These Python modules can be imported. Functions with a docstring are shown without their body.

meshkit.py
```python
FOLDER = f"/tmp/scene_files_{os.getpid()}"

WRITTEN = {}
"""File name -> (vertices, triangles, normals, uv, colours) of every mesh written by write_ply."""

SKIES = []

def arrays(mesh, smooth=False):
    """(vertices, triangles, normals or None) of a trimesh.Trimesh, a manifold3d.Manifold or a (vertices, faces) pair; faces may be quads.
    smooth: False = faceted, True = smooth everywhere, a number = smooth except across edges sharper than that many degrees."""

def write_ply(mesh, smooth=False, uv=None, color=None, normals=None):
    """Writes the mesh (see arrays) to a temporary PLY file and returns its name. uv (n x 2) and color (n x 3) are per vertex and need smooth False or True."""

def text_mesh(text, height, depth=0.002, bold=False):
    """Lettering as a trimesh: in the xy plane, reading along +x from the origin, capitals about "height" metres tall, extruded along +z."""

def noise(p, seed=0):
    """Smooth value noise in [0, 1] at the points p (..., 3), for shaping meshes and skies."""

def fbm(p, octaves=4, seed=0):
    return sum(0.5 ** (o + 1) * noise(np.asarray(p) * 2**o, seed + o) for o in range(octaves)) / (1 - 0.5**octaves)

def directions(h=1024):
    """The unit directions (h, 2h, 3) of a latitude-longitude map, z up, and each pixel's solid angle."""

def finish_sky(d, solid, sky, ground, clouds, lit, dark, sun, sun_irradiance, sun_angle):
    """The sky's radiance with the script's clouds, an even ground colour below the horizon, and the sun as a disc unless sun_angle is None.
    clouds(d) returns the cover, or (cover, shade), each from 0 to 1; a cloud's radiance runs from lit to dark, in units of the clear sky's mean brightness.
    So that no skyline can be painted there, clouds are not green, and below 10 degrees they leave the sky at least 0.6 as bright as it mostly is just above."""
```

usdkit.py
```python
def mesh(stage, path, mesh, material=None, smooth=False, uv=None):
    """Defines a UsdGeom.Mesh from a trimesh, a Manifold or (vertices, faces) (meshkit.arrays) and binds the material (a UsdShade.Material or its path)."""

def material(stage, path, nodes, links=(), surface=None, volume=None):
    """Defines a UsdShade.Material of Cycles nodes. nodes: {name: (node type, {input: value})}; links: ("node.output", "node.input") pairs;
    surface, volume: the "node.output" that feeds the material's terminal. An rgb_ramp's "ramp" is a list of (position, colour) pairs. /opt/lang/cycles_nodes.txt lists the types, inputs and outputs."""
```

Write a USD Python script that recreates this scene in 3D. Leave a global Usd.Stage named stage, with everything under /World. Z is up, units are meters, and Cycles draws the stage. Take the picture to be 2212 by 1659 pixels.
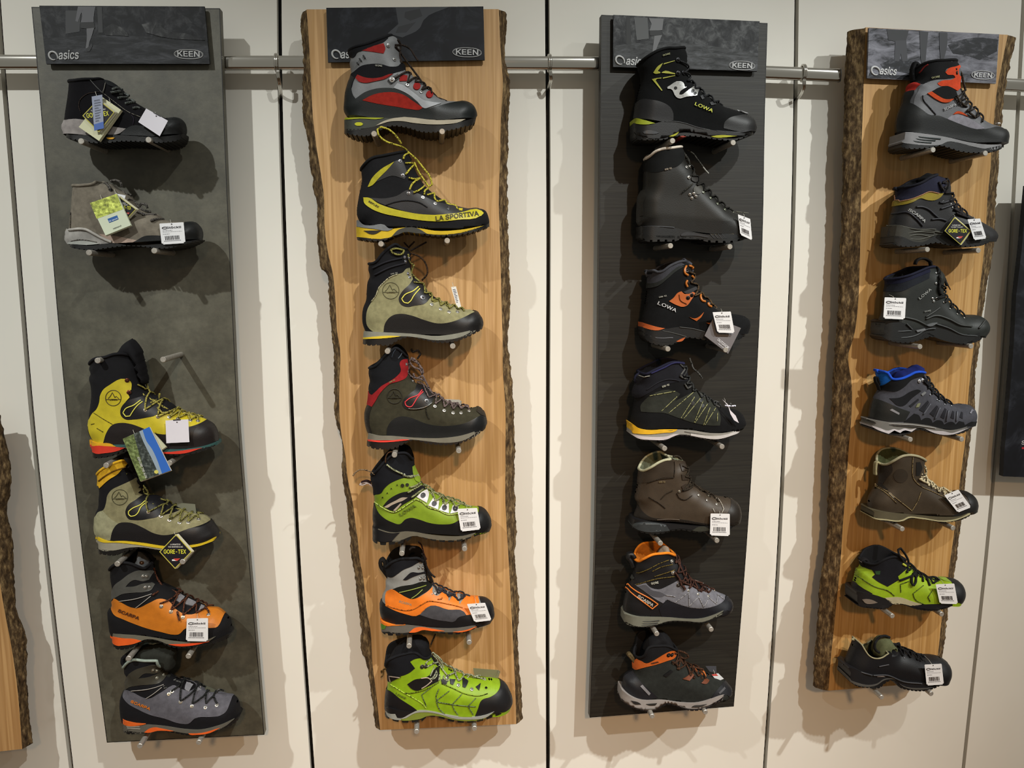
import math, random
import numpy as np, trimesh, usdkit, meshkit, shapely
from pxr import Usd, UsdGeom, UsdLux, UsdShade, Gf, Sdf
from scipy.spatial import Delaunay, cKDTree
from shapely.geometry import Polygon, Point, LineString, MultiPolygon

stage = Usd.Stage.CreateInMemory()
UsdGeom.SetStageUpAxis(stage, UsdGeom.Tokens.z)
UsdGeom.SetStageMetersPerUnit(stage, 1.0)
UsdGeom.Xform.Define(stage, '/World')
UsdGeom.Scope.Define(stage, '/World/Looks')
W, H = 2212, 1659

# ---------------- camera ----------------
F = 1647.9
CAM = np.array([-0.2733, -1.8427, 1.60])
YAW, PITCH, ROLL = -0.1014, -0.1321, 0.0071
def rot():
    ca, sa, cb, sb, cc, sc = math.cos(YAW), math.sin(YAW), math.cos(PITCH), math.sin(PITCH), math.cos(ROLL), math.sin(ROLL)
    y = np.array([[ca, -sa, 0], [sa, ca, 0], [0, 0, 1]]); p = np.array([[1, 0, 0], [0, cb, -sb], [0, sb, cb]]); r = np.array([[cc, 0, sc], [0, 1, 0], [-sc, 0, cc]])
    return y @ p @ r
R = rot()
cam = UsdGeom.Camera.Define(stage, '/World/camera')
cam.CreateHorizontalApertureAttr(36.0); cam.CreateVerticalApertureAttr(36.0 * H / W); cam.CreateFocalLengthAttr(36.0 * F / W)
cam.CreateClippingRangeAttr(Gf.Vec2f(0.05, 50)); cam.CreateExposureAttr(-0.15)
m = np.eye(4); m[0, :3] = R[:, 0]; m[1, :3] = R[:, 2]; m[2, :3] = -R[:, 1]; m[3, :3] = CAM
cam.AddTransformOp().Set(Gf.Matrix4d(*m.ravel().tolist()))

# ---------------- lights: halogen spots of the shop ceiling, soft room light ----------------
def lamp(name, pos, target, power, radius, color, cone, soft=.5):
    l = UsdLux.SphereLight.Define(stage, '/World/' + name)
    l.CreateRadiusAttr(radius); l.CreateIntensityAttr(power); l.CreateColorAttr(Gf.Vec3f(*color))
    sh = UsdLux.ShapingAPI.Apply(l.GetPrim()); sh.CreateShapingConeAngleAttr(cone); sh.CreateShapingConeSoftnessAttr(soft)
    d = np.array(target, float) - np.array(pos, float); d /= np.linalg.norm(d)
    x = np.cross([0, 1, 0.01], -d); x /= np.linalg.norm(x); yv = np.cross(-d, x)
    mm = np.eye(4); mm[0, :3] = x; mm[1, :3] = yv; mm[2, :3] = -d; mm[3, :3] = pos
    l.AddTransformOp().Set(Gf.Matrix4d(*mm.ravel().tolist()))
DOME = .085
FILL = (1.0, .97, .84)
KEY, WARM = (.97, 1.0, .97), (1.0, .58, .26)
lamp('spot_left', (-2.3, -2.9, 4.2), (-.95, 0, .95), 11500, .035, KEY, 19, 1.0)
lamp('spot_middle', (1.1, -2.9, 4.2), (-.1, 0, .95), 11500, .035, KEY, 19, 1.0)
lamp('spot_right', (2.9, -2.9, 4.2), (.8, 0, 1.05), 13500, .035, KEY, 18, 1.0)
lamp('spot_warm', (-.1, -4.6, 3.4), (.15, 0, .25), 420, .15, WARM, 19, 1.0)

dome = UsdLux.DomeLight.Define(stage, '/World/room_light'); dome.CreateIntensityAttr(DOME); dome.CreateColorAttr(Gf.Vec3f(*FILL))

# ---------------- small helpers ----------------
def px(x, y, Y):
    """photo pixel(s) -> point(s) on the plane at depth Y"""
    x, y, Y = np.broadcast_arrays(np.asarray(x, float), np.asarray(y, float), np.asarray(Y, float))
    d = np.stack([(x - W / 2) / F, np.ones_like(x), -(y - H / 2) / F], -1) @ R.T
    t = (Y - CAM[1]) / d[..., 1]
    return CAM + d * t[..., None]
def parse(s):
    return np.array([[float(v) for v in p.split(',')] for p in s.split()], float)
def lin(h):
    c = np.array([int(h[i:i + 2], 16) for i in (0, 2, 4)]) / 255.0
    return tuple(np.where(c <= .04045, c / 12.92, ((c + .055) / 1.055) ** 2.4))
USED = {}
def numbered(path):
    n = USED.get(path, -1) + 1; USED[path] = n
    return path if n == 0 else f'{path}_{n:03d}'
def tag(prim, label=None, cat=None, group=None, kind=None):
    for k, v in (('label', label), ('category', cat), ('group', group), ('kind', kind)):
        if v: prim.SetCustomDataByKey(k, v)
    return prim
def thing(name, label=None, cat=None, loc=(0, 0, 0), group=None, kind=None):
    x = UsdGeom.Xform.Define(stage, numbered('/World/' + name)); x.AddTranslateOp().Set(Gf.Vec3d(*map(float, loc)))
    p = x.GetPrim(); tag(p, label, cat, group, kind); ORIGIN[str(p.GetPath())] = np.array(loc, float)
    return str(p.GetPath())
ORIGIN = {}
def part(parent, name, mesh, mt, smooth=35, label=None, kind=None):
    if mesh is None: return None
    if isinstance(mesh, tuple): mesh = trimesh.Trimesh(np.asarray(mesh[0], float), np.asarray(mesh[1]), process=False)
    if len(mesh.faces) == 0: return None
    mesh = mesh.copy(); base = ORIGIN.get(parent)
    if base is None and parent.count('/') > 2: base = ORIGIN.get(parent.rsplit('/', 1)[0])
    if base is not None: mesh.apply_translation(-base)
    p = numbered(parent + '/' + name)
    m = usdkit.mesh(stage, p, mesh, mat(mt), smooth=smooth)
    tag(m.GetPrim(), label, kind=kind)
    return p

MATS = {}
def mat(spec):
    if spec in MATS: return MATS[spec]
    kind, col = spec.split(':'); c = lin(col); lum = c[0] * .3 + c[1] * .6 + c[2] * .1
    if kind in ('suede', 'leather', 'fabric', 'rubber'): c = tuple(v * min(1, .5 + 5 * lum) for v in c)
    N = {'p': ('principled_bsdf', {}), 'g': ('geometry', {})}; L = []
    P = N['p'][1]
    def noise(nm, scale, detail=3, rough=.55, stretch=None):
        N[nm] = ('noise_texture', {'scale': scale, 'detail': float(detail), 'roughness': rough})
        if stretch:
            N[nm + 'm'] = ('mapping', {'scale': stretch}); L.extend([('g.position', nm + 'm.vector'), (nm + 'm.vector', nm + '.vector')])
        else: L.append(('g.position', nm + '.vector'))
    def vary(nm, amt=.16, scale=60):
        noise(nm, scale)
        lo = tuple(v * (1 - amt) for v in c); hi = tuple(min(1, v * (1 + amt)) for v in c)
        N[nm + 'r'] = ('rgb_ramp', {'ramp': [(.3, lo), (.7, hi)]}); L.extend([(nm + '.fac', nm + 'r.fac'), (nm + 'r.color', 'p.base_color')])
    def bump(nm, scale, dist, strength=.5, detail=2, stretch=None):
        noise(nm, scale, detail, .5, stretch); N[nm + 'b'] = ('bump', {'strength': strength, 'distance': dist}); L.extend([(nm + '.fac', nm + 'b.height'), (nm + 'b.normal', 'p.normal')])
    if kind == 'suede': P.update(roughness=.95, specular_ior_level=.2, sheen_weight=.15, sheen_roughness=.5, sheen_tint=c); vary('v', .18, 90); bump('b', 1400, .0006)
    elif kind == 'leather': P.update(roughness=.52, specular_ior_level=.4); vary('v', .12, 50); bump('b', 700, .0005, .4)
    elif kind == 'fabric': P.update(roughness=.85, specular_ior_level=.25); vary('v', .15, 120); bump('b', 1500, .0007, .6)
    elif kind == 'rubber': P.update(roughness=.5, specular_ior_level=.4); vary('v', .12, 80); bump('b', 500, .0004, .35)
    elif kind == 'foam': P.update(roughness=.65, specular_ior_level=.35); vary('v', .08, 60); bump('b', 900, .0004, .3)
    elif kind == 'plastic': P.update(roughness=.35); vary('v', .06, 60)
    elif kind == 'paint': P.update(roughness=.6, base_color=c)
    elif kind == 'paper': P.update(roughness=.6, specular_ior_level=.3); vary('v', .03, 30)
    elif kind == 'metal': P.update(metallic=.85, roughness=.3); vary('v', .2, 150)
    elif kind == 'lace':
        P.update(roughness=.8, specular_ior_level=.2); noise('v', 330, 1)
        d = tuple(v * .12 for v in c); h = tuple(min(1, v * 1.15) for v in c)
        N['vr'] = ('rgb_ramp', {'ramp': [(.40, d), (.46, h)]}); L.extend([('v.fac', 'vr.fac'), ('vr.color', 'p.base_color')])
    elif kind == 'foliage':
        P.update(roughness=.6); noise('v', 160, 4)
        N['vr'] = ('rgb_ramp', {'ramp': [(.3, tuple(v * .3 for v in c)), (.5, c), (.68, tuple(min(1, v * 1.9 + .05) for v in c))]}); L.extend([('v.fac', 'vr.fac'), ('vr.color', 'p.base_color')])
    MATS[spec] = usdkit.material(stage, f'/World/Looks/{kind}_{col}', N, L, surface='p.BSDF')
    return MATS[spec]
def custom(spec, N, L, surface='p.BSDF'):
    MATS[spec] = usdkit.material(stage, '/World/Looks/' + spec.replace(':', '_'), N, L, surface=surface)

def spline(P, n=5, closed=False, corner=50):
    """Catmull-Rom through the points; turns sharper than corner degrees stay sharp"""
    P = np.asarray(P, float); k = len(P)
    if k < 3 and not closed: return np.concatenate([P[:1] + (P[1:] - P[:1]) * t for t in np.linspace(0, 1, n + 1)[:, None]]) if k == 2 else P
    prev, nxt = np.roll(P, 1, 0), np.roll(P, -1, 0)
    if not closed: prev[0] = P[0]; nxt[-1] = P[-1]
    a, b = P - prev, nxt - P
    la, lb = np.linalg.norm(a, axis=1) + 1e-12, np.linalg.norm(b, axis=1) + 1e-12
    cosang = (a * b).sum(1) / (la * lb); sharp = cosang < math.cos(math.radians(corner))
    T = (a / la[:, None] ** 1 * lb[:, None] + b / lb[:, None] * la[:, None]) / (la + lb)[:, None]
    T /= np.linalg.norm(T, axis=1, keepdims=True) + 1e-12
    out = []
    for i in range(k if closed else k - 1):
        j = (i + 1) % k; l = np.linalg.norm(P[j] - P[i])
        t0 = (P[j] - P[i]) if sharp[i] or (not closed and i == 0) else T[i] * l
        t1 = (P[j] - P[i]) if sharp[j] or (not closed and j == k - 1) else T[j] * l
        for t in np.arange(n) / n:
            out.append((2*t**3 - 3*t*t + 1) * P[i] + (t**3 - 2*t*t + t) * t0 + (3*t*t - 2*t**3) * P[j] + (t**3 - t*t) * t1)
    if not closed: out.append(P[-1])
    return np.array(out)
def dense(P, step, closed=False):
    P = np.asarray(P, float); Q = np.vstack([P, P[:1]]) if closed else P
    out = []
    for a, b in zip(Q[:-1], Q[1:]):
        n = max(1, int(math.ceil(np.linalg.norm(b - a) / step))); out.append(a + (b - a) * (np.arange(n) / n)[:, None])
    if not closed: out.append(Q[-1:])
    return np.vstack(out)
def tube(P, r, sides=6, caps=True, flat=None):
    P = np.asarray(P, float); keep = np.r_[True, np.linalg.norm(np.diff(P, axis=0), axis=1) > 1e-6]; P = P[keep]
    if len(P) < 2: return None
    T = np.gradient(P, axis=0); T /= np.linalg.norm(T, axis=1, keepdims=True) + 1e-12
    u = np.cross(T[0], [.31, .2, .93]); u /= np.linalg.norm(u); rings = []
    rr = np.broadcast_to(np.asarray(r, float), (len(P),))
    for p, t, q in zip(P, T, rr):
        u = u - t * (u @ t); u /= np.linalg.norm(u) + 1e-12; v = np.cross(t, u); a = np.arange(sides) / sides * 2 * math.pi
        rings.append(p + q * (np.cos(a)[:, None] * u + np.sin(a)[:, None] * v))
    V = np.vstack(rings + [P[:1], P[-1:]]); n, Fc = len(P), []
    i = np.arange(sides); j = (i + 1) % sides
    for k in range(n - 1):
        A, B = k * sides, (k + 1) * sides
        Fc += [np.stack([A + i, A + j, B + j], 1), np.stack([A + i, B + j, B + i], 1)]
    if caps: Fc += [np.stack([j, i, np.full(sides, n * sides)], 1), np.stack([(n-1)*sides + i, (n-1)*sides + j, np.full(sides, n * sides + 1)], 1)]
    return trimesh.Trimesh(V, np.vstack(Fc), process=False)
def cat(ms):
    ms = [m for m in ms if m is not None]
    return trimesh.util.concatenate(ms) if ms else None
def triangulate(poly, bstep, gstep, extra=None):
    """points and triangles of a shapely polygon with inner points; also the directed boundary edges"""
    rings = [np.asarray(r.coords)[:-1] for r in [poly.exterior, *poly.interiors]]
    B = np.vstack([dense(r, bstep, True) for r in rings])
    x0, y0, x1, y1 = poly.bounds
    gx, gy = np.meshgrid(np.arange(x0 + gstep * .5, x1, gstep), np.arange(y0 + gstep * .5, y1, gstep * .87)); gx[1::2] += gstep / 2
    G = np.stack([gx.ravel(), gy.ravel()], 1)
    if extra is not None: G = np.vstack([extra, G])
    if len(G):
        G = G[shapely.contains_xy(poly, G[:, 0], G[:, 1])]
    if len(G):
        G = G[cKDTree(B).query(G)[0] > bstep * .35]
    if len(G) > 1:
        bad = set()
        for a, b in cKDTree(G).query_pairs(gstep * .3): bad.add(max(a, b))
        if bad: G = np.delete(G, list(bad), 0)
    V = np.vstack([B, G]) if len(G) else B
    rng = np.random.default_rng(1); T = Delaunay(V + rng.normal(0, 1e-7, V.shape)).simplices
    c = V[T].mean(1); T = T[shapely.contains_xy(poly, c[:, 0], c[:, 1])]
    a = V[T]; area = (a[:, 1, 0] - a[:, 0, 0]) * (a[:, 2, 1] - a[:, 0, 1]) - (a[:, 1, 1] - a[:, 0, 1]) * (a[:, 2, 0] - a[:, 0, 0])
    T = T[np.abs(area) > 1e-10]; area = area[np.abs(area) > 1e-10]; T[area < 0] = T[area < 0][:, ::-1]
    E = np.vstack([T[:, [0, 1]], T[:, [1, 2]], T[:, [2, 0]]]); key = {}
    for e in E: key[(e[0], e[1])] = 1
    E = np.array([e for e in E if (e[1], e[0]) not in key]).reshape(-1, 2)
    return V, T, E
def polys(g):
    return [p for p in getattr(g, 'geoms', [g]) if isinstance(p, Polygon) and p.area > 2e-7]
def shp(P):
    g = Polygon(P)
    return g if g.is_valid else g.buffer(0)
TEXTS = {}
def text2d(t):
    if t not in TEXTS:
        m = meshkit.text_mesh(t, 1.0, .02, bold=True); TEXTS[t] = (np.array(m.vertices), np.array(m.faces))
    return TEXTS[t]

FACE = [-.075, -.085, -.075, -.085]     # front of each display board
CENTER = .060                            # shoe centre plane in front of the board
SHOES = []

class Shoe:
    def __init__(s, board, x0, y0, k, name, label, um, heel, collar, front, feather, cm, lm, lift_far=0, cr=.0032):
        s.o, s.k, s.Yc = (x0, y0), k, FACE[board] - CENTER; s.label = label; s.soles = []; s.lacing = {}
        s.cat = 'shoe' if name == 'low_shoe' else 'boot'
        h0 = spline(s.raw(heel), 4, corner=60); f0 = spline(s.raw(front), 4, corner=60)
        P = lambda q: px(q[:, 0], q[:, 1], s.Yc)[:, [0, 2]]
        heel, front = P(h0), P(f0); s.front = dense(front, .0015)
        s.u0 = heel[:, 0].min(); s.u1 = front[:, 0].max(); s.L = s.u1 - s.u0
        s.b0, s.b1 = heel[-1], front[-1]
        C, Nn = [], []
        for q, sign in ((dense(heel, .0012), 1), (dense(front, .0012), -1)):      # both run down: outward is left of the heel, right of the front
            t = np.gradient(q, axis=0); n = sign * np.stack([t[:, 1], -t[:, 0]], 1); C.append(q); Nn.append(n / (np.linalg.norm(n, axis=1, keepdims=True) + 1e-12))
        s.cp, s.cn = np.vstack(C), np.vstack(Nn); s.tree = cKDTree(s.cp); s.r = .040
        col, fea = s.near(s.raw(collar)), s.near(s.raw(feather))
        s.collar = spline(np.vstack([heel[:1], col, front[:1]]), 5, corner=80)
        s.feather = np.vstack([heel[-1:], fea, front[-1:]])
        out = np.vstack([heel, fea, front[::-1], s.collar[::-1][1:-1]]); s.region = shp(out)
        if isinstance(s.region, MultiPolygon): s.region = max(s.region.geoms, key=lambda g: g.area)
        lo = min(s.b0[1], s.b1[1], fea[:, 1].min())
        s.path = thing(name, label, s.cat, (float((s.u0 + s.u1) / 2), s.Yc, float(lo - .02)))
        s.body(um); s.collar_parts(cm, lm, cr)
        SHOES.append(s)
    def raw(s, a):
        q = parse(a) if isinstance(a, str) else np.asarray(a, float)
        return np.array(s.o) + q / s.k
    def f(s, d):
        t = np.clip(d / s.r, 0, 1); return np.sqrt(np.maximum(1 - (1 - t) ** 2, 0))
    def dist(s, P):
        d, i = s.tree.query(P); out = ((P - s.cp[i]) * s.cn[i]).sum(1) > 0
        return np.where(out, 0, d), i
    def width(s, P):
        q = np.clip((P[:, 0] - s.u0) / s.L, 0, 1)
        foot = np.interp(q, [0, .12, .3, .45, .68, .88, 1], [.033, .036, .036, .038, .046, .043, .038])
        base = s.b0[1] + (s.b1[1] - s.b0[1]) * q; t = np.clip((P[:, 1] - base - .06) / .07, 0, 1); t = t * t * (3 - 2 * t)
        w = foot * (1 - t) + .039 * t
        low = np.clip((P[:, 1] - base) / .03, 0, 1)
        return w * (.93 + .07 * low)
    def h(s, P):
        P = np.asarray(P, float).reshape(-1, 2); d, _ = s.dist(P); return s.width(P) * s.f(d)
    def normal(s, P):
        d, i = s.dist(P); e = P - s.cp[i]; e /= np.maximum(np.linalg.norm(e, axis=1, keepdims=True), 1e-9)
        e = np.where((d < 2e-4)[:, None], -s.cn[i], e); t = np.clip(d / s.r, .004, 1)
        g = s.width(P) / s.r * (1 - t) / np.sqrt(np.maximum(1 - (1 - t) ** 2, 1e-9))
        n = np.stack([-g * e[:, 0], -np.ones(len(P)), -g * e[:, 1]], 1)
        return n / np.linalg.norm(n, axis=1, keepdims=True)
    def near(s, q):
        Y = np.full(len(q), s.Yc)
        for _ in range(4):
            P = px(q[:, 0], q[:, 1], Y)[:, [0, 2]]; Y = s.Yc - s.h(P)
        return P
    def surf(s, P, off=0.0):
        P = np.asarray(P, float); n = s.normal(P); Y = s.Yc - s.h(P)
        return np.stack([P[:, 0], Y, P[:, 1]], 1) + n * off
    def ringpts(s):
        q = s.cp[::3]; n = s.cn[::3]
        return np.vstack([q - n * d for d in (.0007, .0022, .0048, .009)])
    def body(s, um):
        V, T, E = triangulate(s.region, .004, .006, s.ringpts())
        a = s.surf(V); b = a.copy(); b[:, 1] = 2 * s.Yc - b[:, 1]; n = len(V)
        edge = s.h(V) < 1e-4
        remap = np.where(edge, np.arange(n), np.arange(n) + n)
        T2 = remap[T[:, ::-1]]
        bl = LineString(s.feather)
        foot = np.array([e for e in E if bl.distance(Point(V[e].mean(0))) < .0015]).reshape(-1, 2)
        caps = np.vstack([np.stack([foot[:, 1], foot[:, 0], remap[foot[:, 0]]], 1), np.stack([foot[:, 1], remap[foot[:, 0]], remap[foot[:, 1]]], 1)]) if len(foot) else np.zeros((0, 3), int)
        caps = caps[[len(set(c)) == 3 for c in caps]] if len(caps) else caps
        m = trimesh.Trimesh(np.vstack([a, b]), np.vstack([T, T2, caps]), process=False); m.remove_unreferenced_vertices()
        part(s.path, 'upper', m, um, smooth=50)
        s.bodymesh = (V, T)
    def collar_parts(s, cm, lm, cr):
        c = dense(s.collar, .004); n = len(c); off = -s.normal(c) * 0
        hh = s.h(c); A = np.stack([c[:, 0], s.Yc - hh, c[:, 1]], 1); B = A[::-1].copy(); B[:, 1] = 2 * s.Yc - B[:, 1]
        loop = np.vstack([A, B[1:-1], A[:1]])
        part(s.path, 'collar', tube(loop, cr, 8), cm, smooth=True)
        V, T = s.bodymesh; line = LineString(s.collar)
        d = shapely.distance(shapely.points(V), line); k = T[(d[T] < .085).all(1)]
        hi = np.maximum(s.h(V) - .0035, 0); a = np.stack([V[:, 0], s.Yc - hi, V[:, 1]], 1)
        cc = V.mean(0); a[:, 0] += np.where(s.h(V) < .012, np.sign(cc[0] - V[:, 0]) * .0025, 0)
        b = a.copy(); b[:, 1] = 2 * s.Yc - b[:, 1]
        m = trimesh.Trimesh(np.vstack([a, b]), np.vstack([k[:, ::-1], k + len(V)]), process=False); m.remove_unreferenced_vertices()
        part(s.path, 'lining', m, lm, smooth=50)
    def panel(s, name, mt, pts, layer=1, mirror=True, sharp=55, closed_pts=None):
        P = closed_pts if closed_pts is not None else s.near(spline(s.raw(pts), 4, True, sharp))
        g = shp(P).intersection(s.region.buffer(.0006)); off = .0007 * layer + .0003; ms = []
        for p in polys(g):
            size = math.sqrt(p.area); big = size > .02
            V, T, E = triangulate(p, .0035 if big else .002, .006 if big else .003, s.ringpts() if big else None)
            for sg in ((1, -1) if mirror else (1,)):
                top, bot = s.surf(V, off), s.surf(V, -.0006)
                if sg < 0: top[:, 1] = 2 * s.Yc - top[:, 1]; bot[:, 1] = 2 * s.Yc - bot[:, 1]
                n = len(V); sk = np.vstack([np.stack([E[:, 1], E[:, 0], E[:, 0] + n], 1), np.stack([E[:, 1], E[:, 0] + n, E[:, 1] + n], 1)])
                Fc = np.vstack([T, sk])
                if sg < 0: Fc = Fc[:, ::-1]
                ms.append(trimesh.Trimesh(np.vstack([top, bot]), Fc, process=False))
        for mm_ in ms: part(s.path, name, mm_, mt, smooth=45)
    def disc(s, name, mt, cx, cy, rad, layer=1):
        a = np.arange(14) / 14 * 2 * math.pi
        s.panel(name, mt, np.stack([cx + rad * np.cos(a), cy + rad * np.sin(a)], 1), layer, mirror=False)
    def tongue(s, mt, pts, w=.024):
        P = px(*spline(s.raw(pts), 4, True, 60).T, s.Yc)[:, [0, 2]]; g = shp(P)
        for p in polys(g):
            V, T, E = triangulate(p, .004, .006); ext = p.exterior
            d = shapely.distance(shapely.points(V), ext); t = np.clip(d / .014, 0, 1); hh = w * np.sqrt(np.maximum(1 - (1 - t) ** 2, 0))
            hh = np.minimum(hh, np.maximum(s.h(V) * .86, np.where(shapely.contains_xy(s.region, V[:, 0], V[:, 1]), 0, .03)) + 1e-5)
            a = np.stack([V[:, 0], s.Yc - hh, V[:, 1]], 1); b = a.copy(); b[:, 1] = 2 * s.Yc - b[:, 1]
            part(s.path, 'tongue', trimesh.Trimesh(np.vstack([a, b]), np.vstack([T, T[:, ::-1] + len(V)]), process=False), mt, smooth=50)
    def spts(s, a, off, n=5):
        q = s.raw(a); Pn = s.near(spline(q, n)) if len(q) > 2 else s.near(np.linspace(q[0], q[-1], 8))
        return s.surf(Pn, off)
    def line(s, name, mt, a, r=.001, layer=1):
        p = s.spts(a, .0007 * layer + r * .35); part(s.path, name, tube(p, r, 5), mt, smooth=True)
    def lace(s, a, mt, r=.002):
        q = s.raw(a); Pn = s.near(spline(q, 6)); p = s.surf(Pn, r * 1.2 + .0022)
        inside = s.region.contains(Point(Pn[0])); d, i = s.dist(Pn)
        outd = np.where(d == 0, np.linalg.norm(Pn - s.cp[i], axis=1), 0)
        P2 = np.stack([Pn[:, 0], np.minimum(p[:, 1], s.Yc - r), Pn[:, 1]], 1)
        P2[:, 1] = np.where(outd > .002, s.Yc - r - np.minimum(outd * .3, .006), P2[:, 1])
        k = np.array([.25, .5, .25])
        if len(P2) > 4:
            for _ in range(2): P2[1:-1, 1] = np.convolve(P2[:, 1], k, 'valid')
        P2[:, [0, 2]] = px(*spline(q, 6).T, P2[:, 1])[:, [0, 2]]
        s.lacing.setdefault(mt, []).append(tube(P2, r, 6))
    def loop(s, name, mt, a, r=.003):
        q = spline(s.raw(a), 5); p = px(q[:, 0], q[:, 1], s.Yc - .002)
        part(s.path, name, cat([tube(p + [0, dy, 0], r, 6) for dy in (-.0035, 0, .0035)]), mt, smooth=True)
    def hooks(s, mt, pts, r=.0042):
        P = s.near(s.raw(pts)); N3 = s.normal(P); Q = s.surf(P, .0007)
        for q, n in zip(Q, N3):
            prof = np.array([(1.0, 0), (1.0, .25), (.82, .42), (.5, .4), (.42, .75), (.2, .95), (0, 1.0)]) * [r, r * .75]
            m = trimesh.creation.revolve(prof[::1], sections=12); m.apply_transform(trimesh.geometry.align_vectors([0, 0, 1], n)); m.apply_translation(q)
            part(s.path, 'lace_hook', m, mt, smooth=40)
    def cross(s, mt, pts, r=.0019):
        P = s.near(s.raw(pts)); tr = cKDTree(s.front); ms = []
        for i in range(len(P) - 1):
            mid = (P[i] + P[i + 1]) / 2; rp = s.front[tr.query(mid)[1]]
            half = []
            for A in (P[i], P[i + 1]):
                uv = A + (rp - A) * np.linspace(0, 1, 7)[:, None]; half.append(s.surf(uv, r + .0012 + .0012 * np.sin(np.linspace(0, math.pi, 7))[:, None]))
            for a, b in ((half[0], half[1]), (half[1], half[0])):
                far = b[::-1].copy(); far[:, 1] = 2 * s.Yc - far[:, 1]
                p = np.vstack([a[:-1], (a[-1:] + far[:1]) / 2, far[1:]]); ms.append(tube(p, r, 6))
        s.lacing.setdefault(mt, []).extend(ms)
    def text(s, t, name, mt, a, b, hpx):
        A, B = s.near(s.raw(parse(a + ' ' + b))); V, Fc = text2d(t); L = np.linalg.norm(B - A); ex = (B - A) / L; ey = np.array([-ex[1], ex[0]])
        sc = L / (V[:, 0].max() - V[:, 0].min()); hy = hpx / s.k * (s.Yc - CAM[1]) / F
        P = A + (V[:, :1] - V[:, 0].min()) * sc * ex + V[:, 1:2] * hy * ey
        top = s.surf(P, 0.0012); n = s.normal(P)
        part(s.path, name, trimesh.Trimesh(top + n * (V[:, 2:3] / .02 * .0011 + .0006), Fc, process=False), mt, smooth=False)
    def emblem(s, mt, cx, cy, rad):
        cx, cy = float(cx), float(cy); a = np.linspace(0, 2 * math.pi, 29)
        ring = np.stack([cx + rad * np.cos(a), cy + rad * np.sin(a)], 1); ms = []
        f = lambda q: ' '.join(f'{x:.1f},{y:.1f}' for x, y in q)
        for q in (f(ring), f(np.array([(-.68, .05), (-.5, -.1), (-.12, -.72), (.2, -.05), (.38, -.22), (.72, .1)]) * rad + [cx, cy]), f(np.array([(-.98, .2), (-.55, .18)]) * rad + [cx, cy]), f(np.array([(.6, .18), (.98, .2)]) * rad + [cx, cy])):
            ms.append(tube(s.spts(q, .0014, 3), .0007, 5))
        part(s.path, 'round_emblem', cat(ms), mt, smooth=True)
        s.text('LA SPORTIVA', 'emblem_lettering', mt, f'{cx - rad * .5},{cy + rad * .26}', f'{cx + rad * .55},{cy + rad * .26}', rad * .14)
    def sole(s, name, mt, pts, w=0.0): s.soles.append((name, mt, s.raw(pts), w, None))
    def outsole(s, mt, top, bot, pitch, depth):
        t, b = s.raw(top), dense(spline(s.raw(bot), 4, corner=90), 1.0); pitch /= s.k; depth /= s.k
        l = np.r_[0, np.cumsum(np.linalg.norm(np.diff(b, axis=0), axis=1))]; n = max(4, int(l[-1] / pitch)); q = [b[0]]
        for i in range(n):
            for fr, up in ((.0, 0), (.62, 0), (.66, 1), (.96, 1)):
                x = (i + fr) / n * l[-1]
                if x > 0: q.append([np.interp(x, l, b[:, 0]), np.interp(x, l, b[:, 1]) - depth * up])
        q.append(b[-1]); s.soles.append(('outsole', mt, (t, np.array(q)), 0.0, 'o'))
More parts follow.
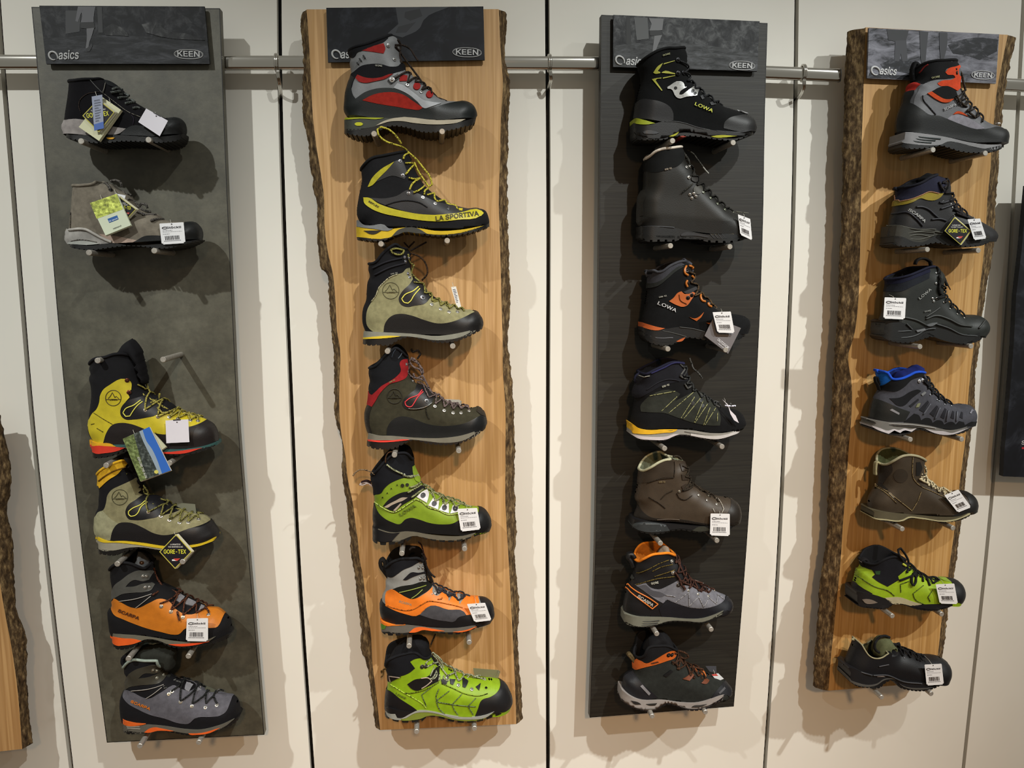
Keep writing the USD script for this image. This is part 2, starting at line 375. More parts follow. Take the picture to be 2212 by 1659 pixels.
    def finish(s):
        allp = np.vstack([np.vstack(p) if k == 'o' else p for _, _, p, _, k in s.soles])
        uv = px(allp[:, 0], allp[:, 1], s.Yc - .02); u0, u1 = uv[:, 0].min() - .0012, uv[:, 0].max() + .0012
        def hs(u, w):
            q = np.clip((u - s.u0) / s.L, 0, 1); foot = np.interp(q, [0, .12, .3, .45, .68, .88, 1], [.033, .036, .035, .037, .046, .043, .038]) * .965 + .0022
            d = np.minimum((u - u0) / .030, (u1 - u) / .050); t = np.clip(d, 0, 1)
            return np.maximum(foot * np.sqrt(np.maximum(1 - (1 - t) ** 2, 0)), .0005) + w
        def back(q, w):
            Y = np.full(len(q), s.Yc - .03)
            for _ in range(4): P = px(q[:, 0], q[:, 1], Y)[:, [0, 2]]; Y = s.Yc - hs(P[:, 0], w)
            return P
        for name, mt, q, w, kind in s.soles:
            if kind == 'o': P = np.vstack([back(spline(q[0], 4, corner=70), w), back(q[1], w)[::-1]])
            else: P = back(spline(q, 4, True, 45), w)
            ms = []
            for p in polys(shp(P)):
                V, T, E = triangulate(p, .003 if kind == 'o' else .0035, .008); n = len(V); hh = hs(V[:, 0], w)
                a = np.stack([V[:, 0], s.Yc - hh, V[:, 1]], 1); b = a.copy(); b[:, 1] = 2 * s.Yc - b[:, 1]
                sk = np.vstack([np.stack([E[:, 1], E[:, 0], E[:, 0] + n], 1), np.stack([E[:, 1], E[:, 0] + n, E[:, 1] + n], 1)])
                ms.append(trimesh.Trimesh(np.vstack([a, b]), np.vstack([T, T[:, ::-1] + n, sk]), process=False))
            part(s.path, name, cat(ms), mt, smooth=40)
        for mt, ms in s.lacing.items():
            part(s.path, 'laces', cat(ms), mt, smooth=True)
    # ---- tags: things of their own that hang on the shoe ----
    def plane(s, q, lift):
        P = s.near(q); return s.Yc - float(np.max(s.h(np.vstack([P, P.mean(0)[None]])))) - .0035 - lift
    def slab(s, path, name, mt, q, Y, thick=.0006, back_off=(0, 0)):
        f = px(q[:, 0], q[:, 1], Y); g = shp(f[:, [0, 2]]); ms = []
        for p in polys(g):
            V, T, E = triangulate(p, .02, .05); n = len(V); a = np.stack([V[:, 0], np.full(n, Y), V[:, 1]], 1); b = a + [back_off[0], thick, back_off[1]]
            sk = np.vstack([np.stack([E[:, 1], E[:, 0], E[:, 0] + n], 1), np.stack([E[:, 1], E[:, 0] + n, E[:, 1] + n], 1)])
            ms.append(trimesh.Trimesh(np.vstack([a, b]), np.vstack([T, T[:, ::-1] + n, sk]), process=False))
        return part(path, name, cat(ms), mt, smooth=False)
    def newtag(s, name, label, q, Y, cat_='tag', group=None):
        c = px(q[:, 0].mean(), q[:, 1].max(), Y); return thing(name, label, cat_, c, group)
    def string(s, path, p0, Y):
        P = s.near(np.array([[p0[0] - 3, p0[1] - 8]])); e = s.surf(P, .001)[0]; a = px(p0[0], p0[1] + 1.5, Y - .0003)
        part(path, 'string', tube(np.array([a, (a + e) / 2 + [0, -.002, .002], e]), .0005, 5), 'fabric:b8b4aa', smooth=True)
    def ptext(s, path, name, mt, t, A, B, hpx, Y):
        V, Fc = text2d(t); A, B = px(*A, Y)[[0, 2]], px(*B, Y)[[0, 2]]; L = np.linalg.norm(B - A); ex = (B - A) / L; ey = np.array([-ex[1], ex[0]])
        P = A + (V[:, :1] - V[:, 0].min()) * L / (V[:, 0].max() - V[:, 0].min()) * ex + V[:, 1:2] * hpx * (Y - CAM[1]) / F * ey
        return trimesh.Trimesh(np.stack([P[:, 0], Y - V[:, 2] * .006, P[:, 1]], 1), Fc, process=False)
    def price(s, corners, label, lift=.004, short=False):
        q = s.raw(corners); Y = s.plane(q, lift); path = s.newtag('price_tag', label, q, Y)
        B = lambda a, b: (q[0] * (1 - a) + q[1] * a) * (1 - b) + (q[3] * (1 - a) + q[2] * a) * b
        card = [B(a, b) for a, b in ((.03, .0), (.97, 0), (1, .02), (1, .93), (.97, .95), (.93, .955), (.93, 1), (.07, 1), (.07, .955), (.03, .95), (0, .93), (0, .02))]
        s.slab(path, 'card', 'paper:d6d6d8', np.array(card), Y)
        Yp = Y - .0003
        part(path, 'brand_lettering', s.ptext(path, '', '', 'Stöckli', B(.26, .265), B(.88, .262), np.linalg.norm(q[3] - q[0]) * .085, Yp), 'paint:1c1c24', smooth=False)
        a = np.linspace(.6, 5.6, 16); sw = [B(.2 + .11 * math.cos(t), .225 + .045 * math.sin(t)) for t in a]
        part(path, 'logo_swoosh', tube(np.array([px(*p, Yp) for p in sw]), .0007, 5), 'paint:1c1c24', smooth=True)
        def quads(L_):
            ms = []
            for a0, b0, a1, b1 in L_:
                c = np.array([px(*B(*t), Yp) for t in ((a0, b0), (a1, b0), (a1, b1), (a0, b1))]); d = c + [0, .0002, 0]
                ms.append(trimesh.Trimesh(np.vstack([c, d]), [[0, 2, 1], [0, 3, 2], [0, 1, 5], [0, 5, 4], [1, 2, 6], [1, 6, 5], [2, 3, 7], [2, 7, 6], [3, 0, 4], [3, 4, 7]], process=False))
            return cat(ms)
        rnd = random.Random(len(label) * 7 + int(q[0, 0])); rows = []
        for y, x1, hh in ((.34, .5, .022), (.41, .9, .014), (.50, .38, .022)):
            x = .1
            while x < x1: w = rnd.uniform(.03, .09); rows.append((x, y, min(x + w, x1), y + hh)); x += w + .02
        part(path, 'print', quads(rows), 'paint:77777c', smooth=False)
        bars, x = [], .17
        while x < .78: w = rnd.choice((.008, .012, .02, .026)); bars.append((x, .61, x + w, .8)); x += w + rnd.choice((.01, .014, .022))
        part(path, 'barcode', quads(bars), 'paint:25252a', smooth=False)
        part(path, 'barcode_digits', quads([(.12 + .055 * k, .83, .155 + .055 * k, .86) for k in range(13)]), 'paint:55555a', smooth=False)
        s.hole(path, B(.5, .06), Yp); s.string(path, B(.5, .05), Y)
    def hole(s, path, p, Y):
        a = np.linspace(0, 2 * math.pi, 9); c = px(*p, Y); part(path, 'hole', tube(c + np.stack([.0009 * np.cos(a), 0 * a, .0009 * np.sin(a)], 1), .0005, 5), 'paint:2a2a2c', smooth=True)
    def blank(s, corners, label, lift=.004):
        q = s.raw(corners); Y = s.plane(q, lift); path = s.newtag('blank_tag', label, q, Y)
        s.slab(path, 'card', 'paper:d2ced6', q, Y); B = lambda a, b: (q[0] * (1 - a) + q[1] * a) * (1 - b) + (q[3] * (1 - a) + q[2] * a) * b
        s.slab(path, 'notch', 'paint:2a2830', np.array([B(.32, -.02), B(.68, -.02), B(.66, .03), B(.34, .03)]), Y - .0002)
        s.hole(path, B(.5, .1), Y - .0003); s.string(path, B(.5, .1), Y)
    def paper(s, name, label, corners, col, lift=.004):
        q = s.raw(corners); Y = s.plane(q, lift); path = s.newtag(name, label, q, Y); s.slab(path, 'card', 'paper:' + col, q, Y, .0012); s.string(path, q[0], Y)
    def label_tag(s, corners, label, color='8f95a8', lift=.004, mid=False):
        q = s.raw(corners); Y = s.Yc - .016 if mid else s.plane(q, lift); path = s.newtag('label_tag', label, q, Y); s.slab(path, 'card', 'paper:' + color, q, Y, .0012)
        if len(q) == 4:
            B = lambda a, b: (q[0] * (1 - a) + q[1] * a) * (1 - b) + (q[3] * (1 - a) + q[2] * a) * b
            if color == '8f95a8': s.slab(path, 'blue_end', 'paper:4a66a8', np.array([B(0, .82), B(1, .8), B(1, 1), B(0, 1)]), Y - .0003)
            rn = random.Random(5)
            for k in range(9):
                b = .12 + .075 * k; s.slab(path, 'print', 'paint:585c6c', np.array([B(.2, b), B(rn.uniform(.5, .85), b), B(rn.uniform(.5, .85), b + .035), B(.2, b + .035)]), Y - .0003)
        s.string(path, q[0] + (q[1] - q[0]) * .5, Y)
    def backtag(s, corners, label, col):
        q = s.raw(corners); Y = s.Yc + .012; path = s.newtag('card_tag', label, q, Y); s.slab(path, 'card', 'paper:' + col, q, Y, .0012)
        c = px(*q.mean(0), Y); e = s.surf(s.near(q[2:3] + [[0, 6]]), 0)[0]; e[1] = s.Yc; part(path, 'string', tube(np.array([px(*q[2], Y), e]), .0006, 5), 'fabric:77756a', smooth=True)
    def booklet(s, name, label, corners, col, lift=.004, thick=.002, art=(), text=()):
        q = s.raw(corners); Y = s.plane(q, lift) if lift else s.Yc - .03; path = s.newtag(name, label, q, Y, 'tag'); s.slab(path, 'card', 'paper:' + col, q, Y, thick, (.0015, -.0018))
        for k, (n, c, m) in enumerate(art): s.slab(path, n, m, spline(s.raw(c), 3, True, 40) if len(c.split()) > 5 else s.raw(c), Y - .0003 - .0001 * k, .0003)
        for t, a, b, hh, m in text: part(path, 'lettering', s.ptext(path, '', '', t, s.raw(a)[0], s.raw(b)[0], hh / s.k, Y - .0009), m, smooth=False)
        s.string(path, q[0] * .55 + q[1] * .45, Y)
    def gore(s, l, t, r, b, label, lift=.004):
        q = s.raw(' '.join((t, r, b, l))); Y = s.plane(q, lift); path = s.newtag('membrane_tag', label, q, Y); c = q.mean(0)
        s.slab(path, 'leaflet', 'paper:b5b19a', c + (q - c) * 1.0, Y + .0004, .003, (.0048, .0))
        s.slab(path, 'border', 'paper:b8b04a', q, Y, .0004); s.slab(path, 'card', 'paper:16131a', c + (q - c) * .93, Y - .0002, .0003)
        T, Rr, Bb, Ll = q; w = Rr - Ll; up = T - Bb
        at = lambda a, b_: c + w * a + up * b_
        Yp = Y - .0006
        part(path, 'lettering', s.ptext(path, '', '', 'GORE-TEX', at(-.36, -.055), at(.33, -.055), np.linalg.norm(up) * .12, Yp), 'paint:d2d038', smooth=False)
        a1, a2 = ('LA GARANTIE DE', 'VOUS MAINTENIR AU SEC') if 'large' in label else ('GUARANTEED', 'TO KEEP YOU DRY')
        part(path, 'small_lettering', cat([s.ptext(path, '', '', a1, at(-.17, .19), at(.15, .19), np.linalg.norm(up) * .04, Yp), s.ptext(path, '', '', a2, at(-.23, .12), at(.23, .12), np.linalg.norm(up) * .04, Yp)]), 'paint:c8c6c0', smooth=False)
        s.slab(path, 'white_mark', 'paint:c8c8c8', np.array([at(-.1, -.27), at(.04, -.27), at(.08, -.22), at(-.1, -.22)]), Yp, .0002); s.slab(path, 'red_mark', 'paint:b83830', np.array([at(.0, -.25), at(.06, -.27), at(.16, -.19), at(-.06, -.2)]), Yp - .0002, .0002)
        s.string(path, T + [0, 3], Y)
def shoe(*a, **k): return Shoe(*a, **k)

# ---------------- materials of the setting ----------------
def wood(spec, light, dark, seed):
    custom(spec, {'g': ('geometry', {}), 'm1': ('mapping', {'scale': (1, 1, .035), 'location': (seed, 0, seed)}), 'n1': ('noise_texture', {'scale': 42.0, 'detail': 2.0, 'roughness': .5}),
        'm2': ('mapping', {'scale': (1, 1, .02), 'location': (seed * 2, 0, 1)}), 'n2': ('noise_texture', {'scale': 230.0, 'detail': 3.0}), 'n3': ('noise_texture', {'scale': 4.0, 'detail': 2.0}), 'm3': ('mapping', {'scale': (1.6, 1, .5), 'location': (seed, 0, 3)}),
        'r1': ('rgb_ramp', {'ramp': [(.32, lin(light)), (.5, lin(dark)), (.56, lin(light)), (.68, lin(dark))]}), 'r2': ('rgb_ramp', {'ramp': [(.35, (.72, .66, .6)), (.6, (1, 1, 1))]}), 'r3': ('rgb_ramp', {'ramp': [(.3, (.86, .8, .74)), (.7, (1.0, 1, 1))]}),
        'x': ('mix', {'mix_type': 'multiply', 'fac': .55}), 'x2': ('mix', {'mix_type': 'multiply', 'fac': .7}), 'b': ('bump', {'strength': .2, 'distance': .0006}), 'p': ('principled_bsdf', {'roughness': .48, 'specular_ior_level': .35})},
        [('g.position', 'm1.vector'), ('m1.vector', 'n1.vector'), ('g.position', 'm2.vector'), ('m2.vector', 'n2.vector'), ('g.position', 'm3.vector'), ('m3.vector', 'n3.vector'), ('n1.fac', 'r1.fac'), ('n2.fac', 'r2.fac'), ('n3.fac', 'r3.fac'),
         ('r1.color', 'x.color1'), ('r2.color', 'x.color2'), ('x.color', 'x2.color1'), ('r3.color', 'x2.color2'), ('x2.color', 'p.base_color'), ('n2.fac', 'b.height'), ('b.normal', 'p.normal')])
wood('wood:wide', 'c6a070', 'b08a58', 3.0); wood('wood:narrow', 'c8a068', 'b48a50', 7.0); wood('wood:left', 'c29a68', 'ab8252', 11.0)
custom('bark:brown', {'g': ('geometry', {}), 'm': ('mapping', {'scale': (1, 1, .35)}), 'n': ('noise_texture', {'scale': 130.0, 'detail': 6.0, 'roughness': .65}), 'r': ('rgb_ramp', {'ramp': [(.3, lin('241a10')), (.5, lin('54422c')), (.66, lin('8a7350'))]}),
    'b': ('bump', {'strength': .8, 'distance': .003}), 'p': ('principled_bsdf', {'roughness': .9, 'specular_ior_level': .2})},
    [('g.position', 'm.vector'), ('m.vector', 'n.vector'), ('n.fac', 'r.fac'), ('r.color', 'p.base_color'), ('n.fac', 'b.height'), ('b.normal', 'p.normal')])
custom('stone:grey', {'g': ('geometry', {}), 'n': ('noise_texture', {'scale': 7.0, 'detail': 6.0, 'roughness': .6}), 'n2': ('noise_texture', {'scale': 45.0, 'detail': 5.0, 'roughness': .65}), 'm': ('mapping', {'scale': (1, 1, 1.6), 'rotation': (0, .5, 0)}), 'n3': ('noise_texture', {'scale': 16.0, 'detail': 2.0, 'distortion': 1.5}),
    'r': ('rgb_ramp', {'ramp': [(.3, lin('3c3a30')), (.5, lin('4c493d')), (.7, lin('5c594c'))]}), 'r2': ('rgb_ramp', {'ramp': [(.35, (.72, .72, .72)), (.62, (1.1, 1.1, 1.1))]}), 'r3': ('rgb_ramp', {'ramp': [(.485, (1, 1, 1)), (.5, (.72, .72, .7)), (.515, (1, 1, 1))]}),
    'x': ('mix', {'mix_type': 'multiply', 'fac': .8}), 'x2': ('mix', {'mix_type': 'multiply', 'fac': .35}), 'b': ('bump', {'strength': .25, 'distance': .001}), 'p': ('principled_bsdf', {'roughness': .5, 'specular_ior_level': .6})},
    [('g.position', 'n.vector'), ('g.position', 'n2.vector'), ('g.position', 'm.vector'), ('m.vector', 'n3.vector'), ('n.fac', 'r.fac'), ('n2.fac', 'r2.fac'), ('n3.fac', 'r3.fac'), ('r.color', 'x.color1'), ('r2.color', 'x.color2'), ('x.color', 'x2.color1'), ('r3.color', 'x2.color2'), ('x2.color', 'p.base_color'), ('n2.fac', 'b.height'), ('b.normal', 'p.normal')])
custom('laminate:charcoal', {'g': ('geometry', {}), 'm': ('mapping', {'scale': (.03, 1, 1)}), 'n': ('noise_texture', {'scale': 260.0, 'detail': 3.0}), 'r': ('rgb_ramp', {'ramp': [(.35, lin('1d1b18')), (.65, lin('26241f'))]}), 'b': ('bump', {'strength': .25, 'distance': .0006}), 'p': ('principled_bsdf', {'roughness': .5, 'specular_ior_level': .4})},
    [('g.position', 'm.vector'), ('m.vector', 'n.vector'), ('n.fac', 'r.fac'), ('r.color', 'p.base_color'), ('n.fac', 'b.height'), ('b.normal', 'p.normal')])
custom('laminate:cream', {'g': ('geometry', {}), 'n': ('noise_texture', {'scale': 3.0, 'detail': 3.0}), 'r': ('rgb_ramp', {'ramp': [(.3, lin('d8d4ca')), (.7, lin('ddd9d0'))]}), 'n2': ('noise_texture', {'scale': 700.0, 'detail': 1.0}), 'b': ('bump', {'strength': .12, 'distance': .0004}), 'p': ('principled_bsdf', {'roughness': .42, 'specular_ior_level': .35})},
    [('g.position', 'n.vector'), ('g.position', 'n2.vector'), ('n.fac', 'r.fac'), ('r.color', 'p.base_color'), ('n2.fac', 'b.height'), ('b.normal', 'p.normal')])
custom('chrome:rail', {'p': ('principled_bsdf', {'metallic': 1.0, 'roughness': .12, 'base_color': (.62, .6, .56)})}, [])
custom('steel:peg', {'g': ('geometry', {}), 'n': ('noise_texture', {'scale': 300.0}), 'r': ('rgb_ramp', {'ramp': [(.3, (.36, .33, .29)), (.7, (.5, .47, .42))]}), 'p': ('principled_bsdf', {'metallic': .55, 'roughness': .38})}, [('g.position', 'n.vector'), ('n.fac', 'r.fac'), ('r.color', 'p.base_color')])
custom('floor:oak', {'g': ('geometry', {}), 'n': ('noise_texture', {'scale': 6.0, 'detail': 4.0}), 'r': ('rgb_ramp', {'ramp': [(.3, lin('6b4a2e')), (.7, lin('8a6440'))]}), 'p': ('principled_bsdf', {'roughness': .4})}, [('g.position', 'n.vector'), ('n.fac', 'r.fac'), ('r.color', 'p.base_color')])
def photo_print(spec, scale, lo, mid, hi, st, seed):
    custom(spec, {'g': ('geometry', {}), 'm': ('mapping', {'scale': st, 'location': (seed, 0, 0)}), 'n': ('noise_texture', {'scale': scale, 'detail': 7.0, 'roughness': .68, 'distortion': .6}), 'r': ('rgb_ramp', {'ramp': [(.36, lin(lo)), (.5, lin(mid)), (.68, lin(hi))]}), 'p': ('principled_bsdf', {'roughness': .55, 'specular_ior_level': .25})},
        [('g.position', 'm.vector'), ('m.vector', 'n.vector'), ('n.fac', 'r.fac'), ('r.color', 'p.base_color')])
photo_print('print:forest', 38.0, '0c0d10', '191a1e', '3c3d40', (1, 1, 1), 1.0); photo_print('print:ground', 60.0, '141518', '26272a', '424348', (.35, 1, 1.4), 2.0); photo_print('print:forest_pale', 40.0, '17171a', '2e2f31', '5c5d5e', (1, 1, 1), 5.0); photo_print('print:ground_pale', 70.0, '1e1f21', '3a3b3c', '55565a', (.4, 1, 1.4), 6.0)
photo_print('print:night', 14.0, '0b0b10', '101117', '2a2c33', (1, 1, 1), 9.0); photo_print('print:rocks', 30.0, '1c1d22', '6b6b74', '8c8c96', (.6, 1, 1.7), 4.0); photo_print('print:boulders', 40.0, '121317', '22242a', '6a6a72', (.7, 1, 1.5), 8.0)

# ---------------- the setting: panelled wall, floor ----------------
def col(pts, Y, z0=None, z1=None):
    """a seam or an edge traced in the photo, as x over z, carried on straight to z0 and z1"""
    P = px(*spline(np.array(pts, float), 5).T, Y)[:, [0, 2]]; P = P[np.argsort(-P[:, 1])]
    if z1 is not None and P[0, 1] < z1: k = P[0] - P[2]; P = np.vstack([P[0] + k * (z1 - P[0, 1]) / k[1], P])
    if z0 is not None and P[-1, 1] > z0: k = P[-1] - P[-3]; P = np.vstack([P, P[-1] + k * (z0 - P[-1, 1]) / k[1]])
    return P
seams = [[(-4, 0), (3, 100), (29, 420), (52, 700), (66, 870), (98, 1180), (154, 1659)], [(603, 0), (605, 200), (613, 480), (628, 850), (645, 1220), (675, 1659)], [(1182, 0), (1185, 480), (1184, 850), (1183, 1220), (1184, 1659)],
         [(1721, 0), (1718, 240), (1713, 480), (1698, 850), (1681, 1220), (1652, 1659)], [(2208, 60), (2199, 235), (2173, 700), (2140, 1100), (2081, 1659)]]
ZT, ZB = 3.1, 0.0
SE = [col(q, 0, ZB, ZT) for q in seams]
zs = np.linspace(ZT, ZB, 60)
SX = [np.interp(zs, q[::-1, 1], q[::-1, 0]) for q in SE]
SX = [SX[0] - .62] + SX + [SX[-1] + .62]
wall = thing('wall_back', 'cream laminate panelled shop wall with black slotted seams', None, (0, 0, 0), kind='structure')
def prism(poly2, y0, y1):
    """a polygon in x, z made solid between the depths y0 (front) and y1"""
    ms = []
    for p in polys(shp(poly2)):
        V, T, E = triangulate(p, .05, .2); n = len(V); a = np.stack([V[:, 0], np.full(n, y0), V[:, 1]], 1); b = np.stack([V[:, 0], np.full(n, y1), V[:, 1]], 1)
        sk = np.vstack([np.stack([E[:, 1], E[:, 0], E[:, 0] + n], 1), np.stack([E[:, 1], E[:, 0] + n, E[:, 1] + n], 1)])
        ms.append(trimesh.Trimesh(np.vstack([a, b]), np.vstack([T, T[:, ::-1] + n, sk]), process=False))
    return cat(ms)
G = .0052
for i in range(len(SX) - 1):
    part(wall, 'wall_panel', prism(np.vstack([np.stack([SX[i] + G, zs], 1), np.stack([SX[i + 1] - G, zs], 1)[::-1]]), 0.0, .018), 'laminate:cream', smooth=False)
for i in range(1, 6):
    part(wall, 'slotted_upright', prism(np.vstack([np.stack([SX[i] - .02, zs], 1), np.stack([SX[i] + .02, zs], 1)[::-1]]), .024, .04), 'rubber:0c0b0c', smooth=False)
    slots = [trimesh.creation.box((.0024, .002, .012), trimesh.transformations.translation_matrix((np.interp(z, zs[::-1], SX[i][::-1]), .0235, z))) for z in np.arange(.3, 2.6, .05)]
    part(wall, 'slots', cat(slots), 'metal:3c3a36', smooth=False, kind='stuff')
part(wall, 'backing', trimesh.creation.box((6, .02, 3.2), trimesh.transformations.translation_matrix((0, .055, 1.55))), 'rubber:0c0b0c', smooth=False)
fl = thing('floor', 'brown oak shop floor', None, kind='structure')
part(fl, 'boards', trimesh.creation.box((6, 4, .04), trimesh.transformations.translation_matrix((0, -1.9, -.02))), 'floor:oak', smooth=False)

# ---------------- chrome rails and their brackets ----------------
def rail(x0, y0, x1, y1, label):
    Y = -.040; a, b = px(x0, y0, Y), px(x1, y1, Y); t = thing('chrome_rail', label, 'rail', a, 'chrome hanging rails')
    n = 28; an = np.arange(n) / n * 2 * math.pi; sec = np.stack([0 * an, .0085 * np.sign(np.cos(an)) * np.abs(np.cos(an)) ** .6, .0148 * np.sign(np.sin(an)) * np.abs(np.sin(an)) ** .85], 1)
    ax = (b - a) / np.linalg.norm(b - a)
    def ext(p, q, s=1.0):
        V = np.vstack([p + sec * s, q + sec * s, [p], [q]]); i = np.arange(n); j = (i + 1) % n
        return trimesh.Trimesh(V, np.vstack([np.stack([i, j, j + n], 1), np.stack([i, j + n, i + n], 1), np.stack([j, i, np.full(n, 2 * n)], 1), np.stack([i + n, j + n, np.full(n, 2 * n + 1)], 1)]), process=False)
    part(t, 'tube', ext(a, b), 'chrome:rail', smooth=50)
    for p, sg in ((a, -1), (b, 1)): part(t, 'end_cap', ext(p, p + ax * sg * .0022, 1.04) if sg > 0 else ext(p + ax * sg * .0022, p, 1.04), 'plastic:3a3836', smooth=40)
rail(-220, 134, 330, 135, 'chrome oval rail coming in from the left edge behind the mottled grey board')
rail(486, 136, 800, 136, 'chrome oval rail between the mottled grey board and the wide timber board')
rail(960, 136, 1292, 137, 'chrome oval rail ending left of the charcoal board')
rail(1480, 150, 1812, 163, 'chrome oval rail ending left of the narrow timber board')
rail(2060, 177, 2420, 196, 'chrome oval rail right of the narrow timber board')
def bracket(ring, arm, label):
    Y = -.040; c = px(*ring, Y); t = thing('rail_bracket', label, 'bracket', c, 'rail brackets')
    a = np.linspace(0, 2 * math.pi, 25); part(t, 'ring', cat([tube(c + np.stack([0 * a + dx, .0118 * np.cos(a), .0185 * np.sin(a)], 1), .0024, 8) for dx in (-.002, .002)]), 'chrome:rail', smooth=True)
    P = np.array([px(arm[0][0], arm[0][1], -.050), px(arm[1][0], arm[1][1], -.046), px(arm[2][0], arm[2][1], -.02), px(arm[3][0], arm[3][1], .012)])
    part(t, 'arm', cat([tube(spline(P, 6) + [dx, 0, 0], .0026, 8) for dx in (-.0018, .0018)]), 'chrome:rail', smooth=True)
bracket((598, 136), [(599, 152), (602, 170), (606, 196), (607, 212)], 'chrome bracket ring holding the rail left of the wide timber board')
bracket((1187, 137), [(1188, 152), (1190, 166), (1187, 184), (1184, 196)], 'chrome bracket ring holding the rail left of the charcoal board')
bracket((1735, 158), [(1737, 172), (1737, 186), (1728, 206), (1718, 216)], 'chrome bracket ring holding the rail left of the narrow timber board')

# ---------------- display boards with their pegs ----------------
def pegs(path, tips, Yf):
    for x, y in tips:
        a = px(x, y, Yf - .116); prof = np.array([(.0001, 0), (.0052, 0), (.0060, .0008), (.0060, .1155), (.0001, .1155)])
        m = trimesh.creation.revolve(prof, sections=16); m.apply_transform(trimesh.geometry.align_vectors([0, 0, 1], [0, 1, 0])); m.apply_translation(a); part(path, 'peg', m, 'steel:peg', smooth=40)
def flat_board(label, left, right, top, bottom, Yf, th, mt, tips):
    P = np.vstack([spline(np.array(left, float), 5), np.array(bottom, float).reshape(-1, 2), spline(np.array(right, float), 5)[::-1], np.array(top, float).reshape(-1, 2)])
    Q = px(P[:, 0], P[:, 1], Yf)[:, [0, 2]]; c = [Q[:, 0].mean(), Yf, Q[:, 1].min()]
    t = thing('display_board', label, 'display board', c)
    part(t, 'panel', prism(Q, Yf, Yf + th), mt, smooth=False)
    e = shp(Q); rim = e.difference(e.buffer(-.0015))
    for p in polys(rim):
        V, T, E = triangulate(p, .05, .2); part(t, 'edge_trim', trimesh.Trimesh(np.stack([V[:, 0], np.full(len(V), Yf - .0003), V[:, 1]], 1), T, process=False), 'rubber:1b1916', smooth=False)
    pegs(t, tips, Yf)
    return t
flat_board('mottled grey stone look display board carrying six boots', [(68, 15), (82, 165), (103, 420), (126, 700), (142, 870), (176, 1180), (231, 1604)], [(475, 18), (484, 250), (491, 420), (504, 700), (512, 870), (537, 1190), (571, 1587)], [], [], FACE[0], .021, 'stone:grey',
    [(175, 305), (320.7, 302), (192, 545.7), (333, 541.7), (210.5, 779), (352, 777), (229, 1005.7), (365.7, 1000.7), (253, 1218.6), (394, 1214), (277.5, 1423), (406.7, 1418), (302, 1612), (429.3, 1604)])
flat_board('charcoal brushed display board carrying seven boots', [(1299, 32), (1297, 250), (1295, 480), (1291, 850), (1286, 1180), (1274, 1550)], [(1658, 50), (1652, 250), (1648, 480), (1633, 850), (1612, 1190), (1585, 1526)], [], [], FACE[2], .021, 'laminate:charcoal',
    [(1453, 304), (1584, 308), (1448.6, 531), (1577, 533), (1443, 754), (1568, 756), (1436, 969), (1560, 965), (1427, 1174), (1549, 1168), (1419, 1369.5), (1536.5, 1360), (1409, 1547.5), (1524, 1539)])
def live_board(label, face_l, face_r, out_l, out_r, Yf, mt, tips, seed, top=(), bottom=()):
    Yb = -.052; fl_, fr_ = spline(np.array(face_l, float), 5), spline(np.array(face_r, float), 5)
    P = np.vstack([fl_, np.array(bottom, float).reshape(-1, 2), fr_[::-1], np.array(top, float).reshape(-1, 2)]); Q = px(P[:, 0], P[:, 1], Yf)[:, [0, 2]]
    t = thing('timber_board', label, 'display board', [Q[:, 0].mean(), Yf, Q[:, 1].min()])
    part(t, 'panel', prism(Q, Yf, Yb), mt, smooth=False)
    for side, fc, ot in ((-1, fl_, out_l), (1, fr_, out_r)):
        A = px(*fc.T, Yf); O = px(*spline(np.array(ot, float), 5).T, (Yf + Yb) / 2)
        z = np.arange(min(A[-1, 2], A[0, 2]), max(A[0, 2], A[-1, 2]), .0028); az, oz = A[np.argsort(A[:, 2])], O[np.argsort(O[:, 2])]
        ax, ox = np.interp(z, az[:, 2], az[:, 0]), np.interp(z, oz[:, 2], oz[:, 0]); n = 12; s_ = np.linspace(0, 1, n)
        X = ax[:, None] + (ox - ax)[:, None] * np.sin(s_ * 2.3)[None] / 1.0 if False else ax[:, None] + (ox - ax)[:, None] * np.minimum(1, 1.08 * np.sin(np.minimum(s_ * 1.9, 2.2)))[None]
        Yy = Yf + (Yb - Yf) * s_[None] ** 1.1 + 0 * X; Zz = z[:, None] + 0 * X
        V = np.stack([X, Yy, Zz], -1); d = (meshkit.fbm(V * [160, 160, 60] + seed, 4, seed) - .5) * .011 * np.sin(np.clip(s_ * 1.15, 0, 1) * math.pi * .5)[None]
        V[..., 0] += side * d; V[..., 1] -= d * .5
        V[:, -1, 0] = ax - side * .004
        V = V.reshape(-1, 3); i, j = np.meshgrid(np.arange(len(z) - 1), np.arange(n - 1), indexing='ij'); a = (i * n + j).ravel()
        Fc = np.vstack([np.stack([a, a + 1, a + n + 1], 1), np.stack([a, a + n + 1, a + n], 1)])
        # end caps close the bark at the top and the bottom
        cap = [np.array([[k, k + 1, 0] for k in range(1, n - 1)]), np.array([[k + 1, k, 0] for k in range(1, n - 1)]) + (len(z) - 1) * n]
        Fc = np.vstack([Fc] + cap)
        if side < 0: Fc = Fc[:, ::-1]
        part(t, 'bark', trimesh.Trimesh(V, Fc, process=False), 'bark:brown', smooth=60)
    pegs(t, tips, Yf)
    return t
c2 = lambda y0, s: (lambda q: [(600 + x / 3.456, y0 + y / 3.456) for x, y in q])
a, b, c, d = c2(0, 1), c2(300, 1), c2(740, 1), c2(1180, 1)
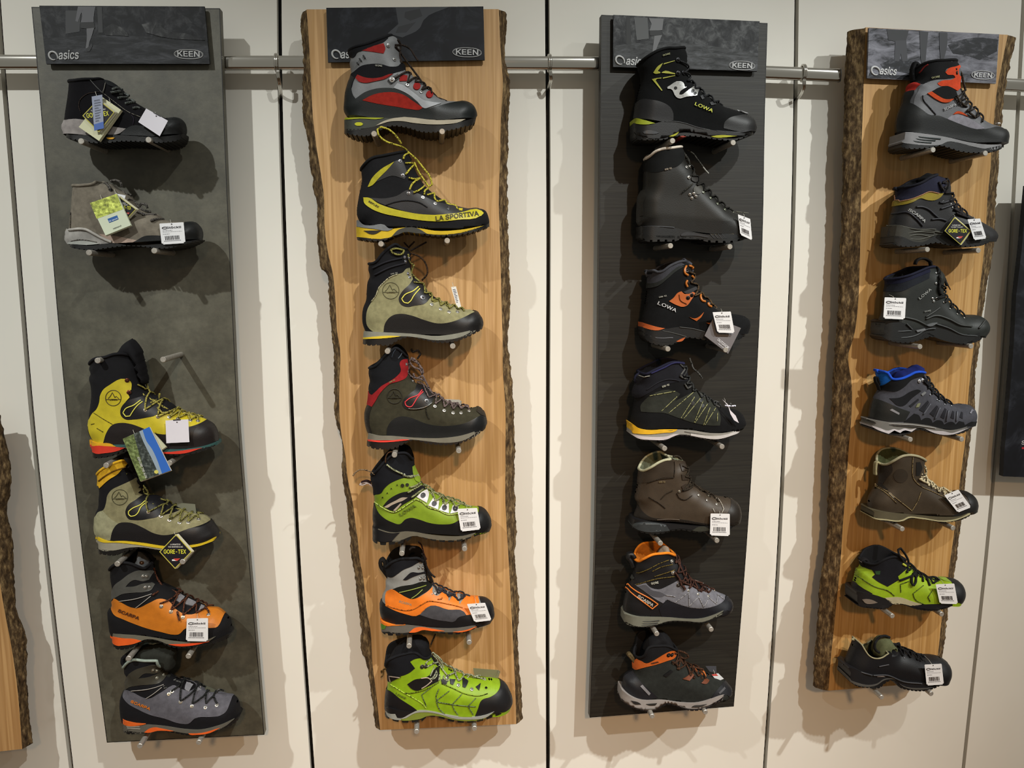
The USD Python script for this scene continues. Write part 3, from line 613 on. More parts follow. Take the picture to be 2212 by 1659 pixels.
live_board('wide live edge timber board with bark on both sides carrying seven boots',
    a([(215, 70), (232, 300), (248, 600), (265, 900), (290, 1100), (330, 1350)]) + b([(345, 430), (350, 650), (375, 850), (410, 1000), (430, 1200), (445, 1450)]) + c([(465, 50), (460, 300), (460, 500), (470, 650), (505, 850), (520, 1000), (560, 1200), (580, 1350), (600, 1500)]) + d([(605, 50), (640, 250), (660, 450), (695, 650), (705, 850), (735, 1100), (765, 1372)]),
    a([(1650, 68), (1665, 400), (1680, 600), (1665, 900), (1660, 1200), (1650, 1450)]) + b([(1650, 500), (1660, 800), (1670, 1200), (1678, 1480)]) + c([(1680, 200), (1700, 500), (1700, 800), (1700, 1200), (1715, 1480)]) + d([(1720, 40), (1735, 300), (1755, 700), (1770, 1000), (1780, 1328)]),
    a([(190, 75), (170, 170), (180, 300), (190, 420), (185, 600), (190, 880), (225, 1060), (245, 1250), (265, 1370)]) + b([(265, 350), (290, 480), (295, 700), (310, 880), (330, 970), (365, 1000), (380, 1150), (390, 1350), (405, 1480)]) + c([(415, 20), (420, 200), (425, 450), (435, 600), (470, 700), (485, 850), (475, 930), (490, 1050), (515, 1200), (530, 1350), (545, 1500)]) + d([(545, 30), (570, 200), (600, 420), (620, 560), (630, 800), (660, 870), (690, 1050), (710, 1200), (725, 1370)]),
    a([(1705, 75), (1705, 250), (1695, 450), (1725, 560), (1720, 900), (1715, 1300)]) + b([(1715, 320), (1715, 500), (1720, 700), (1730, 1000), (1735, 1300), (1720, 1450)]) + c([(1715, 30), (1740, 180), (1765, 600), (1770, 720), (1765, 1000), (1775, 1300), (1778, 1480)]) + d([(1770, 20), (1790, 300), (1800, 520), (1790, 650), (1800, 900), (1815, 1050), (1825, 1200), (1828, 1310)]),
    FACE[1], 'wood:wide', [(808, 289), (955, 284), (823, 527), (966, 520), (837, 759), (978, 748), (852, 983), (991, 974), (868, 1196), (1003.6, 1186), (883.6, 1396), (1013.6, 1388), (900, 1581), (1025, 1574)], 3)
e1, e2, e3, e4 = [(lambda q, y0=y0, k=k: [(1700 + x / k, y0 + y / k) for x, y in q]) for y0, k in ((0, 4.32), (360, 4.32), (740, 4.32), (1120, 3.078))]
live_board('narrow live edge timber board with thick left bark carrying five boots and two low shoes',
    e1([(735, 255), (725, 500), (715, 800), (705, 1100), (695, 1400)]) + e2([(694, 10), (690, 300), (685, 700), (675, 1000), (665, 1250), (620, 1600)]) + e3([(575, 100), (605, 400), (600, 700), (575, 1000), (555, 1300), (530, 1600)]) + e4([(375, 0), (355, 300), (330, 550), (310, 750), (290, 950), (275, 1145)]),
    e1([(2062, 325), (2000, 620), (1952, 900), (1925, 1200), (1905, 1450)]) + e2([(1898, 20), (1870, 300), (1855, 600), (1815, 1000), (1780, 1300)]) + e3([(1745, 20), (1710, 300), (1685, 600), (1665, 900), (1625, 1200), (1580, 1600)]) + e4([(1108, 120), (1082, 300), (1068, 420), (1035, 620), (1003, 900), (972, 1090)]),
    e1([(590, 290), (575, 500), (565, 700), (560, 1000), (550, 1250), (540, 1620)]) + e2([(545, 180), (535, 350), (530, 600), (515, 850), (510, 1100), (500, 1350), (480, 1600)]) + e3([(455, 250), (440, 650), (430, 900), (415, 1200), (400, 1600)]) + e4([(285, 30), (265, 250), (240, 400), (225, 600), (205, 850), (195, 950), (190, 1130)]),
    e1([(2146, 345), (2085, 620), (2035, 900), (2010, 1200), (1990, 1450)]) + e2([(1985, 20), (1953, 300), (1945, 600), (1895, 1000), (1840, 1300)]) + e3([(1805, 20), (1765, 300), (1758, 600), (1720, 900), (1680, 1200), (1640, 1600)]) + e4([(1150, 120), (1128, 300), (1110, 420), (1075, 620), (1040, 900), (1010, 1090)]),
    FACE[3], 'wood:narrow', [(2016, 323.6), (2129, 331), (2003.7, 539), (2113.6, 541), (1987.7, 749), (2098, 748), (1967, 949.5), (2078, 949), (1949.5, 1143), (2059, 1141), (1928, 1331), (2034.6, 1327), (1904.7, 1506.6), (2012, 1499)], 5)
live_board('live edge timber board cut off by the left edge of the photo', [(-215, 930), (-165, 1200), (-120, 1420), (-80, 1632)], [(-32, 900), (-18, 1100), (0, 1260), (12, 1331), (24, 1394), (36, 1474), (48, 1618)], [(-240, 930), (-190, 1200), (-145, 1420), (-100, 1632)], [(-6, 900), (4, 948), (12, 980), (16, 1060), (8, 1111), (16, 1139), (24, 1259), (32, 1331), (48, 1370), (52, 1426), (52, 1474), (60, 1578), (65, 1606)], -.085, 'wood:left', [], 9)
t = thing('dark_poster_panel', 'near black hanging panel cut off by the right edge of the photo', 'poster', px(2168, 1030, -.06))
Q = px(*np.array([(2220, 400), (2207, 540), (2195, 640), (2190, 744), (2179, 879), (2170, 971), (2167, 1029), (2290, 1034), (2330, 400)]).T, -.06)[:, [0, 2]]
part(t, 'panel', prism(Q, -.06, -.045), 'print:night', smooth=False)
def flat_text(path, name, mt, text, A, B, hpx, Y, shear=0.0, raised=.0006):
    V, Fc = text2d(text); A, B = px(*A, Y)[[0, 2]], px(*B, Y)[[0, 2]]; L = np.linalg.norm(B - A); ex = (B - A) / L; ey = np.array([-ex[1], ex[0]]); hh = hpx * (Y - CAM[1]) / F
    P = A + ((V[:, :1] - V[:, 0].min()) * L / (V[:, 0].max() - V[:, 0].min()) + V[:, 1:2] * hh * shear) * ex + V[:, 1:2] * hh * ey
    part(path, name, trimesh.Trimesh(np.stack([P[:, 0], Y - V[:, 2] / .02 * raised, P[:, 1]], 1), Fc, process=False), mt, smooth=False)
flat_text(t, 'lettering', 'paint:b8b8b8', 'S', (2206, 960), (2213, 960), 9, -.0603); Q = px(*np.array([(2207, 966), (2225, 966), (2225, 970), (2207, 970)]).T, -.0603)[:, [0, 2]]; part(t, 'red_line', prism(Q, -.0606, -.0601), 'paint:b02028', smooth=False)

# ---------------- header signs ----------------
def sign(label, corners, Yf, base, art, logo, asics, keen, ink='paint:a8a8a8', kr=(31, 10)):
    Y = Yf - .0125; q = np.array(corners, float); Q = px(*q.T, Y)[:, [0, 2]]; t = thing('header_sign', label, 'sign', [Q[:, 0].mean(), Y, Q[:, 1].min()])
    part(t, 'plate', prism(Q, Y, Y + .005), base, smooth=False); c = Q.mean(0); part(t, 'spacer', prism(c + (Q - c) * [.8, .6], Y + .005, Yf - .0002), 'rubber:141414', smooth=False)
    clip = shp(Q)
    for k, (name, mt, pts) in enumerate(art):
        g = shp(px(*spline(np.array(pts, float), 4, True, 40).T, Y)[:, [0, 2]]).intersection(clip); part(t, name, cat([prism(np.asarray(p.exterior.coords)[:-1], Y - .0003 - .0001 * k, Y - .0001) for p in polys(g)]), mt, smooth=False)
    Yt = Y - .0009; cx, cy, r = logo; ms = []
    th = np.linspace(-.6, 5.2, 30); sp = np.stack([cx + r * 1.0 * np.cos(th) * (1 - .06 * th) * .95 + r * .35 * -np.sin(th) * .5, cy - r * np.sin(th) * (1 - .05 * th)], 1)
    w = .0018 * np.sin(np.linspace(.35, 2.9, 30)) + .0006; part(t, 'spiral_logo', tube(px(*sp.T, Yt), w, 6), ink, smooth=True)
    (ax, ay), (bx, by) = asics; flat_text(t, 'brand_lettering', ink, 'asics', (ax, ay), (bx, by), 15.5, Yt, .18)
    kx, ky = keen; a = np.linspace(0, 2 * math.pi, 49); f = lambda s_: np.stack([kx + kr[0] * s_ * np.sign(np.cos(a)) * np.abs(np.cos(a)) ** .8, ky + kr[1] * s_ * np.sign(np.sin(a)) * np.abs(np.sin(a)) ** .95 + (np.cos(a) * 1.0)], 1)
    part(t, 'oval_frame', cat([tube(px(*f(1.0).T, Yt), .0007, 5), tube(px(*f(.93).T, Yt), .0003, 4)]), ink, smooth=True)
    flat_text(t, 'oval_lettering', ink, 'KEEN', (kx - kr[0] * .78, ky + kr[1] * .48 - 0.6), (kx + kr[0] * .78, ky + kr[1] * .48 + 1.0), kr[1] * 1.02, Yt)
p1 = lambda q: [(x / 3.95, y / 3.95) for x, y in q]
sign('dark forest runner sign on the mottled grey board', p1([(335, 48), (1745, 55), (1790, 545), (395, 545)]), FACE[0], 'print:forest',
    [('trail', 'print:ground', p1([(365, 330), (800, 300), (1770, 350), (1790, 545), (395, 545)])), ('tree_trunks', 'paint:2c2d30', p1([(560, 90), (690, 90), (680, 270), (560, 290)])), ('tree_trunks', 'paint:242528', p1([(830, 60), (870, 60), (880, 280), (840, 280)])), ('runner_shirt', 'paint:55555a', p1([(665, 56), (815, 58), (800, 150), (800, 190), (690, 195), (700, 120)])), ('runner_arm', 'paint:55555a', p1([(665, 60), (705, 80), (665, 190), (645, 180)])),
     ('runner_shorts', 'paint:0e0e12', p1([(685, 192), (800, 188), (812, 240), (750, 245), (690, 240)])), ('runner_leg', 'paint:5a5a5e', p1([(740, 245), (805, 238), (780, 320), (765, 360), (755, 415), (732, 415), (742, 330)])), ('runner_foot', 'paint:15151a', p1([(745, 410), (790, 370), (790, 390), (765, 440), (745, 440)])), ('bushes', 'print:forest_pale', p1([(880, 250), (960, 200), (1080, 270), (1100, 310), (900, 300)])), ('bushes', 'print:forest_pale', p1([(1210, 210), (1330, 180), (1420, 260), (1600, 290), (1750, 345), (1400, 320), (1250, 280)]))],
    (114.5, 121.5, 10.5), ((126.5, 127.8), (170, 126.8)), (407.6, 117.2))
p2 = lambda q: [(600 + x / 3.456, y / 3.456) for x, y in q]
sign('near black sign half covered by the boot on the wide timber board', p2([(362, 58), (1535, 48), (1545, 448), (375, 465)]), FACE[1], 'print:night',
    [('pale_shape', 'paint:2c2e33', p2([(880, 58), (1280, 52), (1090, 150), (1060, 210), (930, 280), (820, 250), (900, 180)])), ('dark_shape', 'paint:17181c', p2([(950, 90), (1060, 65), (1080, 120), (990, 155), (945, 130)])), ('dark_shape', 'paint:191a1e', p2([(900, 200), (1030, 165), (960, 240), (880, 245)]))],
    (726, 118.6, 10.5), ((736, 125.8), (779, 124.6)), (1009, 113.2))
sign('grey forest runner sign on the charcoal board', [(1325, 32), (1641, 46), (1635.5, 154), (1324.4, 144.7)], FACE[2], 'print:forest_pale',
    [('trail', 'print:ground_pale', p2([(2512, 340), (2900, 310), (3120, 330), (3600, 400), (3590, 530), (2505, 500)])), ('tree_trunks', 'paint:0f1012', p2([(2600, 125), (2630, 126), (2640, 330), (2600, 330)])), ('tree_trunks', 'paint:4a4b4c', p2([(2660, 130), (2760, 132), (2770, 290), (2680, 300)])), ('runner_shirt', 'paint:666668', p2([(2770, 135), (2880, 140), (2870, 225), (2775, 230), (2790, 180)])), ('runner_shorts', 'paint:101114', p2([(2775, 228), (2862, 226), (2865, 262), (2780, 268)])), ('runner_leg', 'paint:646466', p2([(2810, 268), (2868, 262), (2840, 330), (2815, 395), (2795, 395), (2805, 320)]))],
    (1338.5, 131.2, 10.5), ((1351.5, 139.2), (1393, 141.5)), (1603, 141.8), 'paint:b4b4b4', (27.5, 9.5))
p4 = lambda q: [(1700 + x / 4.32, y / 4.32) for x, y in q]
sign('pale rocky trail sign with hikers legs on the narrow timber board', p4([(765, 260), (1980, 320), (1950, 780), (750, 730)]), FACE[3], 'print:rocks',
    [('boulders', 'print:boulders', p4([(1500, 420), (1600, 380), (1780, 350), (1970, 370), (1960, 480), (1800, 560), (1680, 520), (1550, 500)])), ('boulders', 'print:boulders', p4([(870, 600), (980, 555), (1150, 570), (1250, 600), (1160, 690), (900, 640)])), ('boulders', 'print:boulders', p4([(770, 680), (900, 700), (1160, 700), (1150, 740), (755, 725)])), ('hiker_shorts', 'paint:1b1c22', p4([(930, 275), (1135, 285), (1110, 380), (1010, 388), (945, 372)])), ('hiker_leg', 'paint:2e2f36', p4([(1010, 380), (1112, 378), (1118, 480), (1125, 570), (1075, 575), (1060, 500), (1045, 575), (1000, 570)])),
     ('hiker_leg', 'paint:26272e', p4([(1235, 292), (1318, 298), (1305, 420), (1290, 590), (1250, 585), (1242, 450)])), ('hiker_leg', 'paint:26272e', p4([(1420, 305), (1495, 308), (1492, 430), (1460, 560), (1430, 560), (1422, 430)]))],
    (1890.5, 154, 10.5), ((1899.5, 160), (1935, 162)), (2123, 162.3), 'paint:c6c6c6', (24.5, 9))

# ---------------- shoes, traced panel by panel and built in the round ----------------
# ---------- board one (grey stone look) ----------
s = shoe(0, 115, 130, 7, 'low_boot', 'black suede low boot with grey heel cup, top of the mottled grey board', 'suede:131116',
  heel='262,345 245,520 225,650 200,800 180,930 150,1000 152,1060 165,1130', collar='330,305 480,288 640,285',
  front='750,300 850,325 960,390 1080,505 1110,565 1250,645 1400,735 1600,840 1720,880 1900,880 1970,930 2003,1020 2005,1090 1990,1135',
  feather='500,1130 800,1120 1150,1130 1500,1150', cm='fabric:16151a', lm='fabric:151515')
s.panel('heel_cup', 'suede:8b8583', '180,925 300,890 450,900 700,960 880,1000 1100,1035 1000,1110 820,1130 480,1135 165,1120 150,1000')
s.panel('rubber_rand', 'rubber:14171a', '1100,1040 1200,990 1400,1000 1600,990 1740,890 1900,880 1970,930 2003,1020 2005,1090 1990,1130 1500,1160 1000,1145')
s.panel('tongue_flap', 'leather:23262a', '770,305 850,325 960,390 1080,505 1050,520 920,420 800,360', 2)
s.line('seam', 'lace:3a2e28', '700,480 500,520 400,620 390,700 420,800', .0006)
s.line('seam', 'lace:2b2330', '1150,800 1215,880 1210,980', .0006)
s.outsole('rubber:131315', '165,1120 500,1135 800,1130 1150,1140 1500,1160 1990,1120', '165,1130 200,1172 380,1215 560,1248 760,1260 1000,1232 1300,1235 1640,1250 1950,1175 1995,1125', 70, 14)
s.sole('badge', 'plastic:c8921a', '800,1172 860,1162 930,1172 900,1192 820,1192', .0016)
for a in ('870,490 940,478 1010,470', '980,570 1050,562 1130,560', '1090,655 1160,640 1230,635', '1200,725 1260,715 1310,725', '900,440 960,420 1050,450', '1010,520 1080,510 1150,540', '1120,600 1180,600 1240,640'):
    s.lace(a, 'lace:565a57', .0026)
s.lace('560,300 640,390 740,490', 'lace:4a4a4a', .0009); s.lace('790,330 770,420 745,490 900,610 1150,790 1320,860', 'lace:6d6a62', .0007)
s.booklet('leaflet_tag', 'cream folded leaflet tag, lowest of the tag stack on the black suede low boot', '740,555 1025,750 690,1220 385,1010', 'c9c8a8', lift=.006, thick=.005)
s.gore('440,840', '680,590', '925,785', '690,1090', 'black diamond membrane tag half hidden by a pale blue label on the black low boot', lift=.012)
s.label_tag('580,550 740,520 765,1030 620,1065', 'slim pale blue label hanging over the black diamond tag on the black suede low boot', lift=.016)
s.blank('1405,730 1735,915 1610,1150 1285,935', 'blank white tag turned at an angle over the toe of the black suede low boot', lift=.008)

s = shoe(0, 130, 350, 7, 'low_boot', 'taupe suede low boot with light grey heel cup and black rubber toe', 'suede:6d665b',
  heel='215,370 200,500 180,720 160,900 150,1010 90,1010 100,1060 90,1180 115,1240', collar='350,350 500,325 640,315',
  front='720,330 800,340 870,400 940,440 1060,500 1120,580 1200,700 1300,760 1500,800 1560,860 1700,900 1900,905 2040,915 2100,960 2150,1100 2140,1170',
  feather='400,1250 700,1230 1100,1210', cm='suede:6d665b', lm='fabric:4a463e')
s.panel('heel_cup', 'suede:8f8c88', '150,1030 300,1012 400,1022 520,1080 650,1170 780,1215 630,1255 400,1260 120,1240 90,1180 100,1060 92,1012')
s.line('piping', 'suede:a39f99', '150,1033 300,1012 400,1026 520,1090 700,1180 780,1212', .003)
s.line('seam', 'lace:55514c', '170,1200 250,1180 400,1185 560,1215', .0012)
s.panel('heel_inset', 'rubber:9a9c97', '130,1215 250,1195 450,1195 600,1235 450,1258 130,1240', 2)
s.panel('arch_band', 'suede:a08c80', '580,1085 850,1120 1160,1185 1000,1250 900,1240 760,1210')
s.panel('rubber_toe', 'rubber:181b1c', '1040,1260 1150,1190 1280,1120 1420,1110 1600,1120 1850,1100 1880,912 2040,915 2100,960 2150,1100 2140,1172 1560,1250')
s.line('seam', 'lace:4c463d', '165,1000 180,720 205,420', .001)
s.outsole('rubber:151617', '115,1235 500,1260 780,1225 1050,1260 1500,1240 2140,1170', '120,1242 140,1280 230,1310 500,1330 800,1292 1050,1268 1400,1300 1560,1312 1900,1240 2145,1172', 70, 12)
for a in ('760,290 850,278 920,320 930,380', '670,310 720,350 760,410', '1180,690 1230,630 1300,640 1320,700', '940,440 1000,480 1080,500', '1020,560 1120,600 1200,690', '1200,700 1290,740 1370,750', '1240,800 1330,790 1450,795', '1370,885 1450,865 1560,862', '1100,700 1180,760 1290,790'):
    s.lace(a, 'lace:4f4b47', .0026)
s.hooks('metal:3a3836', '760,425')
s.gore('900,700', '870,510', '1145,715', '1015,855', 'black diamond membrane tag peeking out behind the green picture card on the taupe low boot', lift=.008)
s.paper('strap_tag', 'small white folded strap above the green picture card on the taupe low boot', '840,475 990,505 970,575 900,545', 'd8d8dc', lift=.010)
s.booklet('picture_card', 'white card with a bright green foliage picture hanging on the taupe low boot', '450,620 855,480 1070,955 685,1110', 'c6cdb6', lift=.012, thick=.003,
  art=[('foliage', '450,620 855,480 948,714 552,858', 'foliage:a6b04a'), ('emblem', '715,860 860,805 882,865 742,920', 'paper:2f5a98')], text=[('bj sport', '745,905', '870,860', 18, 'paper:d0d8e4'), ('waterproof', '800,1015', '925,965', 14, 'paper:555550')])
s.price('1500,930 1865,910 1895,1225 1535,1250', 'white barcode price tag on the toe of the taupe low boot')

s = shoe(0, 150, 725, 6, 'mountaineering_boot', 'yellow mountaineering boot with black cuff and red heel wedge', 'fabric:141318',
  heel='285,370 275,430 293,490 275,530 295,650 300,780 285,900 270,1000 262,1100 252,1180 265,1270 310,1350 330,1385', collar='330,300 460,280 590,240 700,240',
  front='830,260 900,400 935,560 980,680 1060,760 1200,820 1330,890 1420,980 1600,1040 1770,1095 1860,1150 1910,1240 1925,1330 1930,1390',
  feather='720,1415 1200,1470 1700,1440', cm='fabric:17161b', lm='fabric:111114')
s.tongue('fabric:121116', '590,260 640,190 700,110 815,35 900,120 940,190 960,300 1000,450 1030,610 960,640 880,500 760,300')
s.panel('yellow_upper', 'leather:b6a622', '720,560 790,600 800,700 750,740 780,800 720,870 665,960 670,1030 720,1080 830,1085 1000,1060 1120,1030 1260,1000 1420,985 1600,1040 1770,1095 1690,1140 1540,1190 1240,1280 1100,1260 930,1190 800,1145 660,1130 560,1155 480,1260 440,1390 350,1385 290,1310 255,1200 262,1100 300,1010 350,960 390,860 400,780 440,700 520,640')
s.panel('rubber_rand', 'rubber:231c1c', '440,1395 480,1260 560,1155 660,1130 800,1145 930,1190 1100,1260 1240,1280 1540,1190 1690,1140 1770,1095 1860,1150 1910,1240 1925,1330 1930,1390 1700,1445 1200,1480 800,1425')
s.panel('ankle_patch', 'rubber:15131a', '900,800 990,780 1100,850 1180,960 1120,1030 1000,1060 830,1085 720,1080 670,1030 665,960 720,870', 2)
s.panel('pull_strap', 'fabric:b9ae4a', '825,265 950,228 1028,605 925,645', 3, mirror=False)
s.panel('strap_band', 'fabric:121116', '890,480 1005,450 1015,520 905,550', 4, mirror=False)
s.panel('strap_emblem', 'fabric:17151a', '865,420 905,360 930,400 945,380 985,410 880,440', 4, mirror=False)
s.line('strap_seam', 'fabric:1a1a1a', '840,350 900,315 975,312', .0014)
s.line('gear_loop_print', 'paint:d3cf55', '920,840 840,900 730,950 700,1000 735,1045 790,1040 840,960 890,900 945,860', .0012, 3)
s.emblem('paint:3b3218', '572', '807', 100)
s.line('seam', 'lace:5c5212', '320,1000 440,1080 560,1150', .0009)
s.line('seam', 'lace:5c5212', '290,1150 330,1140', .001); s.line('seam', 'lace:5c5212', '360,1200 440,1250', .001)
s.sole('midsole', 'foam:2d5250', '260,1355 330,1390 720,1415 1200,1470 1500,1470 1780,1420 1930,1370 1925,1410 1700,1470 1400,1500 1200,1512 720,1455 265,1420')
s.sole('yellow_wedge', 'foam:d09a1c', '258,1352 330,1390 520,1402 600,1440 265,1422', .0012)
s.sole('red_wedge', 'foam:c2321f', '265,1415 720,1455 640,1490 450,1525 340,1530 275,1500', .0014)
s.sole('red_stripe', 'foam:c2321f', '720,1460 1200,1512 1720,1455 1500,1525 1230,1532', .0014)
s.outsole('rubber:15120f', '275,1500 450,1520 720,1475 1200,1520 1700,1460 1925,1400', '278,1510 290,1570 420,1588 560,1560 720,1500 900,1500 1230,1550 1600,1535 1780,1480 1920,1410', 70, 16)
s.hooks('metal:a8a49c', '985,965 1150,1050 1290,1060 1400,1085 1560,1105 1655,1115'); s.hooks('metal:5a3226', '745,580 770,735', .0048)
s.cross('lace:8d8440', '860,640 985,965 1150,1050 1290,1060 1400,1080 1560,1100 1655,1110')
for a in ('940,690 950,750 985,790', '1020,800 1080,840 1160,820 1170,750', '1050,870 1130,850 1240,890 1330,910', '1140,930 1200,1000 1290,990 1300,920', '1270,1000 1380,1030 1470,1000 1600,1040', '1400,1020 1500,1050 1640,1050 1690,1070', '1030,790 1150,880 1290,960 1420,1010'):
    s.lace(a, 'lace:8d8440', .002)
s.blank('1245,1100 1540,1085 1555,1380 1255,1395', 'blank square white tag on the forefoot of the yellow mountaineering boot')
s.booklet('leaflet_tag', 'cream folded leaflet behind the mountain picture card on the yellow boot', '960,1290 1090,1260 1255,1440 1190,1485', 'b8b89c', lift=.008, thick=.003)
s.booklet('picture_card', 'mountain picture card with blue sky hanging from the yellow mountaineering boot', '690,1338 1035,1182 1314,1746 918,1890', 'd4d2cc', lift=.012, thick=.003,
  art=[('meadow', '690,1338 830,1275 1000,1860 918,1890', 'foliage:5c6a38'), ('forest', '830,1275 905,1241 1160,1802 1000,1860', 'foliage:2c3430'), ('snow_ridge', '905,1241 948,1222 1000,1370 1070,1470 1120,1570 1200,1788 1160,1802 1060,1580 960,1380', 'paper:8a9aa8'), ('sky', '948,1222 1035,1182 1314,1746 1200,1788 1120,1570 1070,1470 1000,1370', 'paper:2f62b4'), ('round_logo', '1098,1756 1124,1738 1150,1752 1152,1778 1128,1792 1102,1782', 'paper:c8c060')],
  text=[('EXPLORE THE ALPS', '880,1580', '985,1850', 24, 'paper:c8c8c4')])

s = shoe(0, 180, 975, 7, 'mountaineering_boot', 'olive mountaineering boot with yellow padded cuff on the mottled grey board', 'fabric:151419',
  heel='240,340 245,420 240,500 258,560 250,700 240,830 205,900 190,1000 182,1130 195,1220 260,1320 290,1340', collar='300,260 420,200 520,160 600,140',
  front='700,120 740,250 830,450 900,600 950,660 1100,680 1250,780 1400,850 1550,920 1700,960 1850,990 1910,1040 1980,1130 2030,1200 2035,1280 2020,1310',
  feather='620,1360 1000,1400 1600,1430', cm='fabric:c79a20', lm='fabric:1b1a16')
s.tongue('fabric:131216', '560,160 600,60 690,-20 760,-30 800,60 830,300 900,560 880,620 760,300')
s.panel('padded_cuff', 'fabric:c79a20', '240,345 300,262 420,202 520,162 640,142 620,220 560,290 520,340 400,420 330,480 262,550 240,500 245,420', 2)
s.line('cuff_seam', 'fabric:6f4f10', '255,440 320,380 430,310 560,262 610,250', .0016, 3)
s.panel('olive_upper', 'suede:7d785a', '760,430 820,480 840,580 800,650 850,690 780,740 690,800 645,880 645,950 690,1020 770,1035 1000,1015 1130,985 1260,960 1550,950 1700,965 1850,990 1895,1050 1880,1095 1600,1170 1350,1250 1220,1265 1080,1240 900,1150 750,1085 640,1070 530,1090 450,1190 415,1345 290,1340 195,1220 182,1130 190,1000 250,910 300,890 345,790 370,660 420,590 550,520 640,480')
s.panel('heel_patch', 'suede:8c8a6e', '250,910 300,900 420,1020 530,1090 450,1190 415,1340 290,1338 195,1220 182,1130 190,1000', 2)
s.panel('rubber_rand', 'rubber:1c191b', '415,1345 450,1190 530,1090 640,1070 750,1085 900,1150 1080,1240 1220,1265 1350,1250 1600,1170 1880,1095 1910,1040 1980,1130 2030,1200 2035,1290 1900,1370 1600,1430 1250,1440 800,1380', 3)
s.panel('ankle_patch', 'rubber:141218', '850,690 960,680 1100,760 1200,880 1130,985 1000,1015 770,1035 690,1020 645,950 645,880 690,800 780,740', 2)
s.line('gear_loop_print', 'paint:d3cf55', '945,750 860,815 740,865 690,905 692,945 725,978 790,965 830,930 870,850 970,775', .0012, 3)
s.emblem('paint:3b3a22', '553', '692', 115)
s.sole('midsole', 'foam:8a8676', '190,1338 250,1365 500,1380 800,1410 1150,1465 1600,1460 1650,1470 1300,1512 1100,1482 880,1450 700,1455 450,1500 300,1505 210,1470')
s.sole('yellow_stripe', 'foam:c8ac1e', '185,1270 290,1340 620,1355 900,1385 1250,1440 1600,1425 1850,1370 2020,1280 2015,1300 1850,1400 1600,1460 1300,1480 1150,1465 800,1410 500,1380 250,1365 185,1330', .0014)
s.outsole('rubber:16130f', '200,1470 450,1500 700,1460 900,1460 1300,1500 1650,1460 2020,1310', '205,1480 220,1545 300,1562 500,1575 600,1535 860,1465 1200,1510 1600,1510 1900,1420 2020,1320', 70, 16)
s.hooks('metal:a8a49c', '985,920 1170,985 1300,1045 1450,1085 1580,1085 1725,1050'); s.hooks('metal:5a3226', '810,620', .004)
s.cross('lace:6e6a38', '820,560 985,915 1170,980 1300,1040 1450,1080 1580,1080 1725,1045')
for a in ('700,220 670,290 650,350', '860,520 850,600 880,680', '900,560 930,640 980,650', '1050,800 1150,720 1250,740', '1200,850 1250,800 1330,860', '1310,980 1370,880 1430,870 1560,930', '1430,950 1530,930 1660,950', '1560,1000 1650,1000 1780,980'):
    s.lace(a, 'lace:6e6a38', .002)
s.backtag('1410,775 1690,800 1710,960 1430,880', 'grey green tag standing behind the laces of the olive boot with yellow cuff', '6a6b5c')
s.gore('1148,1519', '1400,1253', '1638,1519', '1386,1778', 'large black diamond membrane tag at the toe of the yellow cuffed olive boot')

s = shoe(0, 220, 1175, 7, 'mountaineering_boot', 'orange mountaineering boot with dark grey cuff straps on the mottled grey board', 'fabric:131216',
  heel='145,370 145,480 170,630 165,740 165,830 155,950 105,985 100,1060 115,1200 130,1310 150,1360', collar='200,312 450,302 560,348 620,368 700,350',
  front='775,350 810,440 850,560 940,610 1100,690 1200,780 1340,850 1500,930 1600,970 1750,990 1850,1060 1940,1150 1965,1270 1970,1330 1960,1380',
  feather='500,1385 1000,1450 1500,1480', cm='fabric:141317', lm='fabric:0f0f10')
s.tongue('fabric:4c4d4e', '480,310 530,230 550,100 620,150 700,230 745,330 740,400 600,420')
s.hooks('metal:57402f', '605,280', .005)
s.panel('cuff_strap', 'rubber:4c4c48', '190,630 300,540 420,450 570,400 680,420 730,480 700,550 620,565 480,545 390,610 360,650 500,640 620,600 730,600 765,650 740,700 650,725 480,735 300,760 210,810 165,830 160,740')
s.panel('orange_upper', 'leather:b66a18', '190,820 300,890 490,970 540,970 700,900 880,830 1000,870 1100,980 1300,1080 1500,1060 1640,1000 1750,1000 1745,1040 1780,1120 1780,1200 1740,1260 1650,1270 1450,1260 1260,1280 1160,1365 1100,1370 900,1330 700,1280 500,1210 330,1140 180,1060 150,1000 160,870', 1)
s.text('SCARPA', 'lettering', 'paint:4a2408', '252,1015', '560,1140', 46)
s.line('piping', 'plastic:8a8680', '270,865 500,830 750,760', .001, 2); s.line('piping', 'plastic:8a8680', '515,965 600,900 740,790', .001, 2)
s.sole('midsole', 'foam:5f5c50', '120,1320 160,1350 300,1370 500,1380 800,1420 1200,1490 1500,1480 1720,1400 1600,1480 1480,1500 1000,1522 880,1470 740,1440 640,1450 580,1472 400,1435 130,1400')
s.sole('orange_wedge', 'foam:d2571a', '125,1395 300,1430 480,1440 595,1470 480,1512 340,1535 200,1530 150,1490', .0014)
s.sole('orange_stripe', 'foam:d2451a', '1010,1522 1300,1510 1620,1480 1400,1532 1150,1547', .0014)
s.outsole('rubber:131211', '150,1490 340,1530 600,1475 740,1440 1000,1515 1300,1530 1650,1470 1960,1340', '155,1525 190,1572 440,1575 600,1492 740,1452 880,1490 1000,1550 1300,1575 1600,1530 1820,1470 1955,1390', 75, 16)
s.hooks('metal:8f8b85', '620,495 665,500 655,665 715,665', .004); s.hooks('metal:b5b0a8', '900,945 1045,1025 1225,1110 1590,1105')
for a in ('1110,820 1200,870 1150,925 1080,880', '1240,885 1360,970 1330,1010 1210,950', '1410,990 1510,985 1530,1055 1420,1065'): s.panel('lace_guide', 'fabric:77767a', a, 3, mirror=False)
s.cross('lace:4a2a1c', '880,900 1045,1000 1225,1080 1400,1080 1590,1095')
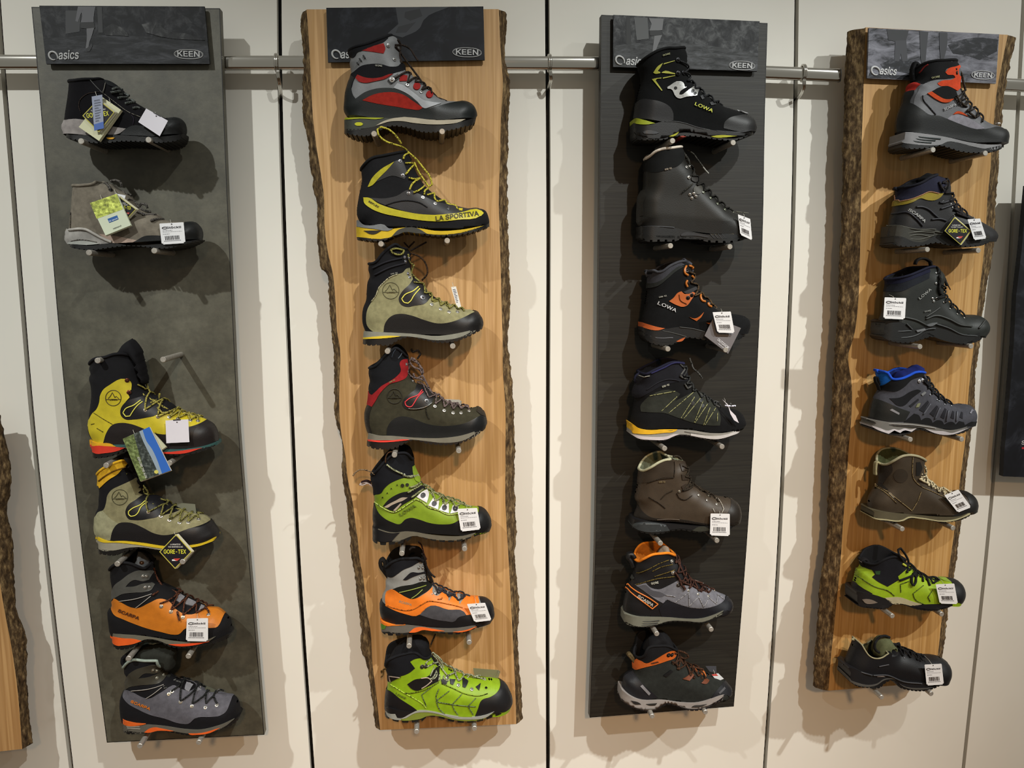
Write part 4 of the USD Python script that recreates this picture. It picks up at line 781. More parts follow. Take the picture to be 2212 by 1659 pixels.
for a in ('790,360 820,480 870,570 930,650', '760,780 850,720 930,680 1040,720', '930,660 1060,700 1180,760', '1060,900 1100,850 1230,850 1340,860', '1350,960 1400,930 1500,960 1600,980', '1140,1020 1155,1090 1175,1160'):
    s.lace(a, 'lace:4a2a1c', .0022)
s.price('1285,1130 1605,1122 1605,1475 1270,1470', 'white barcode price tag on the orange boot of the mottled grey board')

s = shoe(0, 240, 1390, 7, 'mountaineering_boot', 'slate grey mountaineering boot with orange midsole accents, bottom of the mottled grey board', 'fabric:121117',
  heel='212,325 215,400 255,480 225,560 225,650 180,720 150,800 140,920 150,1060 165,1150', collar='320,252 500,262 690,262',
  front='790,320 800,420 900,490 950,530 1080,580 1190,610 1330,690 1480,770 1620,770 1740,800 1810,805 1900,860 1950,980 1960,1080 1950,1120',
  feather='500,1225 1000,1290 1500,1290', cm='fabric:8a968e', lm='fabric:23251f', lift_far=1)
s.tongue('fabric:2b2d27', '350,220 470,80 600,40 760,20 1000,100 990,220 940,380 880,410 800,350 500,340')
s.panel('cuff_strap', 'rubber:3f3c32', '255,480 360,400 520,350 640,325 740,340 760,410 720,460 650,460 500,455 410,530 560,510 700,475 780,490 800,550 750,600 600,620 400,635 240,680 190,730 225,650 222,560')
s.panel('grey_upper', 'suede:56555c', '210,690 330,740 490,820 560,835 720,760 900,680 1000,720 1200,800 1400,860 1600,830 1740,800 1735,840 1765,930 1740,1030 1650,1090 1500,1110 1270,1130 1170,1210 1060,1210 800,1130 600,1080 400,990 230,880 180,800', 1)
s.loop('pull_loop', 'fabric:151318', '215,330 180,280 180,220 250,165 330,110', .004)
s.text('SCARPA', 'lettering', 'paint:c06a1c', '302,880', '590,1000', 38)
s.line('piping', 'plastic:8a8680', '310,715 550,690 780,640', .001, 2); s.line('piping', 'plastic:8a8680', '530,830 640,760 760,670', .001, 2)
s.sole('midsole', 'foam:55524a', '150,1195 300,1235 560,1230 800,1250 1100,1300 1350,1312 1600,1252 1860,1145 1700,1270 1500,1345 1200,1365 900,1322 640,1285 560,1305 500,1347 180,1320')
s.sole('orange_wedge', 'foam:c8591c', '148,1110 200,1165 320,1202 520,1222 420,1242 200,1232 150,1202', .0014)
s.sole('orange_stripe', 'foam:d2571a', '500,1347 560,1300 640,1275 760,1290 940,1330 700,1322 560,1352', .0014)
s.sole('orange_stripe', 'foam:d2571a', '1170,1365 1350,1360 1640,1280 1500,1352 1300,1382 1190,1378', .0014)
s.sole('midsole_groove', 'foam:8f8c86', '230,1250 430,1256 430,1264 230,1260', .001); s.sole('midsole_groove', 'foam:8f8c86', '240,1275 440,1290 440,1298 240,1284', .001)
s.outsole('rubber:121110', '165,1300 500,1340 650,1290 1000,1350 1300,1370 1700,1265 1955,1080', '172,1325 200,1352 430,1362 560,1352 700,1315 900,1345 1150,1392 1400,1385 1650,1305 1880,1200 1958,1105', 75, 16)
s.hooks('metal:9a978a', '630,400 680,420 680,545 735,550', .004); s.hooks('metal:b5b2aa', '870,770 915,740 1050,885 1220,955 1415,990 1580,970')
for a in ('1060,650 1170,740 1140,785 1060,720', '1230,780 1340,820 1320,875 1220,820', '1400,805 1500,815 1510,885 1400,890'): s.panel('lace_guide', 'fabric:77777c', a, 3, mirror=False)
s.cross('lace:1e1f1f', '900,740 1050,870 1220,920 1415,960 1580,960'); s.hooks('metal:b5b2aa', '1190,600 1330,695 1490,770', .002)
for a in ('790,650 880,590 980,540', '800,680 900,640 960,590', '1070,600 1150,660 1215,705', '1240,730 1300,770 1360,805', '980,560 1060,600 1090,690 1190,760', '1600,740 1620,700 1640,690'):
    s.lace(a, 'lace:4e4e4c', .0018)
s.backtag('1440,645 1620,720 1560,800 1400,740', 'grey green tag standing behind the toe laces of the slate grey boot', '4e5044')

# ---------- board two (live edge timber) ----------
s = shoe(1, 730, 70, 7, 'mountaineering_boot', 'silver and red mountaineering boot with black rand, top of the wide timber board', 'leather:6f7072',
  heel='165,300 165,360 190,410 178,460 190,560 200,640 160,760 120,900 105,1050 105,1200 150,1270', collar='230,230 400,180 600,110 720,68',
  front='830,62 900,100 940,170 940,300 960,440 1010,500 1020,580 1080,620 1200,720 1260,750 1340,840 1430,900 1500,990 1650,1040 1800,1050 1950,1060 2040,1110 2080,1180 2095,1260 2080,1320',
  feather='500,1285 1000,1300 1600,1320', cm='fabric:131318', lm='fabric:111113')
s.panel('padded_cuff', 'fabric:121218', '165,300 230,230 400,180 600,110 720,68 760,90 690,150 600,180 480,230 360,280 300,300 240,380 200,385 165,350')
s.panel('red_cuff', 'fabric:8c1f1c', '360,275 520,210 690,165 715,250 690,320 560,300 450,285')
s.panel('black_band', 'fabric:111118', '190,640 250,590 350,510 480,480 650,480 800,520 920,500 960,450 1010,500 1020,570 900,600 800,630 650,680 520,695 400,680 310,640 260,690 200,860 130,1000 120,900 160,760')
s.panel('red_band', 'fabric:8c1f1c', '270,690 300,640 400,680 520,695 650,680 800,630 830,630 720,700 560,740 400,765 310,740', 2)
s.panel('rubber_rand', 'rubber:151c1d', '105,1050 120,900 200,650 255,690 205,850 230,950 270,1005 400,910 540,860 720,840 850,850 980,900 1100,980 1200,1060 1300,1150 1500,1120 1750,1065 1950,1060 2040,1110 2080,1180 2095,1260 2080,1315 1500,1320 800,1300 150,1275 105,1200', 2)
s.panel('red_side', 'suede:8f241b', '370,1030 520,950 700,910 850,910 1000,950 1120,1030 1280,1140 1260,1160 1100,1165 900,1130 700,1100 540,1070', 3)
s.panel('silver_arm', 'leather:9a9ca0', '900,770 1000,810 1150,920 1300,1030 1420,1060 1560,1080 1400,1130 1310,1150 1200,1050 1080,950 950,880 840,840', 3)
s.panel('red_patch', 'fabric:8c1f1c', '930,640 1050,660 1040,740 930,740', 2); s.disc('red_patch', 'fabric:8c1f1c', 1190, 820, 52, 3); s.disc('red_patch', 'fabric:8c1f1c', 1380, 945, 50, 3)
s.panel('hook_plate', 'rubber:1a1a1c', '750,730 900,630 940,690 800,785', 3, mirror=False)
for a in ('385,350 415,402', '330,400 360,442', '295,460 320,490'): s.line('vent_slit', 'rubber:18181a', a, .0016, 2)
s.text('GORE', 'small_label', 'paint:9a9a90', '565,515', '670,525', 22)
s.sole('midsole', 'foam:3a3d37', '95,1318 330,1300 820,1295 1500,1325 1930,1310 1850,1360 1600,1400 1400,1400 1150,1380 950,1345 800,1350 570,1420 400,1460 95,1490')
s.sole('yellow_stripe', 'foam:9aa01e', '105,1290 330,1285 700,1290 640,1305 330,1302 98,1322', .0012)
s.sole('cream_stripe', 'foam:a89f8c', '840,1295 1500,1325 1930,1310 1850,1350 1600,1388 1400,1390 1150,1370 950,1340 800,1345 570,1412 650,1360', .0014)
s.sole('badge', 'plastic:b3b41e', '248,1385 270,1365 315,1358 360,1365 382,1385 360,1405 315,1412 270,1405', .0012)
s.outsole('rubber:171514', '95,1470 500,1435 800,1355 1000,1350 1300,1390 1700,1385 2085,1290', '95,1530 250,1558 450,1570 600,1500 780,1425 1000,1435 1300,1515 1600,1500 1900,1430 2070,1372 2085,1310', 70, 16)
s.hooks('metal:a3a3a3', '760,200 850,410 1050,795 1260,900'); s.hooks('metal:b9b9b9', '820,720', .006)
s.cross('lace:2a211c', '870,700 1050,770 1170,770 1260,880 1400,930')
s.lace('870,210 960,330 1100,520 1220,680 1330,830 1450,930 1500,990', 'lace:2a211c', .0022); s.lace('870,190 960,190 1100,260 1150,340 1210,430', 'lace:2a211c', .002)
s.lace('900,110 940,180 930,330 960,460', 'lace:2a211c', .003); s.lace('1500,990 1560,1010 1640,1040', 'lace:2a211c', .0022)

s = shoe(1, 740, 270, 6, 'mountaineering_boot', 'black mountaineering boot with broad yellow side stripe and yellow laces', 'fabric:1a1a1e',
  heel='240,585 250,740 222,870 205,960 190,1060 190,1180 230,1260 300,1310', collar='380,430 560,390 770,350',
  front='830,355 900,480 960,620 1060,780 1180,890 1300,970 1480,1050 1620,1085 1760,1080 1850,1110 1890,1190 1900,1280 1890,1310',
  feather='600,1330 1000,1340 1500,1350', cm='fabric:16161a', lm='fabric:131315')
s.line('collar_piping', 'fabric:b7ad2a', '380,430 560,390 770,352', .0016)
s.panel('cuff_panel', 'leather:303032', '340,790 450,680 560,560 660,480 760,440 800,520 830,650 800,700 640,660 520,700')
s.panel('cuff_stripe', 'fabric:a8a02a', '330,805 385,690 490,580 670,475 600,560 480,680 355,800', 2)
s.panel('vamp', 'leather:323235', '360,945 560,950 700,920 860,840 1000,900 1200,990 1480,1055 1620,1085 1760,1082 1820,1120 1600,1150 1200,1165 900,1140 650,1070 480,1010')
s.panel('yellow_side', 'rubber:b4ab26', '275,940 350,945 450,1010 600,1070 800,1120 1000,1155 1200,1165 1500,1145 1800,1120 1825,1145 1790,1180 1500,1230 1200,1250 1000,1235 700,1185 500,1140 350,1070 285,1010', 2)
s.text('LA SPORTIVA', 'lettering', 'paint:3a3618', '1210,1242', '1768,1180', 52); s.text('REFLEX', 'lettering', 'paint:4a461c', '340,1000', '465,1075', 20)
s.line('seam', 'lace:1c1c1f', '560,1040 680,1000 850,980 1000,1010 1100,1070', .0012, 2)
s.sole('midsole', 'foam:c2a41c', '175,1320 400,1345 600,1350 780,1330 1010,1340 1200,1370 1500,1360 1840,1302 1600,1385 1400,1420 1250,1425 1100,1410 960,1405 800,1390 700,1425 590,1465 180,1455')
s.sole('heel_cradle', 'rubber:6a6d70', '180,1240 200,1228 270,1290 350,1302 540,1292 600,1338 655,1338 640,1352 400,1345 178,1318', .0014)
s.sole('shank_arch', 'rubber:3f403c', '640,1440 720,1360 830,1328 960,1335 1100,1412 960,1402 800,1388 700,1428', .0014)
s.sole('midsole_window', 'rubber:2a2418', '270,1370 510,1365 410,1415 370,1415', .0012)
s.outsole('rubber:171512', '182,1452 590,1462 700,1420 800,1388 960,1400 1250,1420 1500,1400 1905,1275', '190,1488 350,1502 560,1496 650,1450 780,1400 960,1412 1150,1438 1400,1440 1650,1400 1905,1325', 70, 12)
s.hooks('metal:8f8f92', '745,470 780,655 855,890'); s.hooks('metal:c2c2c2', '1040,940 1200,1020'); s.hooks('metal:6a6a6c', '1370,1080')
for a in ('790,440 800,400 850,365', '820,495 900,490 920,520 850,600 820,640', '860,685 940,700 1000,690 900,770 870,840', '920,875 1000,840 1060,790', '1060,900 1065,850 1110,820', '1100,905 1190,880 1200,960 1230,990 1320,970 1360,1020 1460,1045 1500,1090 1540,1100',
  '760,240 700,150 600,60 500,25 450,60 470,130 560,210 700,260 800,300 860,360 930,420 1050,560 1140,690 1160,770 1120,800 1040,690 960,560 930,480'):
    s.lace(a, 'lace:b0a63c', .0021)
s.panel('lace_tab', 'fabric:c8b81e', '1505,1088 1555,1092 1550,1118 1510,1112', 3, mirror=False)

s = shoe(1, 760, 520, 7, 'mountaineering_boot', 'olive mountaineering boot with black cuff and small white label on the wide timber board', 'fabric:131319',
  heel='258,350 250,440 272,540 240,620 225,750 215,900 170,1020 155,1150 165,1260 200,1360', collar='330,340 470,190 590,90 660,55 750,110',
  front='830,130 880,200 872,340 890,450 920,540 1010,600 1100,690 1180,790 1300,880 1450,950 1600,1000 1730,1050 1830,1050 1900,1080 1960,1170 1980,1260 1960,1330',
  feather='500,1380 1000,1410 1500,1420', cm='fabric:15151b', lm='fabric:101013')
s.panel('olive_upper', 'suede:84805f', '870,410 830,420 770,480 680,510 570,560 480,640 410,720 370,830 300,930 240,1040 220,1160 235,1280 330,1375 480,1380 500,1260 560,1170 640,1120 760,1105 900,1130 1100,1200 1300,1250 1500,1230 1700,1160 1860,1080 1800,1050 1600,1000 1300,895 1180,870 1120,940 950,980 830,1000 740,960 710,880 760,770 880,650 920,590 900,520')
s.panel('ankle_patch', 'rubber:252427', '915,595 1000,620 1090,700 1170,860 1120,940 950,980 830,1000 740,960 710,880 760,770 880,650', 2)
s.panel('rubber_rand', 'rubber:191718', '480,1385 500,1260 560,1170 640,1120 760,1105 900,1130 1100,1200 1300,1250 1500,1230 1700,1160 1860,1080 1835,1050 1900,1080 1960,1170 1980,1260 1960,1330 1700,1390 1300,1440 900,1405', 2)
s.line('stitching', 'lace:a5a083', '690,505 570,555 480,635 410,715 370,825 300,925', .0013, 2)
s.line('gear_loop_print', 'paint:d8d05a', '1000,700 930,760 800,820 755,880 790,930 850,945 890,910 930,840 1020,730', .0013, 3)
s.emblem('paint:4c4a30', '590', '755', 124)
s.line('cuff_seam', 'fabric:25252c', '320,420 500,330 760,260', .0022); s.line('cuff_seam', 'fabric:25252c', '350,520 540,420 800,340', .0022)
s.text('GORE-TEX', 'small_label', 'paint:8a8a80', '590,515', '690,495', 18)
s.sole('midsole', 'foam:7b7b70', '180,1372 500,1385 900,1405 1300,1440 1600,1400 1900,1328 1850,1380 1600,1470 1300,1512 1050,1472 850,1447 700,1447 168,1468')
s.sole('yellow_stripe', 'foam:cbb12a', '168,1462 700,1442 740,1447 500,1475 168,1487', .0014)
s.outsole('rubber:1c1612', '168,1480 500,1470 860,1450 1300,1505 1600,1470 1975,1280', '165,1558 260,1588 400,1580 560,1588 700,1510 860,1462 1100,1505 1300,1548 1550,1530 1750,1460 1960,1350', 70, 16)
s.hooks('metal:9a9aa2', '795,250 805,315 855,260 845,500 870,555', .004); s.hooks('metal:7c7c82', '1070,860', .0065); s.hooks('metal:aaa8a0', '1205,965 1340,1035 1470,1080 1595,1080')
s.cross('lace:77733c', '930,640 1090,800 1205,920 1340,990 1470,1040 1595,1050 1690,1080')
for a in ('590,130 680,120 790,150 770,190 690,210 600,160 590,130', '850,200 880,330 940,370 910,440 900,490 960,560 1020,610', '1200,860 1240,920 1300,910', '1320,930 1400,950 1450,1000', '1090,690 1150,780 1190,840'): s.lace(a, 'lace:77733c', .0022)
s.lace('900,190 1050,260 1130,380 1140,500 1060,600', 'lace:2e1f12', .002); s.lace('860,100 910,50 950,10', 'lace:1c1414', .0018); s.lace('870,110 830,70 790,25', 'lace:1c1414', .0018); s.lace('890,150 1000,90 1130,20', 'lace:1c1414', .0018)
s.label_tag('1500,700 1575,690 1655,1005 1590,1015', 'narrow white label standing at the toe of the olive boot on the timber board', color='d6d4ce', lift=.0, mid=True)
s = shoe(1, 770, 745, 7, 'mountaineering_boot', 'dark olive mountaineering boot with red cuff edge and red gear loop print', 'suede:3d3a2c',
  heel='195,350 190,440 210,550 192,620 190,690 180,800 165,900 130,1000 125,1120 150,1260 180,1340', collar='290,320 420,180 530,90 590,50 680,100',
  front='770,180 790,300 800,450 880,560 950,600 1060,640 1120,680 1200,760 1320,830 1450,880 1600,920 1720,950 1850,940 1920,1000 1955,1100 1965,1200 1950,1260',
  feather='500,1370 1000,1400 1500,1390', cm='fabric:14161d', lm='fabric:101013')
s.panel('black_cuff', 'fabric:12141b', '195,350 290,320 420,180 530,90 590,50 680,100 770,180 765,215 690,225 655,260 665,400 610,470 500,550 380,620 310,690 240,755 200,740 190,690 192,620 210,550 190,440')
s.panel('red_cuff_edge', 'fabric:8e1a1e', '655,260 690,225 765,215 770,300 775,420 740,500 640,550 500,590 420,660 340,760 290,850 235,935 165,900 180,800 188,700 205,740 240,757 310,692 380,622 500,552 610,472 665,402', 2)
s.panel('heel_strap', 'leather:211b16', '165,900 235,935 200,1060 195,1180 235,1340 180,1340 150,1260 125,1120 130,1000')
s.panel('ankle_patch', 'rubber:1b1a1c', '910,600 1000,620 1090,680 1180,790 1140,860 1060,940 860,980 740,960 695,890 720,820 800,740 880,680', 2)
s.panel('rubber_rand', 'rubber:1a1c1e', '455,1380 465,1260 540,1140 650,1085 780,1090 900,1130 1020,1180 1200,1220 1450,1220 1650,1180 1850,1080 1940,1020 1965,1120 1965,1200 1900,1270 1600,1370 1300,1410 900,1405')
s.panel('toe_cap', 'leather:2c241a', '1830,945 1920,1000 1950,1080 1880,1060 1820,1010', 2)
s.line('gear_loop_print', 'paint:c8323a', '990,690 930,760 800,810 735,860 745,905 790,935 830,930 870,880 920,800 1005,715', .0013, 3)
s.emblem('paint:25241c', '575', '775', 110)
s.line('rand_edge', 'metal:8a8a86', '790,965 940,962 1060,930 1140,875', .0012, 3); s.line('seam', 'lace:23221a', '1050,960 1060,1040 1100,1120', .0012)
s.line('cuff_seam', 'fabric:3a424e', '530,190 560,110 595,60', .001, 2); s.line('cuff_seam', 'fabric:4a525c', '625,205 660,160 685,115', .0012, 2)
s.text('GORE-TEX', 'small_label', 'paint:8a8a5a', '500,575', '585,535', 18)
s.sole('midsole', 'foam:6d695d', '180,1340 300,1370 500,1375 900,1405 1300,1410 1600,1370 1885,1270 1850,1340 1600,1450 1300,1485 1050,1455 850,1435 700,1440 165,1440')
s.sole('red_stripe', 'foam:d2382c', '165,1432 330,1448 500,1448 760,1432 800,1438 500,1470 330,1472 175,1455', .0014)
s.outsole('rubber:221813', '160,1455 330,1470 760,1440 1050,1455 1300,1480 1600,1450 1950,1230', '155,1520 260,1575 380,1582 560,1575 720,1500 850,1445 1080,1500 1300,1520 1550,1495 1750,1415 1955,1265', 75, 18)
s.hooks('metal:9a9a9a', '750,295 845,550'); s.hooks('metal:6e6e70', '1060,850', .0055); s.hooks('metal:b5b2ac', '1185,930 1325,995 1460,1030 1580,1030 1700,1005')
s.cross('lace:5d504e', '900,580 1080,800 1185,900 1325,950 1460,980 1580,980 1700,980')
for a in ('845,190 800,250 790,340 770,420 830,480', '820,210 900,260 1000,380 1010,430', '800,260 860,330 960,380 1000,450', '860,200 940,290 1000,390', '830,480 930,500 1000,460 1040,540 1090,640 1150,740', '860,430 880,500 960,510 1030,540', '1060,630 1130,720 1200,770', '1200,780 1240,740 1300,820 1420,880', '1330,830 1400,900 1480,880 1560,930', '1430,930 1500,890 1600,940 1680,930 1710,1000'):
    s.lace(a, 'lace:5d504e', .0024)
s.lace('830,60 850,110 930,80 970,140 920,210', 'lace:1e1612', .0022)
s.backtag('1340,820 1555,830 1585,850 1580,915 1430,880', 'plain grey tag standing behind the laces of the dark olive boot with red cuff edge', '9a978e')

s = shoe(1, 755, 965, 7, 'mountaineering_boot', 'lime green mountaineering boot with white lace plates, a pull loop and a trailing lace', 'leather:738b1c',
  heel='330,420 325,480 350,580 360,640 365,720 380,800 375,900 360,1000 360,1100 370,1180 350,1220', collar='440,330 540,220 620,150 740,100 860,100',
  front='960,180 970,280 1010,380 1060,480 1100,560 1200,640 1330,720 1450,780 1600,820 1760,890 1920,910 2010,930 2090,1010 2130,1100 2140,1180 2110,1260',
  feather='700,1290 1100,1300 1600,1330', cm='fabric:13141b', lm='fabric:0f0f12')
s.panel('black_cuff', 'fabric:12141c', '330,420 440,330 540,220 620,150 740,100 860,100 960,180 965,290 980,400 940,470 820,470 700,510 590,570 520,640 480,700 365,725 360,640 350,580 325,480')
s.panel('tongue_strip', 'leather:79922a', '945,300 975,285 1000,310 1060,480 1050,545 1000,520 960,420', 3)
s.panel('flex_zone', 'fabric:19161a', '510,895 580,810 680,740 800,690 900,670 1000,600 1090,590 1150,640 1060,700 1000,760 900,820 800,880 690,975 600,950', 2)
s.panel('flex_print', 'paint:9a8c7c', '530,905 620,850 700,810 790,765 880,765 800,815 730,840 640,880 560,920', 3, mirror=False)
s.panel('flex_print', 'paint:9a8c7c', '660,960 720,900 770,850 790,860 740,920 690,970', 3, mirror=False)
s.panel('rubber_rand', 'rubber:141416', '375,850 400,920 450,1010 540,1090 640,1140 760,1170 850,1095 930,1075 1050,1100 1200,1150 1400,1175 1560,1160 1660,1110 1950,1000 1970,930 2010,930 2090,1010 2130,1100 2140,1180 2110,1270 1900,1310 1600,1345 1100,1310 700,1300 350,1225 370,1180 360,1100 360,1000', 2)
for a in ('1010,760 1100,680 1165,655 1190,700 1165,850', '1185,890 1260,780 1350,830 1335,950', '1350,960 1420,850 1500,880 1500,1010', '1520,1015 1560,900 1640,920 1640,990'): s.panel('lace_plate', 'plastic:bdb9bb', a, 3, mirror=False)
for a in ((1105, 740), (1275, 865), (1430, 930), (1595, 945)): s.disc('plate_pad', 'rubber:2c2a2c', a[0], a[1], 38, 4)
s.line('edge_seam', 'lace:a0b060', '390,830 480,900 560,950 680,985 760,950 880,870 1000,790 1100,840 1180,910 1330,960 1500,1030 1620,1020', .0012, 3)
s.text('LOWA', 'lettering', 'paint:4f611a', '775,1045', '1010,900', 46)
for a in ((720, 578), (632, 632), (572, 700), (502, 765)): s.disc('vent_hole', 'rubber:1a1c0c', a[0], a[1], 8, 3)
s.disc('ankle_hook_plate', 'rubber:26291a', 800, 585, 26, 3); s.disc('ankle_hook_plate', 'rubber:26291a', 870, 575, 24, 3)
s.loop('pull_loop', 'fabric:a79a96', '345,600 270,540 190,545 155,570 200,575 280,550 340,580', .0016); s.loop('pull_loop', 'fabric:2a1216', '330,540 260,515 180,535', .002)
s.sole('midsole', 'foam:5d584b', '350,1230 700,1300 840,1280 1000,1290 1200,1330 1450,1360 1700,1355 1930,1290 1800,1380 1500,1420 1300,1410 1100,1370 960,1350 840,1390 700,1445 640,1430 640,1370 360,1300')
s.sole('heel_cradle', 'rubber:17161a', '345,1215 420,1250 640,1310 760,1300 700,1360 640,1430 500,1440 350,1400', .0014)
s.outsole('rubber:141210', '345,1380 500,1430 640,1435 850,1390 960,1350 1200,1390 1500,1415 1800,1370 2115,1240', '350,1420 430,1475 640,1480 760,1470 900,1420 960,1358 1200,1410 1450,1445 1700,1425 1900,1355 2130,1250', 130, 40)
s.hooks('metal:77757a', '1105,735 1275,865 1430,930 1595,945', .0045); s.hooks('metal:8a8a8a', '825,430', .004)
s.cross('lace:777a55', '1130,640 1290,830 1440,890 1600,920 1750,920')
s.lace('560,270 640,330 730,380 800,410 870,450 970,450 1040,420', 'lace:83866a', .0022); s.lace('890,450 970,440 1050,440', 'lace:83866a', .0022)
s.lace('380,420 330,385 220,350 140,355 90,390 50,440', 'lace:6d5a44', .0018); s.lace('545,240 550,150 590,90 640,75', 'lace:3a2412', .0016)
for a in ('905,620 1000,590 1090,530', '880,700 960,650 1080,580', '935,770 1020,710 1110,640', '1100,600 1130,570 1180,600', '1200,680 1270,750 1300,830', '1230,670 1330,710 1400,790 1420,870', '1400,740 1500,800 1530,870', '1550,800 1650,850 1740,910', '1640,840 1720,870 1850,910'):
    s.lace(a, 'lace:777a55', .0023)
s.price('1630,940 1930,925 1985,1250 1685,1285', 'white barcode price tag on the lime boot with white lace plates')

s = shoe(1, 790, 1170, 7, 'mountaineering_boot', 'bright orange and grey mountaineering boot with black pull loop and grey side inset', 'leather:82827f',
  heel='300,360 300,440 320,520 300,600 300,700 255,800 240,880 220,960 225,1060 260,1170', collar='400,310 500,270 680,255 800,255',
  front='870,280 890,400 915,520 940,600 1000,640 1080,690 1200,740 1330,800 1450,810 1600,850 1700,855 1820,870 1900,930 1930,1030 1935,1120 1890,1190',
  feather='600,1240 1000,1290 1400,1310', cm='fabric:17181d', lm='fabric:141416')
s.panel('black_cuff', 'fabric:13141b', '300,365 400,310 500,270 680,255 800,255 870,285 800,310 700,370 560,430 480,490 380,540 325,525 300,440')
s.panel('cuff_window', 'fabric:19161c', '565,575 610,530 690,465 800,470 905,450 905,475 800,500 690,540 600,580', 2)
s.panel('flex_zone', 'fabric:15160f', '410,720 480,690 700,650 910,610 960,640 1000,700 940,750 850,800 760,850 700,865 600,830 500,770', 2)
s.line('flex_piping', 'plastic:7d8a3c', '510,765 700,720 900,665', .0012, 3); s.line('flex_piping', 'plastic:7d8a3c', '690,855 770,800 850,725', .0012, 3)
s.panel('orange_upper', 'leather:d5701d', '310,800 330,750 405,720 500,770 600,830 700,865 780,850 900,780 1000,710 1010,790 1070,830 1170,800 1230,840 1250,915 1310,870 1390,905 1420,970 1460,925 1700,910 1720,960 1600,1100 1520,1110 1480,1060 1250,1030 980,965 760,1120 600,1090 450,1040 310,970', 3)
s.panel('grey_inset', 'suede:47464a', '800,1095 980,965 1250,1030 1480,1060 1520,1110 1390,1150 1350,1195 1200,1195 1000,1160', 3)
s.panel('rubber_rand', 'rubber:16161a', '225,870 300,950 450,1040 600,1090 760,1120 820,1095 1000,1155 1200,1195 1340,1195 1390,1150 1520,1110 1640,1100 1750,960 1690,880 1700,855 1820,870 1900,930 1930,1030 1935,1120 1890,1200 1500,1300 1100,1300 700,1260 330,1240 260,1170 225,1060 220,960', 2)
s.line('seam', 'lace:9a5518', '330,960 450,1000 600,1030 700,1020 820,960 940,900 1050,910 1300,970 1460,1010', .0012, 4)
s.line('seam', 'lace:9a5518', '1080,880 1140,880 1150,860', .0014, 4)
s.text('SCARPA', 'lettering', 'paint:8a7c68', '500,910', '690,965', 34)
s.sole('midsole', 'foam:5a564f', '230,1265 500,1255 700,1265 1000,1300 1350,1310 1690,1260 1600,1320 1320,1370 1000,1355 790,1300 660,1375 240,1360')
s.sole('orange_wedge', 'foam:d8731e', '218,1175 260,1215 340,1245 600,1262 420,1272 300,1272 222,1225', .0014)
s.sole('green_tab', 'foam:4a7a1e', '228,1265 310,1268 290,1320 235,1330', .0012)
s.sole('orange_stripe', 'foam:d8601e', '655,1378 740,1310 800,1297 1000,1320 1190,1355 1000,1352 860,1338 760,1372', .0014); s.sole('orange_stripe', 'foam:d8601e', '1320,1370 1500,1345 1680,1285 1560,1345 1420,1372', .0014)
s.outsole('rubber:161414', '238,1350 660,1370 800,1320 1000,1350 1320,1370 1600,1320 1880,1190', '240,1365 290,1405 430,1420 620,1412 760,1372 860,1340 1050,1370 1250,1402 1450,1395 1600,1335 1720,1295 1890,1195', 110, 26)
s.hooks('metal:9a9894', '800,390 855,395 825,560 875,555', .0042); s.hooks('metal:c0bab2', '1000,800 1055,785')
s.loop('pull_loop', 'fabric:15110f', '340,530 280,450 225,360 225,290 255,262 285,300 290,390 310,440', .0042)
s.cross('lace:29272c', '950,620 1090,800 1240,860 1400,930 1580,930')
for a in ('1000,660 1060,740 1070,800', '1120,730 1220,790 1250,830', '1120,760 1220,820', '1200,770 1300,840 1380,890', '1250,810 1400,900', '1380,850 1480,890 1600,910', '1400,830 1550,860 1620,910'): s.lace(a, 'lace:55555a', .0022)
for a in ('880,300 930,400 1000,500 1050,540', '850,180 890,260 920,400 960,540 1000,620', '900,330 960,470 1010,600', '660,130 700,90 750,90'): s.lace(a, 'lace:18120f', .0024)
s.lace('800,0 840,50 860,110 880,190 920,270', 'lace:2a150e', .0018)
for a in ('1100,740 1220,800 1200,830 1090,770', '1260,820 1380,880 1360,910 1250,850', '1440,880 1600,880 1600,915 1440,910'): s.panel('lace_guide', 'fabric:3a3a40', a, 4, mirror=False)
s.price('1530,945 1805,925 1905,1190 1645,1220', 'white barcode price tag turned on the toe of the bright orange and grey boot', short=True)

s = shoe(1, 805, 1365, 7, 'hiking_boot', 'lime green boot with black toe cap, lowest on the wide timber board', 'leather:7d9c12',
  heel='195,480 200,540 230,640 230,740 215,860 200,960 190,1050 185,1140', collar='230,430 330,380 480,335 640,315 800,312',
  front='880,340 930,420 1000,500 1080,530 1200,590 1330,650 1480,690 1640,710 1780,715 1900,735 1990,780 2060,880 2100,990 2105,1070 2080,1150',
  feather='700,1200 1100,1260 1600,1290', cm='fabric:15161c', lm='fabric:111114', lift_far=1)
s.tongue('fabric:101016', '240,420 300,300 420,170 540,90 680,60 790,90 850,150 860,260 880,360 640,400')
s.panel('padded_cuff', 'fabric:12131b', '195,490 230,430 330,380 480,335 640,315 800,312 870,340 860,385 740,390 620,415 565,450 640,550 550,620 430,665 230,650 200,560')
s.panel('heel_inset', 'fabric:1b1512', '225,660 430,675 300,740 275,755 232,740', 2)
s.line('inset_piping', 'plastic:8a7a70', '415,685 260,662 278,750', .0013, 3)
s.panel('flex_zone', 'fabric:17120f', '525,790 640,720 760,700 850,660 900,600 960,560 1010,600 1000,740 900,790 790,840 660,885 580,850', 2)
s.line('flex_piping', 'plastic:9a8a7c', '730,695 840,695 890,740 820,800 740,850', .0016, 3)
s.line('ankle_seam', 'lace:5c6f16', '480,920 600,915 780,870 1000,760', .0012, 2)
s.panel('heel_cap', 'rubber:171417', '205,865 270,895 400,1000 520,1080 640,1160 680,1195 560,1240 400,1250 185,1190 190,1050', 2)
